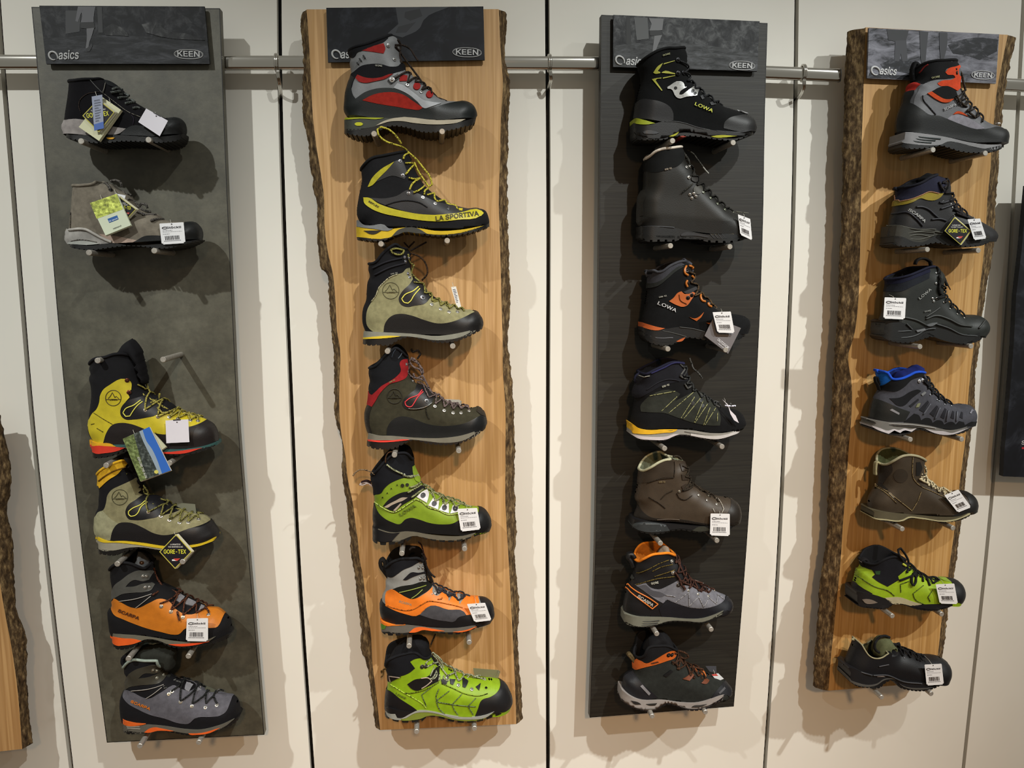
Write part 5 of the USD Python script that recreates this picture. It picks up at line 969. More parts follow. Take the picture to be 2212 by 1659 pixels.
s.panel('toe_cap', 'rubber:1b1b1e', '1545,1280 1590,1170 1650,1030 1780,985 1890,915 1945,830 1940,760 1990,780 2060,880 2100,990 2105,1070 2060,1160 1800,1230', 2)
s.panel('tongue_panel', 'fabric:131217', '1060,500 1130,480 1200,560 1260,560 1420,610 1440,660 1560,660 1640,700 1500,700 1330,655 1200,600 1080,540', 2)
for a in ('980,760 740,950 810,1120', '1160,890 960,1040 1000,1150 1100,1250', '1350,940 1200,1095 1230,1170 1290,1250', '1560,1000 1440,1120 1520,1250', '1000,860 960,1000 990,1060 1200,1095 1440,1120 1560,1130'): s.line('stitching', 'lace:5a6a4a', a, .0011)
s.line('band_edge', 'lace:98b040', '270,790 480,920 640,1010 760,1090 810,1150', .0013); s.line('band_edge', 'lace:5c6f16', '1040,780 1200,850 1400,940 1620,970 1740,940', .0012)
s.text('LOWA', 'lettering', 'paint:4f6114', '350,930', '500,1010', 30)
for a in ('1030,720 1130,740 1110,800 1050,780', '1170,730 1250,750 1210,810 1170,790', '1360,780 1450,820 1400,865 1360,850', '1560,870 1640,850 1610,905'): s.panel('lace_guide', 'rubber:16181a', a, 3, mirror=False)
s.sole('midsole', 'foam:6f7a2a', '400,1310 600,1220 720,1195 900,1205 1100,1250 1400,1290 1700,1260 1840,1205 1700,1310 1450,1350 1200,1325 1000,1275 820,1275 740,1310 600,1335 430,1335')
s.sole('grey_edge', 'foam:8c8d86', '400,1310 600,1215 720,1190 900,1205 1100,1252 1400,1295 1700,1262 1840,1205 1720,1292 1450,1325 1250,1315 1000,1245 800,1215 640,1230 460,1315', .0012)
s.sole('heel_frame', 'foam:8c8d86', '185,1190 280,1235 340,1240 370,1300 420,1310 430,1335 320,1325 230,1280', .0014)
s.sole('heel_core', 'rubber:151316', '180,1130 400,1190 560,1210 640,1200 560,1240 420,1305 370,1300 345,1240 240,1230 185,1190', .0016)
s.outsole('rubber:15120e', '185,1230 300,1320 430,1338 600,1340 760,1310 830,1275 1000,1280 1200,1330 1450,1350 1700,1300 2090,1100', '182,1255 260,1320 380,1360 620,1368 770,1345 830,1275 920,1280 1200,1360 1450,1375 1660,1345 1850,1275 2060,1170 2095,1110', 140, 36)
s.hooks('metal:55524a', '745,525 800,520', .005); s.hooks('metal:8f8f8a', '1125,705 1295,820 1500,890'); s.hooks('metal:2a2d22', '1720,880', .003)
s.hooks('metal:8a8a8a', '825,290', .003)
s.cross('lace:868a72', '900,480 1125,690 1295,780 1470,790 1640,790')
for a in ('890,330 880,400 920,440 960,490 1050,520 1060,480 990,370 910,310 890,330', '900,310 960,360 1060,500 1080,560', '800,480 850,430 890,420', '820,530 900,490 940,480 960,560 920,680 860,720', '940,500 970,600 960,680 900,720', '990,560 1010,660 1000,740', '1060,540 1080,620 1070,700', '870,670 910,580 950,500', '1200,530 1250,580 1250,660 1200,700 1130,740 1060,700', '1250,560 1260,700 1290,750', '1480,640 1430,700 1410,780 1460,820 1560,860 1640,850 1650,790 1620,740', '1620,700 1700,700 1720,760 1730,850', '1480,640 1560,680 1640,700 1700,730'):
    s.lace(a, 'lace:868a72', .0017)
s.lace('880,190 910,120 950,30', 'lace:241a12', .0018); s.lace('120,690 150,660 165,600 130,590 130,620 165,570 210,555', 'lace:5a4420', .0018)
s.backtag('1520,550 1630,560 1900,580 1930,600 1900,700 1540,660', 'olive brown folded card standing behind the laces of the lower lime green boot', '6d6a4e')

# ---------- board three (charcoal) ----------
s = shoe(2, 1340, 90, 7, 'hiking_boot', 'black high hiking boot with lime accents and a silver ankle plate', 'suede:121314',
  heel='265,350 270,420 300,520 300,640 260,800 230,950 215,1080 195,1180', collar='360,260 450,200 560,140 720,95 830,95',
  front='960,120 990,200 990,350 1010,480 1030,580 1090,660 1180,740 1280,820 1400,900 1550,1000 1700,1050 1920,1115 1990,1170 2030,1250 2045,1320 2030,1380',
  feather='700,1220 1100,1290 1600,1370', cm='fabric:0f1012', lm='fabric:0e0e0f')
s.panel('heel_patch', 'rubber:1d1d20', '300,880 480,880 640,920 760,1000 800,1090 800,1190 540,1230 300,1190 215,1150 230,950')
s.panel('toe_cap', 'rubber:242425', '1560,1310 1570,1230 1640,1160 1780,1120 1920,1115 1990,1170 2030,1250 2045,1320 2030,1370 1800,1360')
for a in ('500,470 570,370 640,325 600,400 565,445 605,462 600,480 520,485', '655,330 820,285 820,295 650,348', '620,475 640,455 825,480 825,495', '480,570 540,555 620,545 615,560 550,570 535,590 635,740 620,745', '640,545 825,510 825,520 640,562'): s.panel('lime_mark', 'plastic:9a9a3a', a, 2, mirror=False)
s.panel('ankle_plate', 'metal:b0b0ae', '705,690 900,600 940,620 970,690 1000,690 920,740 885,795 1000,740 1080,690 1150,665 1170,690 1155,820 1000,835 870,858 835,835 760,720 710,718', 3, mirror=False)
s.disc('plate_rivet', 'metal:3a3a3a', 830, 705, 24, 4); s.disc('plate_rivet', 'metal:3a3a3a', 1085, 755, 26, 4); s.disc('plate_rivet', 'metal:3a3a3a', 1120, 790, 22, 4)
s.panel('plate_slot', 'suede:131314', '885,795 905,750 960,715 1085,690 1000,750 900,802', 4, mirror=False)
s.text('LOWA', 'lettering', 'paint:b4b83c', '1115,960', '1385,1075', 42)
s.text('GORE', 'small_label', 'paint:8a8a60', '640,225', '750,195', 22)
s.sole('midsole', 'rubber:1a1a1c', '190,1240 400,1260 640,1210 900,1220 1150,1290 1500,1350 1800,1360 2035,1340 2030,1400 1850,1440 1400,1440 1150,1390 960,1350 850,1400 740,1440 300,1440 200,1350')
s.sole('lime_wedge', 'foam:8f9a24', '190,1180 230,1160 340,1178 530,1232 400,1252 200,1238', .0016)
s.sole('lime_stripe', 'foam:9a9a20', '735,1432 820,1395 890,1360 850,1410 800,1432', .0014); s.sole('lime_stripe', 'foam:9a9a20', '1370,1432 1470,1415 1770,1425 1600,1445 1430,1448', .0014)
s.sole('heel_window', 'plastic:3a3c40', '340,1365 380,1345 500,1345 590,1380 540,1392 360,1390', .0014)
s.line('welt', 'rubber:2c2c30', '1440,1350 1700,1372 1850,1370 1960,1345', .0014, 3); s.line('welt', 'rubber:2a2a2c', '660,1215 800,1210 960,1235 1160,1300 1350,1340', .0016, 2)
s.outsole('rubber:0f0e0e', '195,1380 300,1430 740,1440 900,1380 1150,1390 1400,1440 1850,1440 2035,1350', '190,1440 250,1475 500,1485 680,1480 780,1440 940,1430 1200,1440 1450,1480 1750,1490 1880,1450 2030,1380', 80, 14)
s.sole('sole_badge', 'plastic:8a2a1c', '900,1430 940,1422 1000,1436 940,1444', .0012)
s.hooks('metal:28282a', '870,280 870,480 955,470', .0055); s.hooks('metal:b0b0b0', '900,655 1280,820', .0028)
s.cross('lace:1f2022', '890,300 960,470 1000,600 1120,720 1260,850 1400,930 1540,990')
s.panel('lace_tab', 'leather:2c2d30', '1200,830 1260,800 1300,850 1230,880', 3, mirror=False); s.panel('lace_tab', 'leather:2c2d30', '1345,930 1410,905 1440,960 1370,970', 3, mirror=False)
s.lace('1590,1005 1740,1050 1920,1115', 'lace:1a1a1c', .002); s.line('lace_tip', 'plastic:8a8a8c', '1760,1055 1840,1085 1920,1115', .0016, 3)

s = shoe(2, 1350, 310, 7, 'hiking_boot', 'black leather high boot with white collar edge on the charcoal board', 'leather:1a1914',
  heel='305,240 290,320 285,430 280,560 270,680 240,730 200,800 185,950 180,1100 185,1200 230,1260', collar='370,200 450,130 560,85 700,68',
  front='845,65 890,150 900,260 960,330 1020,430 1100,560 1190,660 1300,780 1400,880 1510,970 1630,1050 1740,1090 1840,1150 1900,1250 1900,1360 1860,1440',
  feather='500,1255 900,1310 1400,1370', cm='fabric:c9bfb2', lm='fabric:b0a898')
s.panel('black_cuff', 'fabric:0d0f0f', '305,245 370,202 450,132 560,88 700,70 845,68 880,130 880,250 800,340 700,370 560,420 460,435 300,410 288,330')
s.panel('leather_rand', 'rubber:1e1d1b', '185,1240 180,1100 400,1120 700,1150 1000,1180 1250,1170 1450,1175 1690,1170 1880,1180 1905,1300 1860,1440 1600,1375 1250,1360 900,1320 500,1260')
s.panel('rear_strap', 'leather:1f1d18', '215,720 300,700 320,780 280,900 280,1090 185,1110 190,950 205,800')
s.text('GORE-TEX', 'small_label', 'paint:9a8c7c', '600,408', '705,385', 22)
s.sole('midsole', 'rubber:16181a', '230,1250 400,1250 740,1275 960,1320 1250,1375 1640,1370 1860,1420 1640,1430 1450,1445 1150,1450 850,1440 240,1400')
s.sole('shank', 'rubber:2e2f33', '845,1375 900,1345 1050,1355 1280,1410 1260,1425 1050,1395 850,1400', .0014)
s.panel('sole_badge', 'metal:8f8f8c', '615,1342 715,1335 690,1365 640,1368', 3, mirror=False)
s.line('welt', 'rubber:35363a', '260,1265 400,1255 740,1272', .0016, 3); s.line('welt_stitch', 'lace:4a4436', '1300,1378 1450,1380 1640,1370', .0011, 3)
for k in range(4): s.line('tread_rib', 'rubber:26272a', f'{1280 + 60*k},1370 {1345 + 55*k},1440', .0016, 3)
s.outsole('rubber:131414', '210,1380 500,1390 850,1400 1150,1440 1640,1430 1850,1430', '205,1430 300,1475 560,1480 780,1475 860,1440 1100,1445 1250,1490 1450,1500 1620,1500 1750,1470 1850,1440', 110, 30)
s.hooks('metal:a09f9a', '930,360 965,350 965,515', .0042); s.hooks('metal:8f8a84', '980,775 1040,760 1010,830 1070,800', .0035); s.hooks('metal:8a8f80', '1185,740 1290,825 1395,915 1505,1000 1630,1050', .0036)
s.panel('lace_plate', 'leather:2d2a27', '990,480 1030,435 1100,500 1130,560 1060,590 1000,560', 3, mirror=False); s.disc('lace_ring', 'leather:38352c', 1100, 700, 70, 2)
s.cross('lace:1b1a17', '900,150 960,340 1000,500 1080,640 1185,730 1290,815 1395,905 1505,990 1630,1045')
s.lace('870,80 900,150 960,240 980,320', 'lace:45443f', .002); s.lace('940,100 1030,150 1090,230 1180,350 1265,455', 'lace:3a3934', .0016); s.lace('1180,355 1220,405 1265,455', 'plastic:8a8a84', .0018)
s.lace('1680,1030 1780,1045 1870,1055', 'lace:55554c', .0012); s.lace('870,740 950,670 1030,610', 'lace:2e2d28', .0016)
s.disc('lace_end', 'plastic:a8a8a2', 1860, 1058, 18, 2)
s.price('1708,1070 1895,1140 1925,1465 1745,1380', 'white barcode price tag hanging off the black high boot with white collar edge')
s = shoe(2, 1350, 545, 7, 'hiking_boot', 'black and orange hiking boot half hidden by a silver card at the toe', 'suede:141517',
  heel='345,370 340,470 330,580 310,720 290,850 265,960 250,1060 245,1130', collar='360,310 430,275 500,300 700,195 820,145',
  front='900,135 1000,180 1010,280 1040,420 1080,530 1120,610 1200,680 1320,820 1400,880 1600,930 1750,950 1860,1010 1880,1100 1850,1220',
  feather='600,1170 1000,1180 1400,1240', cm='fabric:3f4046', lm='fabric:1b1b1e')
s.tongue('fabric:45464e', '780,230 850,130 890,75 930,110 1000,155 1012,215 1030,330 960,400 860,300')
s.panel('padded_cuff', 'fabric:3c3d44', '345,370 360,310 430,275 500,300 700,195 830,150 900,190 840,210 720,280 600,390 480,460 340,480')
s.panel('cuff_band', 'fabric:2a2d2b', '340,475 480,455 600,385 720,275 840,205 890,215 760,295 640,400 500,510 335,550', 2)
s.panel('orange_ankle', 'leather:a85420', '665,740 730,690 800,610 850,590 900,630 1020,600 1060,620 1000,720 940,800 880,825 780,800', 2)
s.line('seam', 'lace:5c2c10', '815,640 830,720 930,785', .001, 3)
s.text('LOWA', 'lettering', 'paint:a8a8aa', '490,785', '765,905', 48); s.text('GORE-TEX', 'small_label', 'paint:9a9a90', '520,690', '630,665', 20)
s.panel('orange_mark', 'plastic:a85420', '970,980 1050,1000 1100,985 1190,905 1150,980 1080,1040', 2); s.panel('orange_mark', 'plastic:a85420', '1225,1063 1300,1068 1270,1088', 2)
for a in ('920,215 895,270 905,320 945,350', '960,215 1005,225 1000,250', '935,425 918,465 940,525', '1130,640 1135,690 1165,740 1205,752', '1240,770 1260,810 1295,830', '1000,360 1030,400'): s.line('lace_loop', 'plastic:a86224', a, .0028, 2)
s.panel('lace_guide', 'fabric:3a3a3c', '880,600 1060,520 1085,560 920,625', 3, mirror=False)
s.sole('midsole', 'rubber:121316', '245,1125 400,1165 600,1160 820,1130 1000,1150 1300,1220 1600,1250 1860,1180 1850,1240 1600,1310 1300,1310 1000,1280 800,1340 500,1350 300,1270')
s.sole('orange_wedge', 'foam:a85020', '245,1055 340,1085 500,1130 610,1150 500,1180 380,1168 245,1125', .0016)
s.sole('orange_stripe', 'foam:a85020', '775,1350 850,1310 915,1285 870,1340 800,1353', .0014)
s.line('sole_edge', 'rubber:3a3a36', '560,1185 700,1215 920,1275', .0013, 3); s.line('sole_edge', 'rubber:3c3c3a', '820,1132 1000,1152 1200,1200', .0013, 3); s.line('sole_edge', 'rubber:4a4a4e', '380,1270 500,1295 720,1290', .0016, 3)
s.outsole('rubber:0d0d0e', '255,1200 500,1350 800,1340 1000,1280 1300,1310 1860,1190', '262,1240 350,1350 500,1405 700,1405 800,1360 920,1300 1100,1310 1300,1350 1600,1350 1800,1280 1860,1225', 80, 12)
s.hooks('metal:2e2a28', '935,280 985,290 950,470 1005,440 950,690 1005,650', .005); s.hooks('metal:3a3634', '1180,670', .004); s.hooks('metal:a8a8a8', '1270,775 1375,850', .0028)
s.cross('lace:4a3a28', '960,300 985,460 1040,660 1190,690 1290,790 1380,860')
s.booklet('leaflet_tag', 'silver grey folded card hanging on the toe of the black and orange hiking boot', '1340,980 1755,1145 1560,1535 1203,1260', '6a6668', lift=.006, thick=.007, text=[('OUTDOOR', '1392,1330', '1555,1465', 40, 'paper:d0d0d4'), ('SERVICE', '1405,1385', '1520,1480', 16, 'paper:c0c0c4')])
s.price('1325,905 1600,895 1660,1222 1400,1215', 'white barcode price tag over the silver card on the black and orange hiking boot', lift=.017)

s = shoe(2, 1335, 765, 7, 'hiking_boot', 'black hiking boot with zigzag yellow stitching and a yellow and white sole', 'suede:151517',
  heel='270,430 230,520 220,630 250,680 240,750 220,850 200,950 190,1050 200,1140', collar='300,380 480,280 640,200 820,125',
  front='980,130 1030,250 1060,380 1110,480 1170,550 1220,570 1330,650 1450,720 1580,800 1750,830 1850,880 1900,960 1920,1060 1880,1110',
  feather='600,1150 900,1140 1100,1150 1400,1195', cm='fabric:191a34', lm='fabric:0f1018')
s.panel('padded_cuff', 'fabric:171720', '270,430 300,380 480,280 640,200 820,125 980,130 1040,260 1070,400 900,420 660,480 460,590 280,660 225,640 230,520')
s.panel('grey_upper', 'suede:32342e', '480,630 860,555 940,600 860,710 1000,640 1130,580 1220,570 1330,650 1450,740 1480,800 1520,860 1550,970 1540,1080 1400,1080 1150,1040 900,960 700,890 500,880 350,870 340,800 400,700')
for a in ('480,628 860,560', '890,640 655,860', '1130,580 770,885', '1150,650 950,965', '1240,670 985,980', '1280,710 1150,1030', '1345,760 1160,1035', '1385,810 1290,1070', '1470,820 1310,1070', '1500,890 1495,1010'): s.line('stitching', 'lace:8c8c60', a, .0009, 2)
s.line('pull_tab_edge', 'lace:8a8a80', '280,415 340,360 480,325', .0013, 2); s.text('GORE-TEX', 'small_label', 'paint:a8a89a', '665,505', '775,470', 26)
s.line('cuff_seam', 'fabric:2c2c58', '500,290 700,200 850,130 980,135', .0022, 2); s.line('cuff_seam', 'fabric:26262e', '440,540 620,420 760,380 920,400', .0014, 2)
s.disc('eyelet_patch', 'rubber:17181a', 1120, 745, 34, 2); s.disc('eyelet_patch', 'rubber:17181a', 1255, 700, 30, 2); s.disc('eyelet_patch', 'rubber:202224', 1270, 780, 30, 2)
s.sole('midsole', 'foam:838079', '200,1150 600,1150 900,1140 1100,1150 1400,1195 1650,1190 1800,1140 1872,1100 1850,1160 1700,1240 1500,1285 1300,1270 1100,1230 950,1215 850,1230 740,1285 500,1295 300,1270 190,1210')
s.sole('yellow_wedge', 'foam:d0a01a', '168,1025 230,1060 330,1130 450,1150 700,1140 900,1140 870,1165 700,1190 450,1212 220,1197 200,1140 205,1110', .0016)
s.sole('white_edge', 'foam:b9b1b4', '190,1205 350,1240 600,1255 740,1245 850,1210 930,1212 850,1240 740,1288 500,1297 300,1272', .0014)
s.sole('white_edge', 'foam:b4b0ae', '1100,1200 1400,1240 1600,1225 1750,1180 1868,1108 1850,1160 1700,1238 1500,1286 1300,1270 1100,1232', .0014)
s.line('midsole_groove', 'rubber:55524c', '1000,1170 1200,1200 1400,1222 1600,1210', .0012, 3); s.line('midsole_groove', 'rubber:6a5a18', '230,1150 330,1165 600,1160 820,1152', .001, 4)
s.outsole('rubber:1c1413', '195,1215 300,1270 500,1293 740,1285 850,1230 950,1215 1300,1268 1500,1283 1880,1120', '210,1240 300,1290 500,1312 740,1305 860,1250 950,1235 1300,1290 1500,1302 1700,1258 1880,1130', 70, 8)
s.cross('lace:2b2c2c', '960,200 980,330 1020,450 1120,560 1250,660 1350,730 1450,780 1550,820')
for a in ('940,150 1010,230 960,300 940,330 1010,370 1080,350', '1080,60 1110,130 1140,220 1200,270 1275,365', '1010,450 1050,520 1120,480', '1230,590 1330,660 1380,680', '1420,720 1480,715 1540,735', '1480,770 1560,810'): s.lace(a, 'lace:4a4a48', .002)
s.hooks('metal:c8c8c0', '965,295 1085,375 1280,605 1355,670', .0018); s.hooks('metal:8a8a8a', '1640,757 1700,755', .003)
s.label_tag('1575,680 1665,765 1700,850 1780,930 1828,1042 1755,1000 1700,905 1668,790', 'white tag seen edge on at the toe of the black boot with yellow stitching', color='cfcad2', lift=.01)
s.line('tag_string', 'lace:c8c8d8', '1610,797 1680,802 1770,800', .0022, 3)

s = shoe(2, 1330, 965, 7, 'hiking_boot', 'dark brown leather boot with cream collar edge on the charcoal board', 'leather:43372a',
  heel='355,340 340,450 330,560 300,700 290,790 325,850 330,900 300,980 280,1060 310,1110', collar='400,362 500,330 650,240 780,195 880,188',
  front='950,185 1030,210 1075,340 1100,440 1150,560 1210,580 1340,680 1450,720 1600,755 1740,780 1820,830 1870,930 1880,1040 1860,1120',
  feather='500,1110 900,1130 1400,1190', cm='fabric:a8a78c', lm='fabric:5f6450', lift_far=1)
s.panel('toe_bumper', 'rubber:29231d', '1700,1160 1690,1020 1740,900 1745,800 1820,830 1870,930 1880,1060 1860,1130')
s.panel('heel_counter', 'leather:211b15', '325,850 420,990 520,1060 700,1090 1000,1100 1400,1165 1860,1120 1850,1180 1400,1200 900,1140 500,1115 300,1110 280,1060 300,980')
s.panel('cuff_panel', 'leather:392e22', '345,370 400,366 500,334 650,245 780,200 870,195 885,340 880,460 700,470 480,540 335,560 340,450')
for a in ('680,790 760,710 860,660', '500,760 650,850 750,930', '920,700 960,770 1040,800 1150,740', '880,220 885,340 880,460', '480,545 650,490 880,465'): s.line('seam', 'lace:241c13', a, .0011, 2)
s.line('welt_gleam', 'rubber:4a3c2e', '620,1105 800,1095 960,1102', .0012, 2)
for a in ('960,260 1040,230 1070,350 1000,370', '990,420 1080,430 1095,500 1000,500', '990,600 1060,560 1110,600 1020,680'): s.panel('lace_loop', 'leather:362a1e', a, 3, mirror=False)
s.text('GORE-TEX', 'small_label', 'paint:7a6a4a', '650,540', '745,538', 24)
s.sole('midsole', 'rubber:17171a', '270,1090 500,1130 900,1170 1400,1200 1865,1110 1850,1180 1600,1240 1160,1260 1000,1240 820,1260 560,1270 300,1210 240,1170')
s.sole('heel_sidewall', 'rubber:34383a', '230,1180 330,1150 600,1150 760,1180 820,1270 680,1288 450,1288 300,1238', .0018)
s.sole('fore_sidewall', 'rubber:36372f', '1160,1268 1250,1215 1350,1210 1440,1262 1250,1284', .0016)
for k in range(4): s.line('tread_mark', 'rubber:4c5052', f'{480+58*k},1262 {500+58*k},1258', .0014, 5)
s.outsole('rubber:121110', '235,1190 450,1285 820,1265 1000,1245 1160,1265 1440,1262 1860,1130', '240,1205 330,1275 500,1318 700,1318 830,1280 1000,1262 1160,1290 1400,1300 1700,1265 1855,1160', 80, 12)
s.hooks('metal:8a8478', '960,680 1285,665 1400,745 1520,785', .0036); s.hooks('metal:a8a298', '1255,735 1380,810 1525,870', .0036)
s.cross('lace:2a231a', '1000,300 1040,450 1000,660 1285,670 1400,740 1510,790')
for a in ('1110,600 1160,570 1220,590 1300,660', '1340,670 1400,720 1430,760', '1450,720 1520,780 1560,830', '870,150 930,140 1000,190'): s.lace(a, 'lace:2a231a', .0024)
s.lace('1525,750 1590,840 1635,940 1600,1010', 'lace:a8a49a', .0008); s.lace('1470,930 1500,990', 'lace:a8a49a', .0008)
s.price('1435,1010 1725,1015 1725,1352 1425,1342', 'white barcode price tag on the dark brown boot of the charcoal board')

s = shoe(2, 1315, 1165, 7, 'hiking_boot', 'grey and black hiking boot with orange lining and an orange outlined side panel', 'leather:17161a',
  heel='385,290 370,400 380,480 350,560 300,690 270,750 240,880 220,980 220,1060 235,1115', collar='440,332 520,300 640,240 800,215 900,208',
  front='985,215 1060,290 1120,390 1170,500 1220,590 1320,650 1450,720 1560,770 1700,830 1800,870 1850,920 1860,1000 1845,1050',
  feather='600,1175 900,1180 1400,1200', cm='fabric:d67a1c', lm='fabric:b06418', lift_far=1)
s.tongue('fabric:86786a', '720,260 790,140 850,100 900,120 925,190 960,300 900,360')
s.panel('grey_upper', 'suede:65656c', '400,690 560,660 620,720 770,755 880,710 1050,620 1090,680 1200,700 1400,790 1600,790 1700,830 1790,875 1720,950 1600,1010 1450,1045 1250,1035 1050,980 880,910 820,965 700,900 560,800')
s.panel('dark_arm', 'leather:4a4a50', '440,715 560,690 640,760 790,800 860,840 790,870 680,860 560,790', 2)
s.panel('rubber_rand', 'rubber:191a22', '860,915 1050,985 1250,1040 1450,1050 1600,1015 1720,955 1790,880 1850,920 1860,1000 1850,1050 1600,1140 1400,1195 1100,1190 800,1175 760,1050 830,970')
for a in ('430,520 600,450 750,370 900,310', '660,480 780,420 960,380', '690,560 850,510 1000,460', '420,690 700,600 990,560'): s.line('cuff_piping', 'lace:5a4c20', a, .0011, 2)
s.line('brand_frame', 'plastic:c26a28', '290,693 400,770 600,880 740,975 655,1045 400,850 265,743', .0016, 3)
s.text('SCARPA', 'lettering', 'paint:a8a49c', '432,868', '655,1012', 46); s.text('GORE', 'small_label', 'paint:a8a89c', '640,680', '748,660', 34)
for a in ('1000,950 1200,800', '1200,800 1215,1000', '1215,1000 1350,870', '1350,870 1430,1020', '1430,1020 1510,890', '1510,890 1620,980', '1620,980 1650,850', '1650,850 1740,920', '860,840 1000,860'): s.line('stitching', 'lace:8c8c90', a, .0008, 3)
s.loop('pull_loop', 'rubber:19191b', '370,420 340,340 290,280 300,225 350,220 390,275', .005)
s.disc('rivet', 'rubber:303230', 370, 608, 30, 3)
s.sole('midsole', 'foam:65655a', '230,1118 350,1160 600,1175 900,1180 1200,1205 1400,1200 1600,1140 1740,1070 1852,1002 1750,1110 1600,1190 1400,1255 1200,1240 900,1240 800,1270 650,1312 400,1318 280,1288 218,1222')
for a in ('430,1228 600,1235 760,1222', '410,1258 580,1268 740,1255', '390,1288 560,1296 720,1280'): s.line('midsole_groove', 'rubber:2a2a26', a, .0013, 3)
s.outsole('rubber:16130f', '220,1225 400,1310 650,1308 900,1238 1200,1238 1400,1252 1855,1005', '232,1250 320,1310 450,1332 650,1326 800,1284 950,1252 1250,1262 1450,1268 1650,1195 1845,1048', 70, 10)
s.hooks('metal:b0aca4', '950,335 970,505', .0052); s.hooks('metal:5a5654', '1050,690', .005); s.hooks('metal:aaa69e', '1205,775 1350,830 1505,860 1630,820', .0034)
s.cross('lace:3c241c', '990,260 1000,360 1030,500 1090,660 1205,740 1350,790 1500,820 1620,810')
for a in ('990,240 1050,330 1100,450 1150,560 1200,650', '1010,300 1090,420 1130,520 1190,620', '1000,500 1070,600 1100,690 1160,750', '1060,600 1150,660 1230,690', '1250,680 1320,730 1400,790 1420,740', '1400,740 1470,790 1560,780', '1130,700 1150,770', '1230,600 1340,640 1420,660'): s.lace(a, 'lace:3c241c', .0025)
s.lace('1230,600 1320,625 1430,665', 'lace:8a8684', .0014); s.disc('lace_stopper', 'plastic:77736e', 1432, 668, 24, 3)

s = shoe(2, 1310, 1355, 7, 'hiking_boot', 'dark grey hiking boot with orange cuff band and pale sole, lowest on the charcoal board', 'suede:2b2d2a',
  heel='420,420 400,560 400,650 330,700 270,750 250,850 235,950', collar='500,350 640,310 800,282 940,288',
  front='1050,310 1060,400 1150,500 1250,590 1400,640 1550,710 1700,760 1820,830 1880,910 1885,980 1855,1000',
  feather='540,1100 850,1100 1150,1140 1400,1140', cm='fabric:141418', lm='fabric:0f0f12', lift_far=1)
s.tongue('fabric:131216', '540,340 620,180 720,100 850,60 940,130 1010,270 1030,360 900,400 700,380')
s.panel('tongue_label', 'fabric:8a5628', '870,275 930,220 975,160 1015,280 950,290', 3)
s.panel('padded_cuff', 'fabric:131317', '420,420 500,350 640,310 800,282 950,290 1050,310 1050,350 900,390 700,500 600,540 480,490 430,540')
s.panel('orange_band', 'leather:b0541c', '400,640 430,560 470,490 530,510 600,545 680,520 800,450 950,365 1030,345 1050,380 1040,440 900,510 750,560 560,610 410,660', 2)
s.text('MEINDL', 'small_label', 'paint:3a2414', '680,550', '790,525', 22)
s.loop('pull_loop', 'fabric:57492f', '440,545 380,470 320,405 350,395 430,490 470,540', .0036)
s.panel('heel_counter', 'rubber:1f2026', '250,850 280,720 400,670 500,800 650,950 780,1060 640,1090 400,1050 240,950')
s.panel('label_patch', 'plastic:77767a', '510,890 545,865 665,995 640,1025', 3); s.panel('label_patch', 'plastic:4a4a4e', '1690,990 1780,905 1795,930 1710,1010', 3)
s.panel('toe_cap', 'rubber:1e1f25', '1570,1090 1620,1010 1700,920 1810,825 1880,910 1885,990 1750,1050')
s.sole('midsole', 'foam:8a8481', '232,945 350,1040 540,1100 850,1100 1150,1140 1400,1140 1650,1060 1862,985 1800,1070 1600,1180 1400,1235 1250,1240 1050,1180 900,1150 830,1190 740,1247 500,1242 330,1172 220,1080 203,1030')
s.sole('midsole_window', 'rubber:2b2928', '370,1112 500,1148 525,1168 420,1162', .0014); s.sole('midsole_window', 'rubber:2b2928', '600,1165 765,1152 740,1182 650,1184', .0014); s.sole('midsole_window', 'rubber:3a3836', '1290,1212 1310,1195 1420,1180 1520,1165 1400,1212', .0014)
s.line('midsole_groove', 'rubber:4a4644', '225,1080 330,1155 480,1215 740,1225', .001, 4); s.line('midsole_groove', 'rubber:4a4644', '1100,1185 1250,1222 1450,1210 1700,1120', .001, 4)
s.outsole('rubber:18161a', '205,1050 330,1170 500,1240 740,1245 830,1190 900,1150 1050,1180 1250,1238 1400,1233 1880,980', '208,1080 320,1185 500,1256 740,1262 840,1210 920,1172 1080,1205 1250,1262 1420,1258 1650,1180 1860,1030', 70, 12)
s.hooks('metal:3a3230', '935,418 985,412', .0055); s.hooks('metal:8a7a6a', '1010,540', .004)
for a in ('1150,780 1280,700 1330,740 1250,810', '1430,850 1500,780 1560,820 1510,860'): s.panel('lace_guide', 'leather:6a3418', a, 3, mirror=False)
s.panel('lace_guide', 'rubber:17181b', '860,720 970,640 1005,660 910,750', 3, mirror=False)
s.panel('tongue_patch', 'fabric:b0582a', '1290,630 1400,690 1410,730 1330,690', 3); s.panel('tongue_patch', 'fabric:b0602a', '1450,700 1530,740 1520,775 1450,740', 3)
s.cross('lace:3a2416', '1020,380 1020,540 1060,630 1260,740 1400,770 1500,800')
for a in ('1060,350 1150,370 1220,410 1240,450 1170,470 1080,420', '1000,520 1060,560 1110,640', '1100,480 1180,560 1250,620', '1240,630 1330,740 1320,770', '1400,700 1450,780', '1260,600 1400,620 1470,640', '1550,720 1600,800', '1100,400 1130,480 1160,560'): s.lace(a, 'lace:3a2416', .0026)
s.booklet('swing_tag', 'small white and red tag on the dark grey boot with orange cuff band', '1590,715 1690,695 1775,778 1675,820', 'c9cdd2', lift=.006, thick=.002, art=[('red_corner', '1590,715 1660,702 1690,735 1610,735', 'paper:b84a44')])
s.backtag('1500,590 1660,590 1665,690 1560,670', 'dark grey tag standing behind the laces of the boot with orange cuff band', '3f4046')

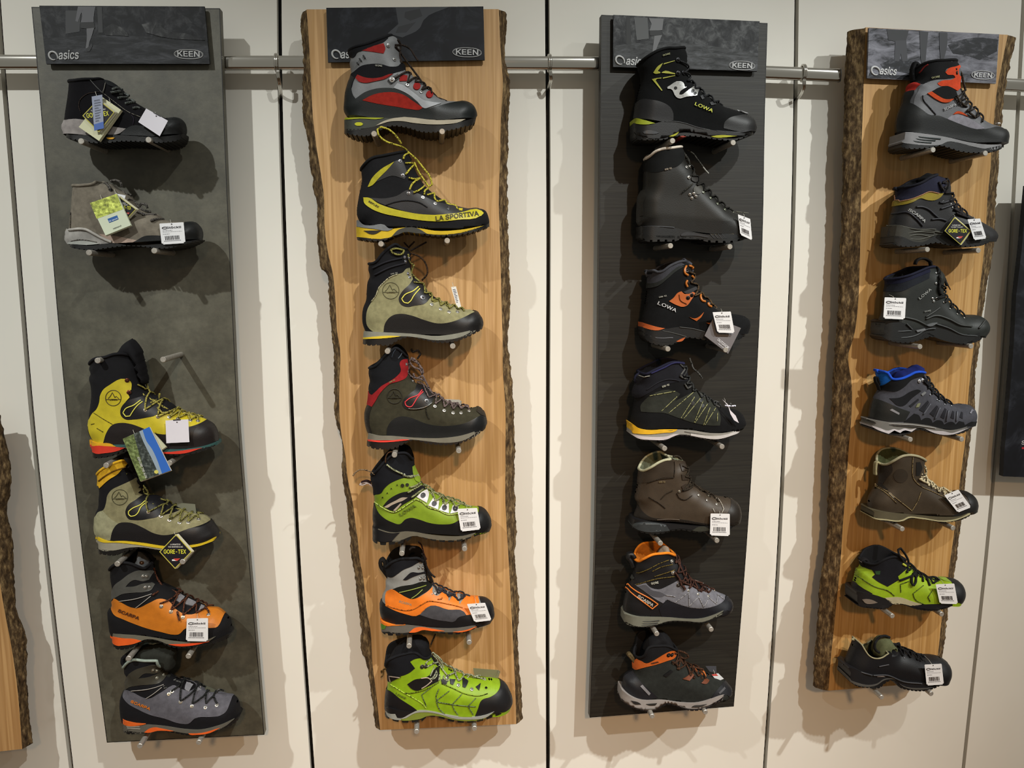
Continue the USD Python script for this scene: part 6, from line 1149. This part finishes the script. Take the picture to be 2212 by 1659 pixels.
# ---------- board four (narrow live edge timber) ----------
s = shoe(3, 1890, 115, 7, 'mountaineering_boot', 'grey and orange mountaineering boot, top of the narrow timber board', 'leather:58585c',
  heel='590,200 580,320 575,440 520,470 510,550 470,600 430,760 370,920 340,1060 340,1190', collar='680,205 780,140 900,115 1050,105',
  front='1180,150 1230,230 1238,400 1230,560 1280,650 1320,730 1420,840 1510,960 1640,1050 1720,1080 1850,1120 1930,1180 1960,1260 1950,1380',
  feather='700,1210 1100,1270 1500,1350', cm='fabric:131316', lm='fabric:101013')
s.panel('black_cuff', 'fabric:121215', '590,200 680,205 780,140 900,115 1050,105 1180,150 1232,215 1180,215 1080,240 1055,300 1180,330 1200,370 1100,385 900,400 740,460 640,450 572,440')
s.panel('orange_tab', 'fabric:c0401e', '1232,205 1110,230 1060,290 1090,325 1190,340 1205,370 1180,390 1000,420 940,460 970,490 1100,500 1200,550 1228,575 1240,400', 2)
s.panel('red_heel_tab', 'fabric:a82a22', '508,552 520,470 600,440 690,470 620,552')
s.panel('flex_zone', 'fabric:121314', '860,580 960,520 1110,505 1200,560 1242,650 1180,690 1050,690 940,630', 2)
s.panel('orange_band', 'fabric:b8441c', '790,610 850,580 940,640 1050,695 1190,690 1120,740 1020,745 920,700', 3)
s.panel('rubber_rand', 'rubber:151718', '470,600 515,552 620,552 570,740 700,850 840,940 960,945 1100,1000 1300,1080 1480,1140 1600,1155 1720,1140 1850,1125 1930,1180 1960,1260 1950,1385 1500,1350 1100,1270 700,1210 340,1190 340,1060 430,760', 2)
s.panel('grey_mesh', 'fabric:85828a', '1090,990 1180,930 1270,915 1400,970 1550,1060 1660,1140 1480,1150 1250,1080')
s.panel('orange_band', 'fabric:b8441c', '1175,930 1240,880 1300,890 1400,960 1290,922 1250,916', 3)
s.panel('grey_arm', 'leather:68686c', '600,770 640,620 740,470 900,410 1000,400 930,450 970,495 1050,505 900,555 800,610 730,650 760,720 920,935 840,935 700,845', 1)
s.text('SCARPA', 'lettering', 'paint:a8a8aa', '1040,872', '1222,790', 36); s.text('GORE', 'small_label', 'paint:9a9870', '860,390', '972,368', 26)
s.line('seam', 'lace:3a3a3e', '725,640 730,700 800,800 915,930', .0014, 2); s.line('cuff_piping', 'fabric:7a1a18', '745,270 780,200 820,165', .0018, 2)
s.loop('pull_loop', 'fabric:151518', '575,430 560,330 575,210 600,150 640,180 660,215', .004)
s.sole('midsole', 'foam:7d7c7e', '345,1195 500,1190 700,1210 1100,1270 1400,1340 1700,1380 1930,1378 1880,1432 1650,1442 1450,1402 1250,1352 1100,1337 1000,1382 840,1392 500,1367 330,1335')
for a in ('645,1268 800,1285 980,1300', '600,1300 760,1318 900,1325', '565,1335 720,1352 840,1358'): s.line('midsole_groove', 'rubber:2a3434', a, .0018, 3)
s.outsole('rubber:131416', '320,1340 500,1365 850,1390 1000,1380 1100,1335 1300,1360 1600,1440 1950,1385', '322,1385 400,1425 700,1445 880,1425 1000,1400 1060,1415 1300,1490 1600,1510 1850,1475 1948,1425', 75, 14)
s.hooks('metal:8f8b88', '1250,720 1310,790 1395,880 1500,970', .003); s.cross('lace:2a2420', '1200,690 1260,730 1320,800 1410,890 1510,980 1600,1050')
for a in ('1230,240 1290,280 1335,420 1370,560 1320,590 1260,470 1240,330 1235,250', '1235,480 1250,540 1330,590 1380,660', '1240,560 1280,640 1320,730', '1240,640 1300,760', '1300,740 1420,840 1400,880', '1430,900 1520,970'): s.lace(a, 'lace:3a322a', .0024)
s.loop('tag_knot', 'plastic:c8c0ba', '1835,1068 1855,1062 1875,1068', .002)

s = shoe(3, 1880, 360, 7, 'hiking_boot', 'charcoal hiking boot with dark blue cuff and mustard band', 'leather:1d1c1f',
  heel='420,360 415,440 390,490 360,620 310,780 290,880 260,1000 255,1100', collar='470,305 600,295 700,270 820,220 890,175',
  front='960,130 1050,160 1110,220 1160,280 1170,400 1210,520 1260,600 1340,670 1500,760 1700,870 1800,930 1870,1010 1880,1080 1850,1140',
  feather='500,1110 900,1120 1400,1140', cm='fabric:1a1a26', lm='fabric:0d0d10')
s.tongue('fabric:101013', '690,220 790,140 870,95 920,110 960,150 1000,260 900,300')
s.panel('padded_cuff', 'fabric:23243a', '420,360 470,305 600,295 700,270 820,220 960,140 1060,170 1150,290 1110,400 1000,400 890,375 760,430 640,490 510,510 480,440 430,430')
s.panel('mustard_band', 'leather:80701a', '408,445 440,430 490,450 510,515 600,500 760,435 880,380 960,390 1030,405 1105,400 1060,460 960,510 850,505 760,480 660,530 540,570 480,580 450,500', 2)
s.line('band_piping', 'fabric:a8785a', '440,430 490,450 510,515 600,500 760,435 880,382 1030,406', .001, 3)
s.text('SCARPA', 'lettering', 'paint:9a9a98', '568,665', '812,848', 40)
for a in ('690,610 780,610 880,650 960,720 1030,780', '440,700 560,690 680,780 790,900', '920,800 1050,790 1150,820', '1040,540 1100,545 1180,520', '1060,640 1150,610 1240,580'): s.line('seam', 'rubber:2c2c33', a, .0022)
s.sole('midsole', 'rubber:34332c', '288,880 450,890 620,940 800,940 980,945 1100,1000 1400,1040 1870,1040 1860,1110 1400,1120 980,1040 800,1140 650,1130 480,1060 262,1060')
for a in ('300,885 450,892 620,940 980,948', '480,1020 700,990 960,1000', '540,1060 700,1030 900,1060', '560,1090 750,1100 950,1040', '640,990 820,970 1080,1000'): s.line('sole_rib', 'rubber:48473e', a, .0014, 3)
s.outsole('rubber:111112', '258,1040 480,1060 650,1130 800,1140 980,1045 1400,1110 1880,1070', '258,1150 400,1195 600,1215 800,1195 1000,1155 1200,1195 1450,1212 1700,1190 1880,1095', 75, 14)
s.hooks('metal:a8a8a8', '1215,570 1240,620 1170,395', .0026); s.hooks('metal:3a3a3c', '1100,540', .004)
s.cross('lace:242022', '1080,260 1120,400 1180,520 1250,620 1340,700 1450,760')
for a in ('1040,230 1080,310 1120,370', '1100,220 1160,280 1120,330', '1270,640 1340,680 1420,740', '1300,700 1400,740 1520,790'): s.lace(a, 'lace:242022', .0026)
s.gore('1122,972', '1275,763', '1522,972', '1365,1182', 'black diamond membrane tag with yellow lettering on the charcoal boot with mustard band')
s.price('1470,795 1660,783 1758,1085 1570,1112', 'white barcode price tag beside the black diamond tag on the boot with mustard band', lift=.009)
K = 1269 / 316
s = shoe(3, 1860, 550, K, 'hiking_boot', 'dark green grey high boot with dark blue collar and heel price tag', 'leather:262a28',
  heel='230,222 228,280 212,330 205,400 190,500 165,560 145,610 142,670 160,710', collar='300,217 420,180 520,140 580,114',
  front='610,105 670,135 700,180 692,260 692,330 730,400 790,460 860,520 940,520 1000,525 1060,560 1085,610 1082,670 1050,720',
  feather='310,690 500,690 650,640 860,700', cm='fabric:1a1c34', lm='fabric:0b0b0e')
s.panel('padded_cuff', 'fabric:1b1e3a', '230,222 300,217 420,180 520,140 590,112 600,150 500,190 400,230 300,260 228,270')
s.panel('cuff_panel', 'fabric:20242e', '228,276 300,262 400,232 500,192 595,155 590,205 450,272 330,322 240,300', 1)
s.text('LOWA', 'lettering', 'paint:8a8d8a', '505,390', '606,305', 22); s.text('GORE', 'small_label', 'paint:7a7d7a', '545,500', '600,490', 12)
s.panel('heel_tab', 'fabric:17191b', '198,300 240,305 285,330 240,345 205,335', 2)
for a in ('350,540 480,570 560,610', '560,560 640,530 760,560 860,610 960,625', '680,460 640,490 560,540', '1020,640 1060,590 1070,570'): s.line('seam', 'rubber:3a3d3c', a, .0022)
s.sole('midsole', 'rubber:17191a', '150,590 300,570 380,600 440,640 560,620 650,590 760,620 860,680 1000,690 1088,630 1085,680 1040,725 900,770 700,740 560,680 500,730 400,740 200,725 145,690 140,640')
for a in ('170,600 220,630 310,662 430,660', '390,600 440,650', '200,660 260,700 380,718 470,700 560,650 640,640', '640,600 760,640 860,690 1000,705'): s.line('sole_rib', 'rubber:3d4042', a, .0018, 3)
s.panel('sole_plate', 'plastic:6a6d70', '470,657 545,640 552,655 480,672', 6, mirror=False); s.panel('sole_plate', 'plastic:5a5d60', '560,612 600,596 655,588 640,602 575,620', 6, mirror=False)
s.outsole('rubber:0f1011', '142,670 200,722 400,740 500,730 560,682 700,742 900,770 1085,660', '148,695 250,748 420,765 530,738 600,715 800,768 920,778 1050,728 1082,685', 42, 7)
s.hooks('metal:b0b0b0', '650,160 650,250 620,380 655,380 630,405', .0028); s.hooks('metal:aaa8a2', '680,160 675,245 715,415 770,470 830,515 890,550', .0026)
s.cross('lace:1a1a1a', '660,170 665,250 650,380 715,415 770,465 830,510 890,545')
for a in ('680,140 710,190 735,240 750,270', '690,150 725,210 742,268', '680,180 690,230 680,300 690,340', '690,340 740,410 800,470 870,530'): s.lace(a, 'lace:1a1a1a', .003)
s.lace('750,262 765,285 775,305', 'lace:3a2a22', .0012)
s.loop('pull_loop', 'fabric:17110f', '468,85 480,55 510,36 555,36 600,62 605,95', .0026)
s.lace('292,372 290,350 287,335', 'lace:a8a8a4', .0008)
s.price('205,370 392,377 380,563 193,555', 'white barcode price tag hanging at the heel of the dark green grey high boot')

s = shoe(3, 1845, 765, K, 'hiking_boot', 'grey hiking boot with bright blue collar and wavy white sole edge', 'fabric:45464e',
  heel='215,168 213,250 218,315 195,350 170,400 150,470 140,540 130,600', collar='250,150 300,165 340,217 400,215 470,190 530,160',
  front='588,155 610,200 650,270 690,320 740,370 800,410 850,435 930,430 1000,445 1035,500 1035,560 1025,600',
  feather='300,600 500,610 700,640 880,650', cm='fabric:1548b8', lm='fabric:0b2a78')
s.tongue('fabric:0d1f6a', '330,225 370,160 430,135 490,115 540,90 585,108 592,165 560,220 420,240')
s.panel('blue_heel', 'fabric:1260be', '215,168 250,150 300,165 340,217 290,270 265,318 218,316 213,250')
s.panel('black_cuff', 'fabric:101216', '268,318 292,270 343,220 410,216 480,190 585,158 602,192 500,222 440,280 370,322')
s.panel('ankle_window', 'fabric:131419', '310,385 400,375 500,320 560,308 582,320 500,382 420,450 390,450', 1)
s.panel('heel_counter', 'leather:1f211f', '172,378 240,400 330,440 400,470 485,500 440,582 300,582 138,552 150,470')
s.panel('rubber_rand', 'rubber:131418', '428,592 520,515 560,530 580,575 620,553 660,560 680,597 720,573 760,580 780,612 820,590 860,590 880,612 910,580 950,590 960,617 1035,572 1028,612 900,655 700,640')
s.panel('label_patch', 'plastic:77767a', '308,485 328,473 392,510 386,526', 2, mirror=False); s.panel('label_patch', 'plastic:6d7058', '532,462 552,428 574,424 560,458', 2, mirror=False); s.panel('label_patch', 'metal:b5b8bc', '578,347 610,322 622,335 592,362', 2, mirror=False)
s.panel('toe_label', 'plastic:6a6a74', '1000,512 1018,480 1030,488 1012,518', 2, mirror=False)
for a in ('475,448 555,385 560,400 492,462', '562,482 638,402 648,418 600,505', '655,515 715,445 728,455 690,545', '748,545 785,468 800,480 778,562', '835,552 852,492 866,500 864,562', '912,548 928,500 942,508 940,562'): s.panel('mesh_vent', 'fabric:26272e', a, 1, mirror=False)
for a in ('600,520 660,430', '700,560 740,465', '800,580 815,490', '885,580 890,500'): s.line('mesh_rib', 'rubber:4f525c', a, .0022, 1)
s.sole('midsole', 'foam:62605c', '135,570 300,590 500,600 650,620 850,660 950,640 1032,600 1020,625 930,665 850,690 700,670 550,645 500,670 430,660 400,675 350,655 300,685 220,650 112,605')
s.sole('white_edge', 'foam:b4b0b4', '112,603 220,640 300,665 350,650 390,660 440,645 490,655 540,643 500,674 430,664 400,684 350,662 300,692 200,655', .0014)
s.sole('white_edge', 'foam:aaa6aa', '620,650 700,665 780,670 850,685 920,665 1000,635 1028,616 930,672 850,698 700,686', .0014)
s.line('midsole_groove', 'rubber:8a8886', '150,572 300,600 500,612 700,640', .0012, 5); s.line('midsole_groove', 'rubber:3a3836', '140,580 300,612 500,628 600,640', .0012, 5)
s.outsole('rubber:1a1614', '115,610 300,685 500,672 550,645 700,670 850,690 1035,600', '118,628 200,670 300,700 480,692 545,660 700,694 850,704 1000,655 1032,618', 40, 5)
s.hooks('metal:c4c6cc', '565,235 592,225', .0045); s.hooks('metal:a8acb4', '660,352 720,395 735,405 785,435 840,447', .0024)
s.loop('pull_loop', 'fabric:141416', '218,310 205,270 186,235 182,205 195,198 215,260', .0024)
s.cross('lace:17181c', '590,230 630,280 665,345 725,395 785,432 845,445')
for a in ('600,190 640,260 650,300', '640,270 700,340 760,390 850,440', '610,240 660,290 690,340', '700,330 750,390', '760,370 800,425'): s.lace(a, 'lace:17181c', .0024)

s = shoe(3, 1840, 960, K, 'hiking_boot', 'brown leather ankle boot with cream laces and cream collar edge', 'leather:3f3426',
  heel='238,165 235,260 230,340 190,400 150,480 143,560', collar='270,190 310,185 360,145 420,110 500,94 550,98',
  front='610,135 603,200 612,270 690,340 760,390 820,420 900,408 980,405 1040,440 1066,500 1060,560',
  feather='420,605 640,615 880,625', cm='fabric:8f8a70', lm='fabric:454a2c', lift_far=1)
s.panel('toe_cap', 'rubber:191714', '900,408 980,405 1040,440 1068,500 1062,572 960,622 870,622 940,590 1030,530 985,440')
s.disc('ankle_pad', 'leather:33291d', 425, 272, 60); s.panel('dark_patch', 'leather:2a2118', '235,180 270,195 310,192 350,170 360,220 320,300 300,380 240,340')
for a in ('530,100 525,200 532,290 580,350 700,410 820,470', '230,350 300,400 400,480 520,575', '600,410 570,490 520,575', '250,370 320,440 390,510'): s.line('stitching', 'lace:7a6a4a', a, .001)
s.panel('label_patch', 'plastic:6a6458', '322,426 338,418 370,460 356,464', 2, mirror=False); s.panel('label_patch', 'leather:241c14', '255,335 275,338 325,395 300,400', 2, mirror=False)
s.panel('eyelet_strip', 'leather:17120e', '558,155 590,152 600,200 585,272 556,272', 1)
s.loop('pull_loop', 'fabric:8f8868', '238,165 222,152 207,158 202,210 203,262', .0028)
s.sole('midsole', 'foam:4a4432', '138,560 250,580 420,600 540,610 830,632 950,622 1062,558 1052,590 950,640 850,668 700,660 500,635 450,660 300,660 180,635 133,600')
s.sole('pale_edge', 'foam:a09a78', '133,596 180,628 300,650 440,655 490,630 600,636 800,662 950,634 1062,566 1055,578 950,642 850,670 800,672 600,646 495,640 445,664 300,660 180,638', .0013)
s.outsole('rubber:2a261c', '137,605 300,658 445,660 500,637 800,668 950,640 1064,570', '142,616 240,660 430,672 500,648 800,678 900,668 1000,635 1056,592', 30, 6)
s.cross('lace:b0a588', '590,280 640,340 690,380 745,415 800,440')
for a in ('608,165 635,195 645,235 635,275 610,295 588,303', '608,260 625,285 630,330', '640,305 662,325 670,360', '665,308 700,330 725,385', '765,378 800,400 832,435', '790,372 850,412 862,408', '758,412 780,375 805,400 805,440', '590,300 640,330 720,350'): s.lace(a, 'lace:b0a588', .0026)
s.price('803,442 925,391 1037,545 920,592', 'white barcode price tag turned on the toe of the brown ankle boot with cream laces', short=True)

s = shoe(3, 1810, 1160, K, 'low_shoe', 'lime green low trekking shoe with black collar and black laces', 'leather:84a016',
  heel='205,215 203,260 172,290 160,330 140,400 120,470 120,520', collar='262,242 300,240 400,197 480,172',
  front='560,180 610,250 670,290 720,320 800,350 860,370 900,358 970,360 1040,380 1076,450 1066,520 1042,560',
  feather='400,560 540,550 700,580 880,590', cm='fabric:121218', lm='fabric:101014')
s.panel('black_collar', 'fabric:14141c', '205,213 262,242 300,240 400,197 480,172 560,180 612,262 520,340 530,370 430,430 330,375 300,350 325,325 305,290 240,285 203,262')
s.panel('heel_counter', 'rubber:1a1718', '160,330 190,350 190,410 300,490 280,505 150,475 118,485 140,400')
s.panel('toe_cap', 'rubber:17171a', '985,365 1040,380 1078,450 1068,530 1040,562 985,572 1012,440')
for a in ('640,375 540,410 545,480', '740,420 650,490 670,540 740,580', '820,460 780,520 800,560', '190,350 320,430 440,470 490,510', '200,340 210,300 170,290'): s.line('stitching', 'lace:4f5f24', a, .001)
s.line('lace_strap', 'fabric:151518', '528,375 600,350 665,325', .0028, 2); s.line('collar_mark', 'paint:a8b03a', '555,232 580,252', .003, 2)
s.panel('collar_tab', 'fabric:2a4a2a', '325,298 368,292 362,325 330,325', 2, mirror=False)
s.loop('pull_loop', 'fabric:18161a', '215,250 205,225 200,205 225,192 245,195 265,235', .0034); s.loop('pull_loop_tip', 'fabric:8a8480', '195,215 205,202', .003)
s.panel('tongue_toe', 'leather:7f9a3a', '890,372 900,360 970,362 1000,400 920,400', 1)
s.sole('heel_pod', 'rubber:1b1819', '116,470 200,480 400,530 470,563 472,590 400,622 300,617 200,607 140,572 116,520')
s.sole('pod_window', 'plastic:6d6258', '212,545 240,540 300,548 345,570 300,580 240,575', .0014)
s.sole('arch', 'foam:9c9478', '410,530 540,524 640,558 730,585 640,598 560,582 480,582')
s.sole('fore_sole', 'rubber:16141a', '636,595 760,588 900,583 1045,560 980,602 850,632 760,632 680,617')
s.outsole('rubber:131112', '180,590 300,612 400,615 430,610 480,580 560,580 680,610 850,628 1040,568', '185,602 300,622 400,624 440,615 480,588 560,588 680,628 850,640 960,612 1035,575', 30, 6)
s.cross('lace:141416', '610,290 660,330 710,350 770,380 820,410')
for a in ('600,260 560,200 530,150 522,112 545,98 590,160 612,220 600,260', '600,260 620,225 660,260 690,300 660,270 640,250', '615,275 600,300 605,310', '650,325 640,380 645,410 660,420 675,395 680,350', '660,260 690,330 680,350 650,310', '700,300 730,340 740,385', '740,320 770,360 800,420', '780,350 850,350 900,400', '690,290 760,340 850,380 900,400', '840,345 860,380 830,400'): s.lace(a, 'lace:141416', .0026)
s.price('848,411 1010,404 1042,582 884,578', 'white barcode price tag on the toe of the lime green low shoe')

s = shoe(3, 1790, 1345, K, 'low_shoe', 'black low trekking shoe with cream collar piping and green tongue, lowest on narrow timber board', 'leather:141419',
  heel='225,150 200,220 165,300 145,360 140,420', collar='240,180 275,186 300,200 320,240 350,285 400,310 460,305 520,270 560,240',
  front='585,222 640,230 700,250 760,275 830,290 920,290 980,305 1030,350 1042,430 1022,490',
  feather='330,460 500,460 700,520 880,540', cm='fabric:8f8a6e', lm='fabric:4a4c34', cr=.0018)
s.tongue('fabric:55593e', '390,290 385,240 400,190 430,140 480,118 525,135 565,185 595,225 540,260 470,290')
s.panel('tongue_label', 'fabric:7f8064', '430,215 452,203 492,265 470,270', 3)
s.sole('midsole', 'rubber:1c1c20', '138,380 220,400 330,440 400,450 500,450 640,500 800,520 960,530 1044,440 1022,510 900,560 800,580 650,555 560,490 480,500 420,540 320,555 220,530 130,460')
s.sole('grey_edge', 'foam:4a4844', '128,425 160,478 260,525 350,542 420,530 480,492 560,482 640,545 800,570 960,540 1030,480 900,562 800,582 650,557 560,492 480,502 420,542 320,557 220,532 130,462', .0012)
s.panel('sole_plate', 'plastic:7a706c', '385,466 485,463 497,475 420,500', 7, mirror=False)
for a in ('160,400 230,405 300,430 370,450', '380,452 500,450 640,505 800,522'): s.line('sole_rib', 'rubber:3c3d42', a, .0018, 5)
s.line('small_label', 'paint:3a3a3e', '435,380 520,362', .0016)
s.outsole('rubber:121214', '135,450 220,530 320,555 420,540 480,500 560,490 650,555 800,580 1035,480', '145,480 250,555 340,566 455,562 480,535 560,505 610,560 700,588 850,592 960,552 1032,500', 34, 9)
s.hooks('metal:6a6a6c', '575,225 665,312 775,325', .0022)
s.cross('lace:121214', '590,260 650,300 710,310 770,330 825,345')
for a in ('440,260 410,240 398,205 412,160 445,125 490,115 530,130', '500,155 540,180 600,190', '510,170 550,195 600,185 640,240', '560,200 610,180 620,230 580,240', '620,220 680,250 700,290', '660,240 720,260 770,290', '700,255 760,270 830,285', '740,265 800,290 790,330', '800,275 840,300 830,340'): s.lace(a, 'lace:121214', .0032)
s.price('832,365 980,357 1000,537 850,546', 'white barcode price tag on the toe of the black low shoe')

for s in SHOES: s.finish()
